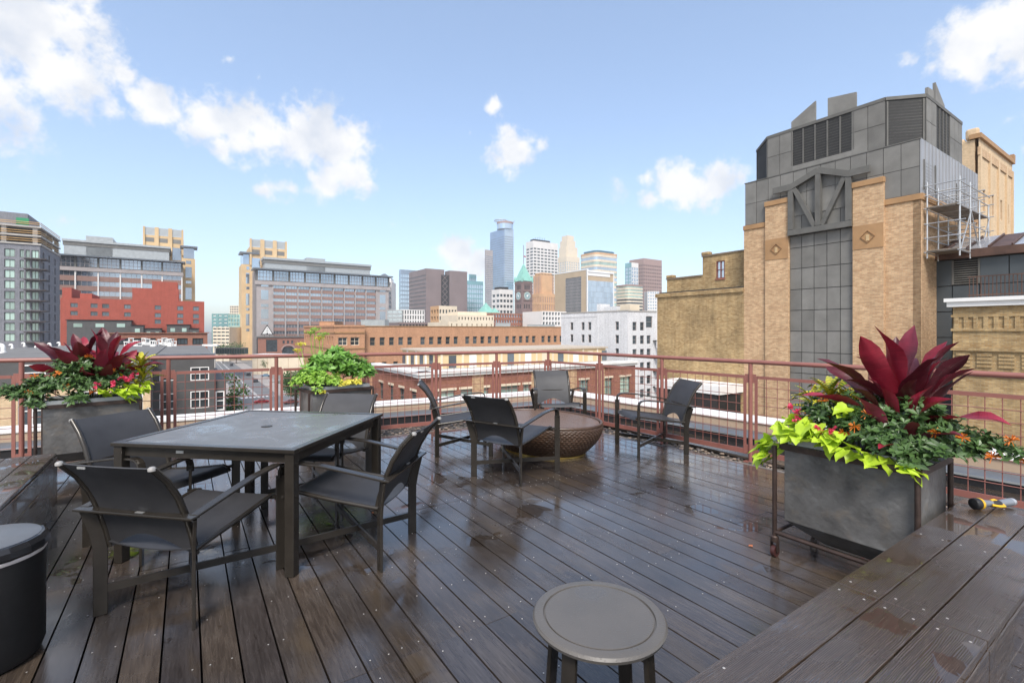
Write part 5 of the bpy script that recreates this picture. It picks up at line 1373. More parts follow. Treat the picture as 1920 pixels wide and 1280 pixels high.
# low blocks between skyline and orange building
midrise('white_slot_block', 'white block with tall slot windows below the brown towers', 753, 796, 580, 330, M_stone_white, M_glass_dark, 9, 3, 3.6, ww=0.5, hh_=0.72, d=V, each=False)
midrise('silver_block', 'silver panelled block left of the slot-windowed block', 726, 754, 581, 328, M_galv, M_glass_sky, 3, 5, 2.6, ww=0.9, hh_=0.35)
t, fcs, zt_, c = tower('cream_hotel', 'small cream block with orange left face and square windows', 807, 823, 857, 260, 573, M_stone_white, M_glass_dark, 3, 6, 5, 0.55, 0.55, walls=(M_stone_deco, M_stone_cream))
midrise('brown_lowrise', 'brown brick low block with white framed windows below the clock tower', 924, 1018, 587, 230, M_brick_red, M_glass_sky, 20, 3, 2.6, ww=0.62, hh_=0.5, d=V)
midrise('white_lowrise', 'white gridded low block right of the brown brick block', 1017, 1062, 583, 225, M_stone_white, M_glass_dark, 8, 4, 2.3, ww=0.6, hh_=0.6, d=V)
midrise('cream_lowrise', 'cream low roofs behind the orange brick building', 858, 926, 590, 200, M_stone_cream, M_glass_dark, 12, 2, 3.0, ww=0.4, hh_=0.4, d=V, top=1.5)
midrise('dark_lowrise', 'dark brown low roof behind the orange brick building', 748, 808, 604, 215, M_stone_brown, M_glass_dark, 10, 1, 2.5, ww=0.7, hh_=0.3, d=V)
midrise('cream_wall_block', 'cream blank roof block in front of the downtown blocks', 842, 926, 603, 150, M_stone_cream, M_glass_dark, 9, 1, 2.0, ww=0.2, hh_=0.4, d=V)
midrise('domed_tower', 'white gabled tower just right of the centre-left office', 706, 734, 528, 420, M_stone_white, M_glass_sky, 5, 12, 4.0, ww=0.5, hh_=0.6)
m = MB(); q = pxD(718, 425); b4 = rect(q - Vector((7, 0)), Vector((1, 0)), 14, Vector((0, 1)), 10)
t = thing('gable_roof', 'grey hipped roof top right of the centre-left office', 'roof', X3(q, zat(528, 425)), 0, None, True)
m.add([X3(p, zat(522, 425)) for p in b4] + [X3(q + Vector((-1, 5)), zat(512, 425)), X3(q + Vector((1, 5)), zat(512, 425))], [(0, 1, 5, 4), (1, 2, 5), (2, 3, 4, 5), (3, 0, 4), (3, 2, 1, 0)]); m.build('roof_slope', M_flash, t)
MB().prism(b4, zat(529, 425), zat(522, 425)).build('attic', M_white, t)

# ---- street life: trees, cars, lamps
def leafmat(name, c0, c1, rough=0.5, trans=0.25):
    if name in MATS: return MATS[name]
    m, nt, b = nm(name); oi = N(nt, 'ShaderNodeObjectInfo'); gm = N(nt, 'ShaderNodeNewGeometry')
    n = noise(nt, gm.outputs['Position'], 9.0, 3)
    a = N(nt, 'ShaderNodeMath', operation='MULTIPLY_ADD'); nt.links.new(gm.outputs['Random Per Island'], a.inputs[0]); a.inputs[1].default_value = 0.6; nt.links.new(n, a.inputs[2])
    nt.links.new(ramp(nt, a.outputs[0], [(0.3, c0), (0.95, c1)]), b.inputs['Base Color'])
    b.inputs['Roughness'].default_value = rough
    tr = N(nt, 'ShaderNodeBsdfTranslucent'); nt.links.new(ramp(nt, a.outputs[0], [(0.3, c0), (0.95, c1)]), tr.inputs[0])
    mx = N(nt, 'ShaderNodeMixShader'); mx.inputs[0].default_value = trans
    nt.links.new(b.outputs[0], mx.inputs[1]); nt.links.new(tr.outputs[0], mx.inputs[2]); nt.links.new(mx.outputs[0], nt.nodes['Material Output'].inputs[0])
    MATS[name] = m; return m
M_treeleaf = leafmat('tree_leaf', (0.03, 0.075, 0.02), (0.10, 0.19, 0.05))
M_bark = simple('bark', (0.07, 0.05, 0.04), 0.9, 0, 0.3, 5)
def leafquad(mb, p, d, w, l, nrm):
    d = d.normalized(); s_ = d.cross(nrm)
    s_ = s_.normalized() if s_.length > 1e-4 else Vector((1, 0, 0)); up = s_.cross(d)
    mb.add([p, p + d*l*0.5 + s_*w*0.5 + up*w*0.12, p + d*l, p + d*l*0.5 - s_*w*0.5 + up*w*0.12], [(0, 1, 2), (0, 2, 3)])
def rv(rnd): return Vector((rnd.gauss(0, 1), rnd.gauss(0, 1), rnd.gauss(0, 1))).normalized()
def tree(label, px, pyb, hgt, rad, seed, zb=GZ, Y=None, group='street trees', leaf=0.45, n=1500, name='street_tree'):
    rnd = random.Random(seed); Y = Y or 900*(H-zb)/(pyb-HY); q = X3(pxD(px, Y), zb)
    t = thing(name, label, 'tree', q, 0, group)
    MB().tube([(0, 0, 0), (0.05, 0, hgt*0.35), (0, 0.1, hgt*0.75)], 0.2, 7, True, [0.24, 0.18, 0.07]).build('trunk', M_bark, t)
    br = MB(); cl_ = []
    for k in range(9):
        a = k*2.4; z = hgt*(0.32+0.05*k); e = Vector((math.cos(a)*rad*0.6, math.sin(a)*rad*0.6, z+rad*0.5)); br.tube([(0, 0, z), tuple((Vector((0, 0, z))+e)/2), tuple(e)], 0.08, 5, True, [0.09, 0.06, 0.03]); cl_.append(e)
    br.build('limbs', M_bark, t)
    cr_ = MB(); clumps = cl_ + [Vector((rnd.uniform(-.6, .6)*rad, rnd.uniform(-.6, .6)*rad, hgt*rnd.uniform(.5, .95))) for _ in range(12)]
    for i in range(n):
        c_ = rnd.choice(clumps); d = rv(rnd); p = c_ + d*rad*0.42*rnd.random()**0.5
        leafquad(cr_, p, rv(rnd), leaf*0.6, leaf, rv(rnd))
    cr_.build('crown', M_treeleaf, t); return t
tree('large street tree left of the herb planter', 556, 770, 11.5, 4.6, 1, n=4500, leaf=0.55)
tree('street tree standing behind the large one', 582, 752, 11, 4.0, 2, n=3000, leaf=0.55)
tree('small street tree further up the pavement', 498, 702, 8, 2.6, 3, n=700)
tree('small street tree at the car park corner', 520, 694, 8, 3.0, 4, n=700)
tree('street tree by the arched doorway', 578, 684, 12, 3.2, 5, n=800)
tree('round green tree left of the yellow tower', 418, 682, 13, 5.5, 6, n=900, leaf=0.8)
tree('round green tree at the foot of the yellow tower', 443, 682, 14, 6, 7, n=900, leaf=0.8)
tree('leafy shrub tree against the charcoal building corner', 436, 772, 9.5, 1.6, 8, zb=-12, Y=46, n=900, leaf=0.3, name='tall_shrub')
def car(label, u, v, head, cmat):
    t = thing('parked_car', label, 'car', uv(u, v, GZ+0.03), head, 'cars in the street')
    prof = [(-2.1, .35), (-2.15, .75), (-1.9, .95), (-1.2, 1.0), (-0.7, 1.42), (0.7, 1.45), (1.35, 1.0), (2.1, .85), (2.2, .5), (2.1, .35)]
    m = MB(); w_ = 0.86
    vs = [(x, -w_, z) for x, z in prof] + [(x, w_, z) for x, z in prof]; n_ = len(prof)
    m.add(vs, [tuple(range(n_)), tuple(range(n_, 2*n_))[::-1]] + [(i, n_+i, n_+(i+1) % n_, (i+1) % n_) for i in range(n_)]); m.build('body', cmat, t, bevel=0.08)
    for s_ in (-1, 1):
        m = MB(); m.add([(-1.05, s_*0.872, 1.03), (-0.66, s_*0.872, 1.36), (0.62, s_*0.872, 1.38), (1.15, s_*0.872, 1.03)], [(0, 1, 2, 3)] if s_ < 0 else [(3, 2, 1, 0)]); m.build('side_window', M_glass_dark, t)
        for x in (-1.35, 1.4):
            wv = MB(); wv.tube([(x, s_*0.68, 0.32), (x, s_*0.9, 0.32)], 0.32, 12); wv.build('wheel', M_void, t)
    m = MB(); m.add([(0.74, -0.75, 1.44), (0.74, 0.75, 1.44), (1.36, 0.78, 1.03), (1.36, -0.78, 1.03)], [(3, 2, 1, 0)]); m.build('windscreen', M_glass_dark, t)
    return t
ua = math.atan2(U.y, U.x); va = math.atan2(V.y, V.x)
def gpx(px, py):
    q = Vector(((px-960)/FP, 1.0))*(900*(H-GZ)/(py-HY)); return q.dot(U), q.dot(V)
for (px, py, a, lab, c) in ((490, 756, va, 'red car crossing the junction', (0.35, 0.02, 0.025)), (466, 704, ua, 'black car parked at the right kerb', (0.02, 0.022, 0.025)), (479, 716, ua, 'dark grey car parked nearer in the kerb row', (0.05, 0.05, 0.055)),
                            (498, 706, va, 'light blue car in the car park', (0.20, 0.34, 0.48)), (434, 686, ua, 'small black car far up the street', (0.03, 0.03, 0.035)), (514, 716, va, 'white car in the car park', (0.6, 0.6, 0.6)), (545, 757, va, 'maroon car under the street tree', (0.16, 0.03, 0.03))):
    u_, v_ = gpx(px, py); car(lab, u_, v_, a, simple('car_paint_%s' % lab.split()[0], c, 0.25, 0.3, 0.05))
lp = thing('street_lamp', 'pale street lamp post with flat white head at the left of the street', 'street lamp', X3(pxD(403, 95), GZ))
MB().tube([(0, 0, 0), (0, 0, zat(648, 95)-GZ)], 0.13, 8).build('pole', M_concrete, lp)
MB().box((-0.9, 0, zat(647, 95)-GZ), (3.0, 0.5, 0.35)).build('lamp_head', M_white, lp)
# ================================================================== ON THE DECK
M_bronze = simple('bronze_powder_coat', (0.034, 0.029, 0.024), 0.26, 0.2, 0.15, 14)
def slingmat():
    m, nt, b = nm('charcoal_sling'); v = coords(nt, 'Object', (1, 1, 1))
    w1 = N(nt, 'ShaderNodeTexWave'); w1.wave_type = 'BANDS'; w1.bands_direction = 'X'; w1.inputs['Scale'].default_value = 130; nt.links.new(v, w1.inputs[0])
    n = noise(nt, v, 5, 4)
    nt.links.new(ramp(nt, n, [(0.3, (0.026, 0.026, 0.029)), (0.7, (0.043, 0.043, 0.047))]), b.inputs['Base Color'])
    b.inputs['Roughness'].default_value = 0.55; bump(nt, b, w1.outputs[0], 0.12, 0.001); return m
M_sling = slingmat()
M_silver = simple('brushed_silver', (0.55, 0.55, 0.54), 0.35, 0.7, 0.1, 20)
def sheet(rows, th):
    """closed thin sheet through rows of points; thickness along the local normal"""
    m = MB(); nr, nc = len(rows), len(rows[0]); P_ = [[Vector(p) for p in r] for r in rows]; vs = []; vb = []
    for i in range(nr):
        for j in range(nc):
            du = P_[min(i+1, nr-1)][j]-P_[max(i-1, 0)][j]; dv = P_[i][min(j+1, nc-1)]-P_[i][max(j-1, 0)]
            n = du.cross(dv).normalized(); vs.append(P_[i][j]+n*th/2); vb.append(P_[i][j]-n*th/2)
    o = nr*nc; fs = []
    for i in range(nr-1):
        for j in range(nc-1):
            a, b, c, d = i*nc+j, i*nc+j+1, (i+1)*nc+j+1, (i+1)*nc+j
            fs += [(d, c, b, a), (o+a, o+b, o+c, o+d)]
    for j in range(nc-1):
        fs += [(j, j+1, o+j+1, o+j), ((nr-1)*nc+j+1, (nr-1)*nc+j, o+(nr-1)*nc+j, o+(nr-1)*nc+j+1)]
    for i in range(nr-1):
        fs += [((i+1)*nc, i*nc, o+i*nc, o+(i+1)*nc), (i*nc+nc-1, (i+1)*nc+nc-1, o+(i+1)*nc+nc-1, o+i*nc+nc-1)]
    return m.add(vs + vb, fs)
def backprof(t):
    """side profile of the back rail, t 0 top .. 1 bottom"""
    pts = [(-0.500, 0.815), (-0.425, 0.735), (-0.366, 0.64), (-0.322, 0.535), (-0.288, 0.43), (-0.266, 0.335)]
    x = t*(len(pts)-1); i = min(int(x), len(pts)-2); k = x-i
    return (pts[i][0]*(1-k)+pts[i+1][0]*k, pts[i][1]*(1-k)+pts[i+1][1]*k)
def make_chair():
    t = thing('armchair', '', 'chair', (0, 0, 0), 0)
    RX, RY, FX, FY = 0.27, -0.30, 0.33, 0.30
    for s_ in (-1, 1):
        dg = Vector((-s_*(RX+FX), FY-RY, 0)).normalized()         # diagonal to the opposite front leg
        MB().bar([(s_*RX, RY, 0), (s_*RX, RY, 0.33), (s_*(RX+0.012), RY-0.012, 0.42), (s_*(RX+0.04), RY-0.035, 0.543)], 0.058, 0.016, dg).build('leg', M_bronze, t, bevel=0.003)
        dg2 = Vector((s_*(RX+FX), FY-RY, 0)).normalized()
        MB().bar([(s_*FX, FY, 0), (s_*FX, FY, 0.56)], 0.055, 0.016, dg2).build('leg', M_bronze, t, bevel=0.003)
        arm = [(s_*FX, FY, 0.545), (s_*FX, FY, 0.585), (s_*(FX-.001), FY-0.010, 0.613), (s_*(FX-.003), FY-0.035, 0.630), (s_*(FX-.006), FY-0.08, 0.636), (s_*(FX-.012), 0.05, 0.622), (s_*(FX-.016), -0.12, 0.592), (s_*(FX-.018), -0.345, 0.552)]
        MB().bar(arm, 0.048, 0.013, (1, 0, 0)).build('arm', M_bronze, t, bevel=0.003)
        MB().beam((-s_*RX, RY, 0.13), (s_*FX, FY, 0.13), 0.014, 0.038).build('stretcher', M_bronze, t)
        rp = [(s_*0.25, *backprof(k/10)) for k in range(11)]
        br = MB().tube(rp, 0.016, 8).build('back_rail', M_bronze, t, autosmooth=50)
        MB().lathe([(0.004, -0.010), (0.0165, -0.009), (0.0165, 0.002), (0.010, 0.008), (0.003, 0.010)], 10, (s_*0.25, -0.502, 0.816)).build('end_cap', simple('grey_cap', (0.28, 0.27, 0.26), 0.4), br, autosmooth=60)
        sp = [(s_*0.262, 0.315, 0.405), (s_*0.262, 0.30, 0.432), (s_*0.262, 0.26, 0.442), (s_*0.262, 0.0, 0.40), (s_*0.262, -0.285, 0.365)]
        MB().tube(sp, 0.013, 8).build('seat_rail', M_bronze, t, autosmooth=50)
        MB().beam((s_*0.262, 0.27, 0.43), (s_*FX, 0.29, 0.43), 0.02, 0.02).build('seat_bracket', M_bronze, t)
        MB().beam((s_*0.25, -0.335, 0.53), (s_*0.30, -0.335, 0.54), 0.02, 0.02).build('back_bracket', M_bronze, t)
    MB().bar([(-0.336, -0.358, 0.550), (0.336, -0.358, 0.550)], 0.052, 0.012, (0, 1, 0)).build('back_band', M_bronze, t, bevel=0.003)
    rows = []
    for k in range(12):
        tt = k/11; r_ = []
        for j in range(9):
            x = -0.238+0.476*j/8; lim = 1.0 - 0.20*max(0, math.cos((x/0.238)*math.pi/2))**1.2     # arched lower edge
            y, z = backprof(min(tt, 1)*lim); r_.append((x, y - 0.012*(1-(x/0.24)**2), z))
        rows.append(r_)
    sheet(rows, 0.006).build('back_sling', M_sling, t, autosmooth=50)
    rows = []
    prof = [(0.318, 0.402), (0.306, 0.430), (0.265, 0.442), (0.16, 0.424), (0.05, 0.406), (-0.08, 0.388), (-0.19, 0.376), (-0.285, 0.366)]
    for (y, z) in prof:
        rows.append([(-0.25+0.5*j/8, y, z-0.02*(1-((j-4)/4)**2)*(1 if y < 0.25 else 0.25)) for j in range(9)])
    sheet(rows, 0.006).build('seat_sling', M_sling, t, autosmooth=50)
    MB().box((0.03, -0.36, 0.5575), (0.045, 0.014, 0.002)).build('maker_plate', M_silver, t)
    MB().box((-0.12, -0.508, 0.803), (0.045, 0.004, 0.010)).build('maker_tag', M_silver, t)
    return t
def fwd(rz): return Vector((-math.sin(rz), math.cos(rz)))
chair0 = make_chair()
TROT = R(-8.7)
CH = [((-1.745, 2.655), TROT - R(1.5), 'charcoal sling armchair nearest the camera, back turned, at the dining table', 'dining chairs'),
      ((-2.43, 3.33), R(-109), 'charcoal sling armchair at the left side of the dining table, before the metal planter', 'dining chairs'),
      ((-1.04, 3.16), R(81.5), 'charcoal sling armchair at the right side of the dining table, seat facing left', 'dining chairs'),
      ((-1.61, 4.09), TROT + R(180), 'charcoal sling armchair on the far side of the dining table, only its back showing', 'dining chairs'),
      ((0.018, 4.80), R(-33.3), 'charcoal sling armchair with its back to the camera before the wicker table', 'lounge chairs'),
      ((-0.588, 5.70), R(-81), 'charcoal sling armchair seen from the side, left of the wicker table', 'lounge chairs'),
      ((0.62, 6.70), R(185), 'charcoal sling armchair facing the camera behind the wicker table', 'lounge chairs'),
      ((1.66, 5.72), R(98.5), 'charcoal sling armchair right of the wicker table, before the right railing', 'lounge chairs')]
for i, (p, rz, lab, grp) in enumerate(CH):
    c = chair0 if i == 0 else copy_tree(chair0)
    c.location = (p[0], p[1], 0.001); c.rotation_euler = (0, 0, rz); c['label'] = lab; c['category'] = 'chair'; c['group'] = grp
# ---- dining table
tbl = thing('dining_table', 'square dark metal dining table with wet slate-look top', 'table', (-1.762, 3.449, 0), TROT)
S = 0.612
def slatemat():
    m, nt, b = nm('wet_slate_top'); v = coords(nt)
    n1 = noise(nt, v, 3.0, 6, 0.6, 1.2); n2 = noise(nt, v, 16, 6, 0.6); film = noise(nt, v, 4.0, 5, 0.65, 1.0)
    nt.links.new(ramp(nt, n1, [(0.3, (0.105, 0.103, 0.101)), (0.7, (0.130, 0.127, 0.124))]), b.inputs['Base Color'])
    nt.links.new(ramp(nt, film, [(0.40, 0.36), (0.56, 0.27), (0.64, 0.10)]), b.inputs['Roughness'])
    hs = mixc(nt, 0.5, n1, n2); bump(nt, b, hs, 0.22, 0.004); return m
MB().box((0, 0, 0.7285), (2*S-0.10, 2*S-0.10, 0.016)).build('slate_panel', slatemat(), tbl)
for (x, y, lx, ly) in ((0, S-0.025, 2*S, 0.05), (0, -S+0.025, 2*S, 0.05), (S-0.025, 0, 0.05, 2*S-0.1005), (-S+0.025, 0, 0.05, 2*S-0.1005)):
    MB().box((x, y, 0.729), (lx, ly, 0.022)).build('top_frame', M_bronze, tbl, bevel=0.003)
for (x, y, lx, ly) in ((0, S-0.045, 2*S-0.14, 0.022), (0, -S+0.045, 2*S-0.14, 0.022), (S-0.045, 0, 0.022, 2*S-0.14), (-S+0.045, 0, 0.022, 2*S-0.14)):
    MB().box((x, y, 0.686), (lx, ly, 0.062)).build('apron', M_bronze, tbl)
for sx in (-1, 1):
    for sy in (-1, 1):
        MB().box((sx*(S-0.04), sy*(S-0.04), 0.3585), (0.058, 0.058, 0.717)).build('leg', M_bronze, tbl, bevel=0.004)
MB().lathe([(0.038, 0), (0.038, 0.004), (0.030, 0.006)], 20, (0, 0, 0.7366)).build('umbrella_cap', M_bronze, tbl)
MB().box((-0.16, -S+0.033, 0.692), (0.05, 0.003, 0.016)).build('maker_plate', M_silver, tbl)
# ---- wicker coffee table
def wickertop():
    m, nt, b = nm('brown_wicker_top'); v = coords(nt, 'Object', (30, 30, 30))
    br = N(nt, 'ShaderNodeTexBrick'); nt.links.new(v, br.inputs[0]); br.inputs['Scale'].default_value = 1.0; br.inputs['Brick Width'].default_value = 1.3; br.inputs['Row Height'].default_value = 0.45
    br.inputs['Mortar Size'].default_value = 0.07; br.inputs['Mortar Smooth'].default_value = 1.0
    br.inputs['Color1'].default_value = (0.17, 0.105, 0.075, 1); br.inputs['Color2'].default_value = (0.22, 0.14, 0.10, 1); br.inputs['Mortar'].default_value = (0.05, 0.03, 0.02, 1)
    nt.links.new(br.outputs['Color'], b.inputs['Base Color']); b.inputs['Roughness'].default_value = 0.3
    iv = N(nt, 'ShaderNodeMath', operation='SUBTRACT'); iv.inputs[0].default_value = 1; nt.links.new(br.outputs['Fac'], iv.inputs[1]); bump(nt, b, iv.outputs[0], 0.6, 0.008); return m
M_wk, M_wkt = simple('brown_wicker', (0.072, 0.041, 0.026), 0.34, 0, 0.35, 40), wickertop()
wk = thing('wicker_table', 'low oval woven brown wicker table with gold base band', 'coffee table', (0.36, 5.76, 0), R(-41))
def wprof(t):
    pts = [(0.70, 0.022), (0.775, 0.07), (0.865, 0.14), (0.93, 0.21), (0.968, 0.28), (0.98, 0.33), (0.972, 0.362)]
    x = t*(len(pts)-1); i = min(int(x), len(pts)-2); k = x-i
    return (pts[i][0]*(1-k)+pts[i+1][0]*k, pts[i][1]*(1-k)+pts[i+1][1]*k)
m = MB(); NA, NR = 432, 64; vs = []; fs = []
for i in range(NR+1):
    r_, z_ = wprof(i/NR)
    for k in range(NA):
        a = 2*math.pi*k/NA; row = i//4; wv = math.sin(math.pi*((i % 4)+0.5*0)/4) * (0.5+0.5*math.cos(k*2*math.pi/6 + (row % 2)*math.pi + row*0.4))
        rr_ = r_ + 0.014*wv; vs.append((rr_*0.78*math.cos(a), rr_*0.56*math.sin(a), z_))
for i in range(NR):
    for k in range(NA): fs.append((i*NA+k, i*NA+(k+1) % NA, (i+1)*NA+(k+1) % NA, (i+1)*NA+k))
fs.append(tuple(range(NA))[::-1])
m.add(vs, fs).build('woven_body', simple('brown_wicker', (0.072, 0.041, 0.026), 0.34, 0, 0.35, 40), wk, smooth=True)
MB().lathe([(0.90, 0.355), (0.925, 0.366), (0.93, 0.3665)], 64, (0, 0, 0), 0.78, 0.56).build('woven_top', M_wkt, wk)
rim = [(math.cos(2*math.pi*k/64)*0.78*0.962, math.sin(2*math.pi*k/64)*0.56*0.962, 0.366) for k in range(65)]
MB().tube(rim, 0.018, 8, False).build('woven_rim', M_wk, wk, autosmooth=60)
MB().lathe([(0.705, 0.0), (0.715, 0.004), (0.715, 0.020), (0.70, 0.0225)], 64, (0, 0, 0), 0.78, 0.56).build('base_band', simple('gold_band', (0.50, 0.34, 0.10), 0.3, 0.8), wk, autosmooth=40)
# ---- round stool in the foreground
stl = thing('round_stool', 'round grey metal side stool with raised rim in the foreground', 'stool', (0.297, 1.645, 0), R(12))
def stoolmat():
    m, nt, b = nm('grey_stool_top'); v = coords(nt); n = noise(nt, v, 4.2, 4, 0.5)
    vo = N(nt, 'ShaderNodeTexVoronoi'); vo.inputs['Scale'].default_value = 95; nt.links.new(v, vo.inputs['Vector'])
    dr = ramp(nt, vo.outputs['Distance'], [(0.16, 1.0), (0.34, 0.0)])
    nt.links.new(ramp(nt, n, [(0.40, (0.095, 0.087, 0.079)), (0.60, (0.108, 0.098, 0.089))]), b.inputs['Base Color'])
    nt.links.new(ramp(nt, n, [(0.36, 0.12), (0.42, 0.42), (0.6, 0.46)]), b.inputs['Roughness'])
    bump(nt, b, dr, 0.22, 0.003); return m
M_st = stoolmat()
MB().lathe([(0.150, 0.432), (0.205, 0.430), (0.222, 0.436), (0.226, 0.447), (0.220, 0.455), (0.203, 0.459), (0.190, 0.4585), (0.188, 0.452), (0.1835, 0.452), (0.1832, 0.4565)], 72).build('top', M_st, stl, autosmooth=35)
MB().lathe([(0.1825, 0.450), (0.1825, 0.4572), (0.180, 0.4580)], 72).build('inset_disc', M_st, stl)
MB().lathe([(0.1895, 0.4500), (0.1895, 0.4505)], 60).build('groove', M_void, stl)
for k in range(4):
    a = R(38 + 90*k); d = Vector((math.cos(a), math.sin(a), 0)); tdir = Vector((-d.y, d.x, 0))
    MB().bar([d*0.178 + Vector((0, 0, 0.440)), d*0.186 + Vector((0, 0, 0.30)), d*0.20 + Vector((0, 0, 0.12)), d*0.215 + Vector((0, 0, 0.0))], 0.052, 0.017, tdir).build('leg', M_bronze, stl, bevel=0.004)
# ---- benches (deck-board tops and sides)
def benchmat():
    m, nt, b = nm('wet_bench_board'); t = N(nt, 'ShaderNodeTexCoord'); oi = N(nt, 'ShaderNodeObjectInfo'); gm = N(nt, 'ShaderNodeNewGeometry')
    ad = N(nt, 'ShaderNodeVectorMath', operation='MULTIPLY_ADD'); nt.links.new(oi.outputs['Random'], ad.inputs[0]); ad.inputs[1].default_value = (9, 3.3, 1); nt.links.new(t.outputs['Object'], ad.inputs[2])
    mp = N(nt, 'ShaderNodeMapping'); mp.inputs['Scale'].default_value = (1.1, 9, 9); nt.links.new(ad.outputs[0], mp.inputs[0])
    rings = N(nt, 'ShaderNodeTexWave'); rings.wave_type = 'BANDS'; rings.bands_direction = 'Y'; rings.inputs['Scale'].default_value = 6.5; rings.inputs['Distortion'].default_value = 9.0
    rings.inputs['Detail'].default_value = 2.5; rings.inputs['Detail Scale'].default_value = 0.7; nt.links.new(mp.outputs[0], rings.inputs[0])
    mp2 = N(nt, 'ShaderNodeMapping'); mp2.inputs['Scale'].default_value = (2, 40, 10); nt.links.new(ad.outputs[0], mp2.inputs[0]); fine = noise(nt, mp2.outputs[0], 4, 6, 0.65)
    c = ramp(nt, fine, [(0.3, (0.040, 0.028, 0.021)), (0.7, (0.092, 0.067, 0.052))]); c = mixc(nt, ramp(nt, rings.outputs[0], [(0.2, 0.35), (0.6, 0.0)]), c, (0.022, 0.016, 0.013))
    nt.links.new(c, b.inputs['Base Color'])
    film = noise(nt, gm.outputs['Position'], 3.6, 4, 0.55, 0.3)
    nt.links.new(ramp(nt, film, [(0.34, 0.34), (0.47, 0.20), (0.555, 0.08), (0.575, 0.012)]), b.inputs['Roughness'])
    bs = ramp(nt, film, [(0.42, 0.6), (0.555, 0.35), (0.575, 0.0)]); h = mixc(nt, 0.35, rings.outputs[0], fine)
    bn = N(nt, 'ShaderNodeBump'); bn.inputs['Distance'].default_value = 0.004; nt.links.new(bs, bn.inputs['Strength']); nt.links.new(h, bn.inputs['Height']); nt.links.new(bn.outputs[0], b.inputs['Normal'])
    b.inputs['Specular IOR Level'].default_value = 0.5; b.inputs['Coat Weight'].default_value = 0.4; b.inputs['Coat Roughness'].default_value = 0.18
    return m
M_bench = benchmat()
def bench(label, o, d, w, L, segs, face_sides, ztop=0.45):
    """o: plan corner; d: length direction; w: width direction"""
    t = thing('deck_bench', label, 'bench', X3(o, 0), math.atan2(d.y, d.x)); sgn = 1 if (Vector((-d.y, d.x))).dot(w) > 0 else -1
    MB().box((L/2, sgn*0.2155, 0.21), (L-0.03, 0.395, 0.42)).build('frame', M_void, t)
    for k in range(3):
        for (a, b) in segs:
            me = MB().box(((b-a)/2, 0, 0), (b-a-0.004, 0.1385, 0.026)).mesh('top_board', M_bench)
            q = obj('top_board', me, t, bevel=0.003); q.location = (a, sgn*(0.0715+0.1435*k), ztop-0.013)
    for sd_, y in ((0, 0.0), (1, 0.431)):
        if sd_ not in face_sides: continue
        for k in range(3):
            for (a, b) in segs:
                q = obj('side_board', MB().box(((b-a)/2, 0, 0), (b-a-0.004, 0.022, 0.1385)).mesh('side_board', M_bench), t, bevel=0.003)
                q.location = (a, sgn*(y + (-0.009 if y else 0.009)), ztop-0.03-0.07-0.1405*k)
    if 'end' in face_sides:
        for k in range(3):
            q = obj('end_board', MB().box((0, 0, 0), (0.022, 0.405, 0.1385)).mesh('end_board', M_bench), t, bevel=0.003); q.location = (L-0.006, sgn*0.2155, ztop-0.03-0.07-0.1405*k)
    s_ = MB()
    for k in range(3):
        for (a, b) in segs:
            for x in (a+0.05, a+(b-a)*0.5, b-0.05):
                for dy in (-0.04, 0.04): s_.lathe([(0.0045, 0), (0.0035, 0.0007)], 6, (x, sgn*(0.0715+0.1435*k)+dy*sgn, ztop+0.0002))
    stuff(s_.build('screws', MATS['screw_head'], t)); return t
bench('dark wet timber bench running along the right foreground', (U*0.410 + V*0.49), V, U, 3.26, [(0, 1.6), (1.6, 3.26)], (0, 1, 'end'))
bench('dark timber bench at the left edge before the metal planter', (U*2.0 - V*1.288), U, V, 3.2, [(0, 1.6), (1.6, 3.2)], (1, 'end'))
# ---- bin at lower left
bn_ = thing('litter_bin', 'black round litter bin with grey lid at the lower left corner', 'bin', (-2.275, 2.06, 0))
MB().lathe([(0.165, 0), (0.185, 0.012), (0.198, 0.05), (0.200, 0.46), (0.195, 0.465)], 56).build('body', simple('black_plastic', (0.012, 0.012, 0.013), 0.5, 0, 0.2, 30, 0.05), bn_, autosmooth=40)
MB().lathe([(0.200, 0.452), (0.2035, 0.458), (0.2035, 0.474), (0.199, 0.478)], 56).build('bag_edge', simple('white_bag', (0.66, 0.60, 0.58), 0.5), bn_, autosmooth=50)
MB().lathe([(0.208, 0.470), (0.214, 0.480), (0.212, 0.505), (0.196, 0.524), (0.185, 0.526)], 18).build('lid_rim', simple('black_gloss', (0.02, 0.02, 0.022), 0.16), bn_)
MB().lathe([(0.180, 0.515), (0.184, 0.5275), (0.170, 0.530)], 48).build('lid_flap', simple('grey_lid', (0.10, 0.105, 0.115), 0.3, 0.1), bn_, autosmooth=40)
# ---- spray nozzle left on the bench
nz0 = at(1828, 950, 2.62); nz0.z = 0.45
ax = Vector((1.0, 0.10, 0)).normalized()
nzl = thing('hose_nozzle', 'black, grey and yellow hand spray nozzle lying on the right bench', 'nozzle', (nz0.x, nz0.y, 0.451), math.atan2(ax.y, ax.x))
def lx(prof, mat, nm_, a=(0, 0, 0.030), b=(1, 0, 0), n=20):
    bb = Vector(b).normalized(); aa = Vector(a)
    return MB().tube([aa + bb*x for (x, r) in prof], 0.01, n, True, [r for (x, r) in prof]).build(nm_, mat, nzl, autosmooth=50)
M_yel = simple('yellow_plastic', (0.72, 0.42, 0.02), 0.35); M_blk = simple('black_rubber', (0.02, 0.02, 0.022), 0.5); M_gry = simple('grey_plastic', (0.20, 0.22, 0.25), 0.35, 0.2)
lx([(-0.012, 0.026), (-0.008, 0.030), (0.018, 0.030), (0.022, 0.028)], M_blk, 'head')
lx([(0.021, 0.0295), (0.024, 0.0305), (0.034, 0.0295), (0.037, 0.027)], M_yel, 'head_ring')
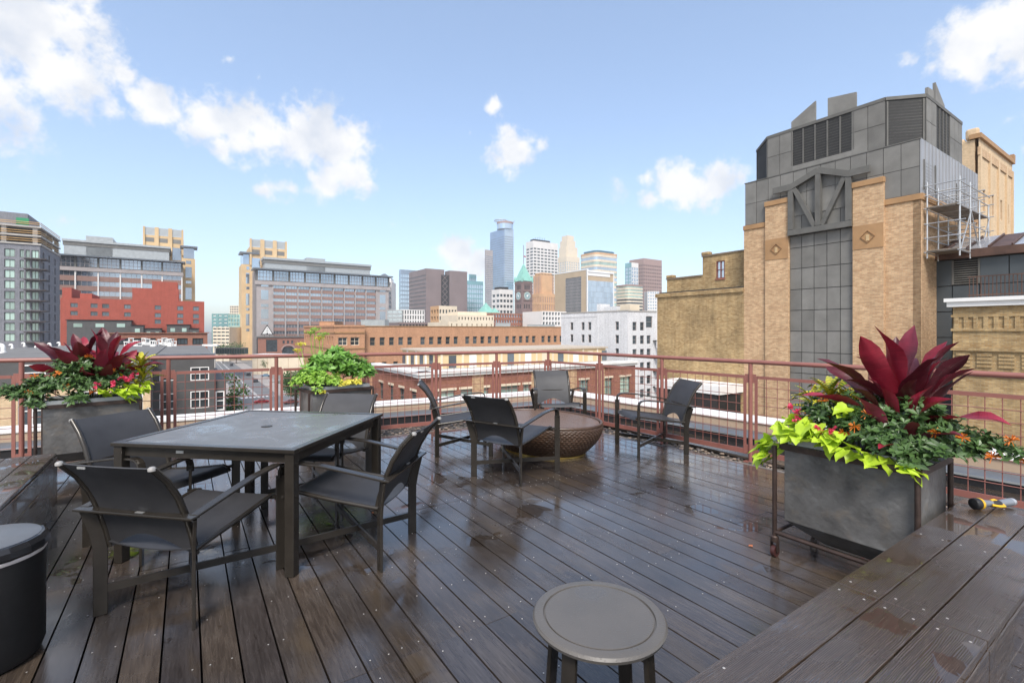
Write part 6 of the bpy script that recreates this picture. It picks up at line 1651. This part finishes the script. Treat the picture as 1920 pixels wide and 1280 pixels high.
lx([(0.036, 0.026), (0.055, 0.020), (0.075, 0.0165), (0.10, 0.0155)], M_gry, 'barrel')
lx([(0.097, 0.017), (0.12, 0.018), (0.145, 0.018), (0.152, 0.015)], M_blk, 'valve_body', (0, 0, 0.026))
m = MB().tube([(0.085, -0.016, 0.026), (0.115, -0.028, 0.022), (0.150, -0.026, 0.020), (0.162, -0.008, 0.022), (0.150, 0.006, 0.034), (0.12, 0.004, 0.046), (0.095, 0.0, 0.044)], 0.0065, 10); m.build('trigger', M_yel, nzl, autosmooth=60)
lx([(0.0, 0.016), (0.03, 0.019), (0.08, 0.021), (0.095, 0.021)], M_gry, 'grip', (0.145, 0.004, 0.024), (1, 0.16, 0.0))
lx([(0.0, 0.0208), (0.02, 0.020), (0.028, 0.016)], simple('silver_coupling', (0.5, 0.52, 0.55), 0.3, 0.6), 'coupling', (0.241, 0.0195, 0.024), (1, 0.16, 0.0))

# ================================================================== PLANTERS
def zincmat():
    m, nt, b = nm('weathered_zinc'); v = coords(nt); n1 = noise(nt, v, 2.2, 6, 0.62); n2 = noise(nt, v, 11, 5, 0.6); d = noise(nt, v, 6.0, 3, 0.5)
    c = ramp(nt, n1, [(0.28, (0.085, 0.080, 0.075)), (0.52, (0.19, 0.185, 0.18)), (0.75, (0.36, 0.355, 0.345))])
    c = mixc(nt, ramp(nt, n2, [(0.55, 0.0), (0.75, 0.5)]), c, (0.22, 0.17, 0.12)); nt.links.new(c, b.inputs['Base Color'])
    b.inputs['Metallic'].default_value = 0.4; nt.links.new(ramp(nt, n2, [(0.3, 0.30), (0.7, 0.52)]), b.inputs['Roughness'])
    hh = mixc(nt, 0.3, d, n2); bump(nt, b, hh, 0.6, 0.03); return m
M_zinc = zincmat()
M_pipe = simple('rusty_pipe', (0.055, 0.036, 0.030), 0.5, 0.35, 0.4, 12, 0.1)
M_soil = simple('soil', (0.03, 0.022, 0.016), 0.95, 0, 0.3, 20, 0.3)
def planter(label, c, rz, L=0.66, W=0.47):
    """zinc hopper bin on a pipe trolley; local x along the long side"""
    t = thing('metal_planter', label, 'planter', (c[0], c[1], 0), rz)
    x0, y0 = L/2, W/2
    m = MB()
    def ring(z, k): return [(-x0*k[0], -y0*k[1], z), (x0*k[0], -y0*k[1], z), (x0*k[0], y0*k[1], z), (-x0*k[0], y0*k[1], z)]
    lv = [(0.115, (0.48, 0.42)), (0.24, (1, 1)), (0.62, (1.0, 1.0)), (0.70, (1.0, 1.0))]
    vs = []; fs = [(3, 2, 1, 0)]
    for z, k in lv: vs += ring(z, k)
    for i in range(3): fs += [(i*4+j, i*4+(j+1) % 4, (i+1)*4+(j+1) % 4, (i+1)*4+j) for j in range(4)]
    m.add(vs, fs); m.build('hopper', M_zinc, t, bevel=0.004)
    m = MB()
    for (a, b) in (((-x0, -y0), (x0, -y0)), ((x0, -y0), (x0, y0)), ((x0, y0), (-x0, y0)), ((-x0, y0), (-x0, -y0))):
        m.beam((a[0]*1.03, a[1]*1.04, 0.700), (b[0]*1.03, b[1]*1.04, 0.700), 0.032, 0.034)
    m.build('rim_angle', M_pipe, t)
    m = MB()
    for (x, y, lx_, ly_) in ((0, -y0+0.02, L-0.03, 0.012), (0, y0-0.02, L-0.03, 0.012), (-x0+0.02, 0, 0.012, W-0.055), (x0-0.02, 0, 0.012, W-0.055)):
        m.box((x, y, 0.725), (lx_, ly_, 0.055))
    m.build('liner_tray', M_galv, t)
    MB().box((0, 0, 0.705), (L-0.06, W-0.06, 0.05)).build('soil_bed', M_soil, t)
    py_ = y0+0.028
    for sx in (-1, 1):
        px_ = x0+0.045 if sx < 0 else x0+0.012
        for sy in (-1, 1):
            MB().tube([(sx*px_, sy*py_, 0.115), (sx*px_, sy*py_, 0.70)], 0.0135, 10).build('leg', M_pipe, t, autosmooth=60)
            ca_ = MB().lathe([(0.022, 0.096), (0.024, 0.112), (0.024, 0.128), (0.017, 0.135)], 12, (sx*px_, sy*py_, 0)).build('caster_swivel', M_pipe, t, autosmooth=40)
            MB().tube([(sx*px_-0.012, sy*py_+0.004, 0.036), (sx*px_+0.012, sy*py_+0.004, 0.036)], 0.036, 16).build('caster_wheel', simple('red_brown_wheel', (0.06, 0.02, 0.018), 0.5, 0, 0.3), ca_, autosmooth=40)
            for dx in (-0.019, 0.019):
                MB().box((sx*px_+dx, sy*py_+0.002, 0.068), (0.005, 0.03, 0.07)).build('caster_fork', M_pipe, ca_)
    for sy in (-1, 1):
        MB().tube([(-x0-0.045, sy*py_, 0.155), (x0+0.012, sy*py_, 0.155)], 0.0125, 10).build('bottom_rail', M_pipe, t, autosmooth=60)
    for sx in (-1, 1):
        px_ = x0+0.045 if sx < 0 else x0+0.012
        MB().tube([(sx*px_, -py_, 0.157), (sx*px_, py_, 0.157)], 0.0125, 10).build('bottom_rail', M_pipe, t, autosmooth=60)
        pass
    return t
C1 = uv(1.205, 3.335); C2 = Vector((-4.28, 4.92)); C3 = Vector((-2.20, 6.0))
A1 = math.atan2(-U.y, -U.x); A2 = R(39); A3 = R(40)
planter('zinc hopper planter on casters by the right bench', C1, A1)
planter('zinc hopper planter with red plant at the left railing', C2, A2, 0.72)
planter('zinc hopper planter of green herbs behind the dining table', C3, A3, 0.72)

# ---- plants
M_ti = None
def timat():
    m, nt, b = nm('red_ti_leaf'); oi = N(nt, 'ShaderNodeObjectInfo'); v = coords(nt, 'Object', (1, 1, 1)); n = noise(nt, v, 7, 4); st_ = noise(nt, coords(nt, 'Object', (60, 2, 2)), 3, 3)
    c = ramp(nt, oi.outputs['Random'], [(0.0, (0.070, 0.011, 0.018)), (0.4, (0.115, 0.013, 0.022)), (0.7, (0.26, 0.015, 0.032)), (0.88, (0.30, 0.020, 0.045)), (1.0, (0.17, 0.045, 0.07))])
    c = mixc(nt, 1.0, c, ramp(nt, n, [(0.3, 0.6), (0.7, 1.35)]), 'MULTIPLY'); c = mixc(nt, 1.0, c, ramp(nt, st_, [(0.3, 0.8), (0.7, 1.15)]), 'MULTIPLY')
    nt.links.new(c, b.inputs['Base Color']); b.inputs['Roughness'].default_value = 0.40; bump(nt, b, st_, 0.35, 0.004)
    tr = N(nt, 'ShaderNodeBsdfTranslucent'); nt.links.new(mixc(nt, 1.0, c, (1.8, 1.0, 1.2), 'MULTIPLY'), tr.inputs[0]); mx = N(nt, 'ShaderNodeMixShader'); mx.inputs[0].default_value = 0.12
    nt.links.new(b.outputs[0], mx.inputs[1]); nt.links.new(tr.outputs[0], mx.inputs[2]); nt.links.new(mx.outputs[0], nt.nodes['Material Output'].inputs[0]); return m
M_ti = timat()
def long_leaf(L, w, bend, fold, wav, mat, name, seed, wide=0.45, blunt=False):
    """blade along +x rising then bending down; width along y; 9 x 5 grid"""
    rnd = random.Random(seed); rows = []; ph = rnd.uniform(0, 6)
    n = 11; x = z = 0.0; ang = 0.0; P0 = []
    for i in range(n):
        t = i/(n-1); P0.append((x, z, ang)); ang = -bend*t**1.5; x += L/(n-1)*math.cos(ang); z += L/(n-1)*math.sin(ang)
    m = MB(); vs = []; fs = []
    for i, (x, z, a) in enumerate(P0):
        t = i/(n-1); ww = w*((0.30+0.70*min(1, t/0.58)**1.3*(3-2*min(1, t/0.58))/1.0)*(1.0 if t < 0.6 else max(0.0, 1-((t-0.6)/0.405)**2.4)) if blunt else (max(0.0, math.sin(math.pi*min(1, t*0.93+0.06)))**wide)*(1-t**6))
        for j in range(5):
            s_ = (j-2)/2; hz = fold*abs(s_)*ww + wav*ww*math.sin(t*9+ph+s_*1.2)*abs(s_)
            vs.append((x - math.sin(a)*hz, s_*ww/2, z + math.cos(a)*hz))
    for i in range(n-1):
        for j in range(4): fs.append((i*5+j, i*5+j+1, (i+1)*5+j+1, (i+1)*5+j))
    m.add(vs, fs); return m.mesh(name, mat, True)
def put(me, name, root, p, az, el, s_=1.0, roll=0.0):
    o = bpy.data.objects.new(name, me); col.objects.link(o); o.parent = root
    o.location = p; o.rotation_euler = (Matrix.Rotation(az, 3, 'Z') @ Matrix.Rotation(-el, 3, 'Y') @ Matrix.Rotation(roll, 3, 'X')).to_euler(); o.scale = (s_, s_, s_); return o
TI = [long_leaf(0.50, 0.108, b, 0.18, 0.20, M_ti, 'ti_leaf', i, 0.5, True) for i, b in enumerate((0.3, 0.6, 1.0, 0.45))]
def ti_plant(label, c, z, leaves, seed, heads=((0, 0),)):
    rnd = random.Random(seed); t = thing('ti_plant', label, 'plant', (c[0], c[1], z))
    for (hx, hy, hz, sc_, n, e0) in heads:
        MB().tube([(hx, hy, -0.03), (hx, hy, hz+0.05)], 0.016, 8).build('stem', simple('ti_stem', (0.10, 0.03, 0.03), 0.6), t)
        for k in range(n):
            az = k*2.399+rnd.uniform(-.25, .25)+e0; q = k/(n-1); el = R(84-50*q**1.3)+rnd.uniform(-.08, .08)
            put(rnd.choice(TI), 'leaf', t, (hx+0.02*math.cos(az), hy+0.02*math.sin(az), hz+0.06-0.09*q), az, el+rnd.uniform(-.16, .12), sc_*rnd.uniform(0.68, 1.08), rnd.uniform(-.8, .8))
    return t
M_gl = leafmat('bush_leaf', (0.020, 0.048, 0.014), (0.085, 0.16, 0.045), 0.4, 0.2)
M_lime = leafmat('lime_leaf', (0.30, 0.48, 0.015), (0.52, 0.70, 0.05), 0.45, 0.3)
M_cro = None
def cromat():
    m, nt, b = nm('croton_leaf'); oi = N(nt, 'ShaderNodeObjectInfo'); w = N(nt, 'ShaderNodeTexWave'); w.wave_type = 'BANDS'; w.bands_direction = 'X'; w.inputs['Scale'].default_value = 26; w.inputs['Distortion'].default_value = 3
    nt.links.new(coords(nt), w.inputs[0]); c = ramp(nt, w.outputs[0], [(0.25, (0.07, 0.16, 0.015)), (0.45, (0.62, 0.50, 0.02)), (1.0, (0.74, 0.60, 0.04))])
    c = mixc(nt, ramp(nt, oi.outputs['Random'], [(0.45, 0.0), (1.0, 0.65)]), c, (0.09, 0.19, 0.02)); nt.links.new(c, b.inputs['Base Color']); b.inputs['Roughness'].default_value = 0.35; return m
M_cro = cromat()
M_ora = leafmat('orange_bloom', (0.50, 0.10, 0.01), (0.75, 0.22, 0.02), 0.5, 0.2)
M_pink = leafmat('pink_bloom', (0.65, 0.03, 0.09), (0.85, 0.10, 0.20), 0.45, 0.3)
M_stem = simple('green_stem', (0.10, 0.13, 0.04), 0.6)
def bushy(label, c, z, spots, n, seed, leaf=(0.030, 0.062), mat=None, name='firebush', flowers=(), fmat=None):
    """spots: (dx, dy, dz, radius) clumps; leaves sit in whorls on twigs"""
    rnd = random.Random(seed); t = thing(name, label, 'plant', (c[0], c[1], z)); fo_ = MB(); tw_ = MB()
    tot = sum(s[3]**2 for s in spots)
    for (dx, dy, dz, r) in spots:
        cen = Vector((dx, dy, dz)); k = int(n*r*r/tot/5)
        tw_.tube([(dx*0.4, dy*0.4, -0.02), (dx*0.75, dy*0.75, dz*0.6), tuple(cen)], 0.006, 5)
        for i in range(k):
            d = rv(rnd); d.z = abs(d.z)*0.9 - 0.25; p = cen + d.normalized()*r*(0.45+0.6*rnd.random())
            if rnd.random() < 0.4: tw_.tube([tuple(cen*0.7+p*0.3), tuple(p)], 0.0028, 4, False)
            ax_ = (p-cen).normalized()*0.7 + Vector((0, 0, 0.5)); ax_.normalize(); sx_ = ax_.cross(rv(rnd)).normalized(); sy_ = ax_.cross(sx_)
            for j in range(5):
                a = j*1.2566+rnd.uniform(-.3, .3); dd = (sx_*math.cos(a)+sy_*math.sin(a))*0.9 + ax_*rnd.uniform(0.0, 0.6); l_ = rnd.uniform(*leaf)*1.25
                leafquad(fo_, p, dd, l_*0.48, l_, ax_)
    stuff(fo_.build('foliage', mat or M_gl, t)); tw_.build('twigs', M_stem, t)
    for (fx, fy, fz, s_) in flowers:
        fm_ = MB()
        for i in range(22):
            d = rv(rnd); d.z = d.z*0.7+0.35; d.normalize(); fm_.tube([(0, 0, 0), tuple(d*s_*0.6), tuple(d*s_ + Vector((0, 0, -s_*0.1)))], 0.0022, 4, False, [0.0014, 0.0022, 0.0030])
        q = obj('flower', fm_.mesh('flower', fmat or M_ora), t); q.location = (fx, fy, fz)
    return t
def heart_leaf(seed):
    rnd = random.Random(seed); out = [(0, 0), (-0.10, 0.22), (-0.02, 0.46), (0.22, 0.52), (0.42, 0.36), (0.62, 0.30), (0.80, 0.14), (1.0, 0.0)]
    pts = out + [(x, -y) for (x, y) in out[-2:0:-1]]; m = MB(); s_ = 0.085
    f_ = lambda x, y: 0.30*abs(y) - 0.34*(x-0.3)**2 + 0.05*math.sin(7*x+seed)
    vs = [(0.36*s_, 0, f_(0.36, 0)*s_)] + [(x*s_, y*s_, f_(x, y)*s_) for (x, y) in pts] + [((x*0.55+0.16)*s_, y*0.5*s_, f_(x*0.55+0.16, y*0.5)*s_) for (x, y) in pts]
    n = len(pts); fs = [(0, 1+n+i, 1+n+(i+1) % n) for i in range(n)] + [(1+n+i, 1+i, 1+(i+1) % n, 1+n+(i+1) % n) for i in range(n)]
    m.add(vs, fs); return m.mesh('vine_leaf', M_lime, True)
HEART = [heart_leaf(i) for i in range(4)]
def vine(label, c, z, spots, seed):
    rnd = random.Random(seed); t = thing('sweet_potato_vine', label, 'plant', (c[0], c[1], z)); tw_ = MB()
    for (dx, dy, dz, r, n) in spots:
        tw_.tube([(dx*0.2, dy*0.2, 0.0), (dx*0.7, dy*0.7, max(dz, 0)+0.03), (dx, dy, dz)], 0.003, 5)
        for k in range(n):
            p = Vector((dx, dy, dz)) + Vector((rnd.uniform(-r, r), rnd.uniform(-r, r), rnd.uniform(-r*0.55, r*0.55)))
            outw = math.atan2(dy, dx) if abs(dx)+abs(dy) > 0.01 else 0
            put(rnd.choice(HEART), 'leaf', t, p, outw + rnd.uniform(-1.2, 1.2), rnd.uniform(-0.9, 0.15), rnd.uniform(0.75, 1.3), rnd.uniform(-.5, .5))
    tw_.build('stems', M_stem, t); return t
CRO = [long_leaf(0.17, 0.036, b, 0.25, 0.1, M_cro, 'croton_leaf', i+20, 0.6) for i, b in enumerate((0.5, 0.9, 1.3))]
def croton(label, c, z, heads, seed):
    rnd = random.Random(seed); t = thing('croton', label, 'plant', (c[0], c[1], z))
    for (hx, hy, hz, s_) in heads:
        MB().tube([(hx*0.4, hy*0.4, -0.02), (hx, hy, hz)], 0.005, 6).build('stem', M_stem, t)
        for k in range(14):
            az = k*2.4+rnd.uniform(-.2, .2); put(rnd.choice(CRO), 'leaf', t, (hx, hy, hz-0.004*k), az, R(72-5.5*k)+rnd.uniform(-.1, .1), s_*rnd.uniform(.8, 1.15))
    return t
def begonia(label, c, z, spots, seed):
    rnd = random.Random(seed); t = thing('begonia', label, 'plant', (c[0], c[1], z)); tw_ = MB()
    for (x, y, z_, s_) in spots:
        tw_.tube([(x*0.5, y*0.5, 0), (x, y, z_)], 0.003, 5); m = MB()
        for b in range(4):
            o = Vector((rnd.uniform(-s_, s_), rnd.uniform(-s_, s_), rnd.uniform(-s_*0.6, s_*0.6)))
            for i in range(6):
                d = rv(rnd); leafquad(m, o, d, s_*0.95, s_*0.9, rv(rnd))
        q = obj('flower', m.mesh('flower', M_pink), t); q.location = (x, y, z_)
    tw_.build('stems', M_stem, t); return t
def loc(C, A, x, y):        # planter-local plan offset -> world offset
    return (x*math.cos(A)-y*math.sin(A), x*math.sin(A)+y*math.cos(A))
# right planter: local +x runs toward the camera-right end, +y away from the deck
def L1_(x, y): q = loc(C1, A1, x, y); return (C1.x+q[0], C1.y+q[1])
def o1(x, y): return loc(C1, A1, x, y)
ti_plant('dark red broad-leaved ti plant in the right zinc planter', L1_(0.19, 0.06), 0.76, None, 5, heads=((0, 0, 0.12, 1.05, 25, 0.4), (-0.12, -0.10, 0.02, 0.75, 15, 1.5)))
croton('yellow and green croton at the back left of the right planter', L1_(-0.22, 0.12), 0.74, [(0, 0, 0.28, 1.25), (0.08, 0.05, 0.20, 1.15), (-0.09, 0.02, 0.20, 1.15), (0.0, -0.08, 0.16, 1.1), (0.12, -0.04, 0.24, 1.1)], 3)
sp = []
for (x, y, z, r) in ((-0.12, -0.06, 0.14, 0.12), (-0.02, -0.12, 0.10, 0.12), (0.10, -0.16, 0.10, 0.12), (0.22, -0.12, 0.12, 0.13), (0.30, 0.02, 0.14, 0.13), (0.36, -0.10, 0.08, 0.12), (0.34, 0.14, 0.12, 0.12), (0.44, 0.10, 0.08, 0.10), (0.10, 0.06, 0.16, 0.12), (0.46, -0.02, 0.06, 0.08), (0.55, 0.02, 0.10, 0.07), (0.64, 0.02, 0.07, 0.05), (0.30, -0.20, 0.02, 0.08), (-0.02, -0.02, 0.22, 0.11), (0.12, -0.10, 0.20, 0.11), (0.28, -0.04, 0.22, 0.11), (0.20, -0.20, 0.06, 0.10), (-0.16, -0.14, 0.18, 0.09)):
    q = o1(x, y); sp.append((q[0], q[1], z, r))
fl_ = [(*o1(x, y), z, 0.032) for (x, y, z) in ((-0.10, -0.13, 0.17), (-0.20, -0.02, 0.24), (0.06, -0.25, 0.15), (0.0, -0.24, 0.10), (0.10, -0.20, 0.22), (0.38, -0.14, 0.16), (0.63, 0.0, 0.15), (0.57, -0.03, 0.06), (0.68, 0.03, 0.05), (0.28, -0.06, 0.28), (-0.26, -0.06, 0.16), (0.47, -0.08, 0.14))]
bushy('green leafy firebush with orange tubular flowers spilling over the right planter', L1_(0, 0), 0.74, sp, 6400, 7, leaf=(0.022, 0.046), flowers=fl_)
vs_ = [(*o1(x, y), z, r, n) for (x, y, z, r, n) in ((-0.30, -0.20, 0.06, 0.07, 9), (-0.22, -0.24, 0.07, 0.07, 9), (-0.36, -0.10, 0.08, 0.07, 8), (-0.42, -0.20, -0.02, 0.05, 7), (-0.44, -0.22, -0.12, 0.045, 7), (-0.10, -0.27, 0.05, 0.06, 7), (0.04, -0.28, 0.03, 0.05, 5), (0.16, -0.27, 0.01, 0.05, 5), (-0.02, -0.10, 0.23, 0.06, 8), (-0.16, -0.22, 0.11, 0.07, 9), (-0.30, -0.10, 0.14, 0.07, 8), (0.26, -0.27, 0.0, 0.05, 5), (-0.05, -0.24, 0.09, 0.05, 6), (-0.47, -0.16, -0.06, 0.05, 6))]
vine('lime green sweet potato vine hanging over the left end of the right planter', L1_(0, 0), 0.73, vs_, 9)
begonia('pink begonia flowers among the lime leaves of the right planter', L1_(0, 0), 0.74, [(*o1(x, y), z, 0.022) for (x, y, z) in ((-0.30, -0.14, 0.17), (-0.27, -0.18, 0.13), (-0.13, -0.26, 0.10), (-0.04, -0.26, 0.11), (-0.34, -0.12, 0.20))], 2)
# left planter
def L2_(x, y): q = loc(C2, A2, x, y); return (C2.x+q[0], C2.y+q[1])
def o2(x, y): return loc(C2, A2, x, y)
ti_plant('dark red broad-leaved ti plant in the left zinc planter', L2_(-0.02, 0.05), 0.76, None, 8, heads=((-0.12, 0.0, 0.12, 1.1, 19, 0.2), (0.12, 0.02, 0.10, 1.1, 19, 2.2)))
croton('yellow croton at the right end of the left planter', L2_(0.30, 0.02), 0.74, [(0.06, 0.05, 0.30, 1.25), (-0.03, -0.03, 0.22, 1.2), (0.12, 0.0, 0.18, 1.2), (0.02, -0.10, 0.12, 1.1)], 6)
sp = []
for (x, y, z, r) in ((-0.40, -0.10, 0.12, 0.14), (-0.28, -0.12, 0.16, 0.15), (-0.16, -0.14, 0.16, 0.15), (-0.02, -0.14, 0.14, 0.15), (0.10, -0.12, 0.14, 0.14), (-0.06, -0.08, 0.30, 0.13), (-0.22, -0.02, 0.28, 0.12), (-0.50, -0.14, 0.08, 0.11), (-0.60, -0.12, 0.10, 0.08), (0.20, -0.06, 0.20, 0.12), (-0.12, -0.24, 0.02, 0.09), (-0.40, -0.22, 0.0, 0.09)):
    q = o2(x, y); sp.append((q[0], q[1], z, r))
fl_ = [(*o2(x, y), z, 0.036) for (x, y, z) in ((-0.42, -0.16, 0.25), (-0.26, -0.22, 0.27), (0.14, -0.16, 0.28), (-0.04, -0.14, 0.42), (-0.46, -0.2, 0.10), (0.0, -0.28, 0.08), (-0.2, -0.26, 0.15))]
bushy('green leafy firebush with orange flowers spilling over the left planter', L2_(0, 0), 0.74, sp, 5600, 17, leaf=(0.024, 0.050), flowers=fl_)
vs_ = [(*o2(x, y), z, r, n) for (x, y, z, r, n) in ((0.10, -0.25, 0.07, 0.07, 9), (0.22, -0.25, 0.08, 0.07, 10), (0.33, -0.22, 0.08, 0.07, 10), (0.40, -0.12, 0.10, 0.06, 8), (0.27, -0.27, 0.02, 0.06, 7))]
vine('lime green sweet potato vine at the right front of the left planter', L2_(0, 0), 0.74, vs_, 19)
begonia('pink begonia flowers above the lime vine of the left planter', L2_(0, 0), 0.74, [(*o2(x, y), z, 0.030) for (x, y, z) in ((0.22, -0.22, 0.20), (0.27, -0.22, 0.17), (0.31, -0.18, 0.21), (0.02, -0.28, 0.14), (0.16, -0.27, 0.15))], 12)
# herb planter
def L3_(x, y): q = loc(C3, A3, x, y); return (C3.x+q[0], C3.y+q[1])
def o3(x, y): return loc(C3, A3, x, y)
M_herb = leafmat('herb_leaf', (0.06, 0.17, 0.02), (0.20, 0.40, 0.07), 0.42, 0.25)
M_herb2 = leafmat('light_herb_leaf', (0.16, 0.33, 0.04), (0.34, 0.55, 0.08), 0.45, 0.25)
sp = [(*o3(x, y), z, r) for (x, y, z, r) in ((-0.14, 0.04, 0.22, 0.17), (0.0, 0.0, 0.31, 0.15), (0.14, 0.0, 0.21, 0.17), (0.28, -0.02, 0.14, 0.16), (-0.26, 0.05, 0.14, 0.14), (0.36, 0.08, 0.14, 0.13), (0.02, 0.02, 0.38, 0.09))]
bushy('dense mound of broad green basil in the herb planter', L3_(0, 0), 0.74, sp, 2600, 23, (0.05, 0.085), M_herb, 'basil_plant')
sp = [(*o3(x, y), z, r) for (x, y, z, r) in ((-0.36, -0.06, 0.10, 0.12), (-0.24, -0.14, 0.08, 0.12), (-0.10, -0.18, 0.06, 0.10), (-0.42, 0.04, 0.06, 0.10), (-0.30, -0.24, -0.02, 0.06))]
bushy('light green creeping herb at the left end of the herb planter', L3_(0, 0), 0.74, sp, 1400, 24, (0.025, 0.045), M_herb2, 'creeping_herb')
M_sed = leafmat('yellow_sedum', (0.55, 0.48, 0.02), (0.75, 0.68, 0.10), 0.5, 0.2)
sp = [(*o3(x, y), z, r) for (x, y, z, r) in ((-0.02, -0.24, 0.03, 0.05), (0.08, -0.24, 0.04, 0.05), (0.18, -0.24, 0.04, 0.05), (-0.26, -0.27, -0.05, 0.03))]
bushy('yellow trailing sedum along the front of the herb planter', L3_(0, 0), 0.74, sp, 700, 25, (0.015, 0.028), M_sed, 'sedum')
dl_ = thing('dill_plant', 'tall thin dill with flat yellow flower heads in the herb planter', 'plant', (*L3_(-0.2, 0.1), 0.74))
rnd = random.Random(31); tw_ = MB()
for (x, y, h_) in ((-0.20, 0.0, 0.48), (-0.10, 0.05, 0.62), (-0.04, 0.02, 0.66), (0.06, 0.04, 0.60), (-0.26, 0.05, 0.40), (0.0, 0.08, 0.55)):
    tw_.tube([(x*0.3, y*0.3, 0), (x*0.8, y, h_*0.6), (x, y, h_)], 0.004, 5); m = MB()
    for k in range(26):
        a = rnd.uniform(0, 6.28); r_ = rnd.uniform(0.01, 0.07); e = Vector((math.cos(a)*r_, math.sin(a)*r_, 0.04+rnd.uniform(-.01, .01)))
        m.tube([(0, 0, 0), tuple(e)], 0.0012, 3, False)
        for q in range(3): leafquad(m, e, rv(rnd), 0.014, 0.018, rv(rnd))
    f_o = obj('flower_head', m.mesh('flower_head', M_sed if h_ < 0.58 else M_herb2), dl_); f_o.location = (x, y, h_)
    for k in range(14):
        zz = h_*rnd.uniform(0.25, 0.95); d = rv(rnd); d.z = abs(d.z)*0.5; tw_.tube([(x*0.8*zz/h_, y*zz/h_, zz), tuple(Vector((x*0.8*zz/h_, y*zz/h_, zz))+d*0.09)], 0.0012, 3, False)
tw_.build('stems', M_herb2, dl_)
# fallen leaves on the wet boards
rnd = random.Random(8)
for i, (px, py, lab) in enumerate(((806, 837, 'small orange fallen leaf on the boards left of the lounge chairs'), (1408, 1024, 'orange brown fallen leaf near the planter caster'), (701, 962, 'brown fallen leaf under the right dining chair'))):
    q = Vector(((px-960)/FP, 1, 0))*(900*H/(py-HY)); m = MB(); pts = []
    for k in range(9):
        a = k*0.698; r_ = 0.016*(1 if k % 2 else 0.55); pts.append((math.cos(a)*r_*1.3, math.sin(a)*r_, 0.004+rnd.uniform(0, .006)))
    m.add([(0, 0, 0.006)] + pts, [(0, 1+k, 1+(k+1) % 9) for k in range(9)]); o = m.build('fallen_leaf', simple('dead_leaf', (0.42, 0.13, 0.05), 0.6)); o.location = (q.x, q.y, 0.001); tag(o, lab, 'leaf', 'fallen leaves')
# ---- air between here and the skyline
hz = MB(); hz.add([(-1500, -60, GZ-1.5), (1500, -60, GZ-1.5), (1500, 1400, GZ-1.5), (-1500, 1400, GZ-1.5), (-1500, -60, 262), (1500, -60, 262), (1500, 1400, 262), (-1500, 1400, 262)],
    [(3, 2, 1, 0), (4, 5, 6, 7), (0, 1, 5, 4), (1, 2, 6, 5), (2, 3, 7, 6), (3, 0, 4, 7)])
hm = bpy.data.materials.new('thin_haze'); hm.use_nodes = True; hnt = hm.node_tree; hnt.nodes.clear()
pv2 = hnt.nodes.new('ShaderNodeVolumePrincipled'); pv2.inputs['Color'].default_value = (0.92, 0.95, 1.0, 1); pv2.inputs['Density'].default_value = 0.00022; pv2.inputs['Anisotropy'].default_value = 0.0
ho_ = hnt.nodes.new('ShaderNodeOutputMaterial'); hnt.links.new(pv2.outputs[0], ho_.inputs['Volume'])
stuff(hz.build('haze', hm))
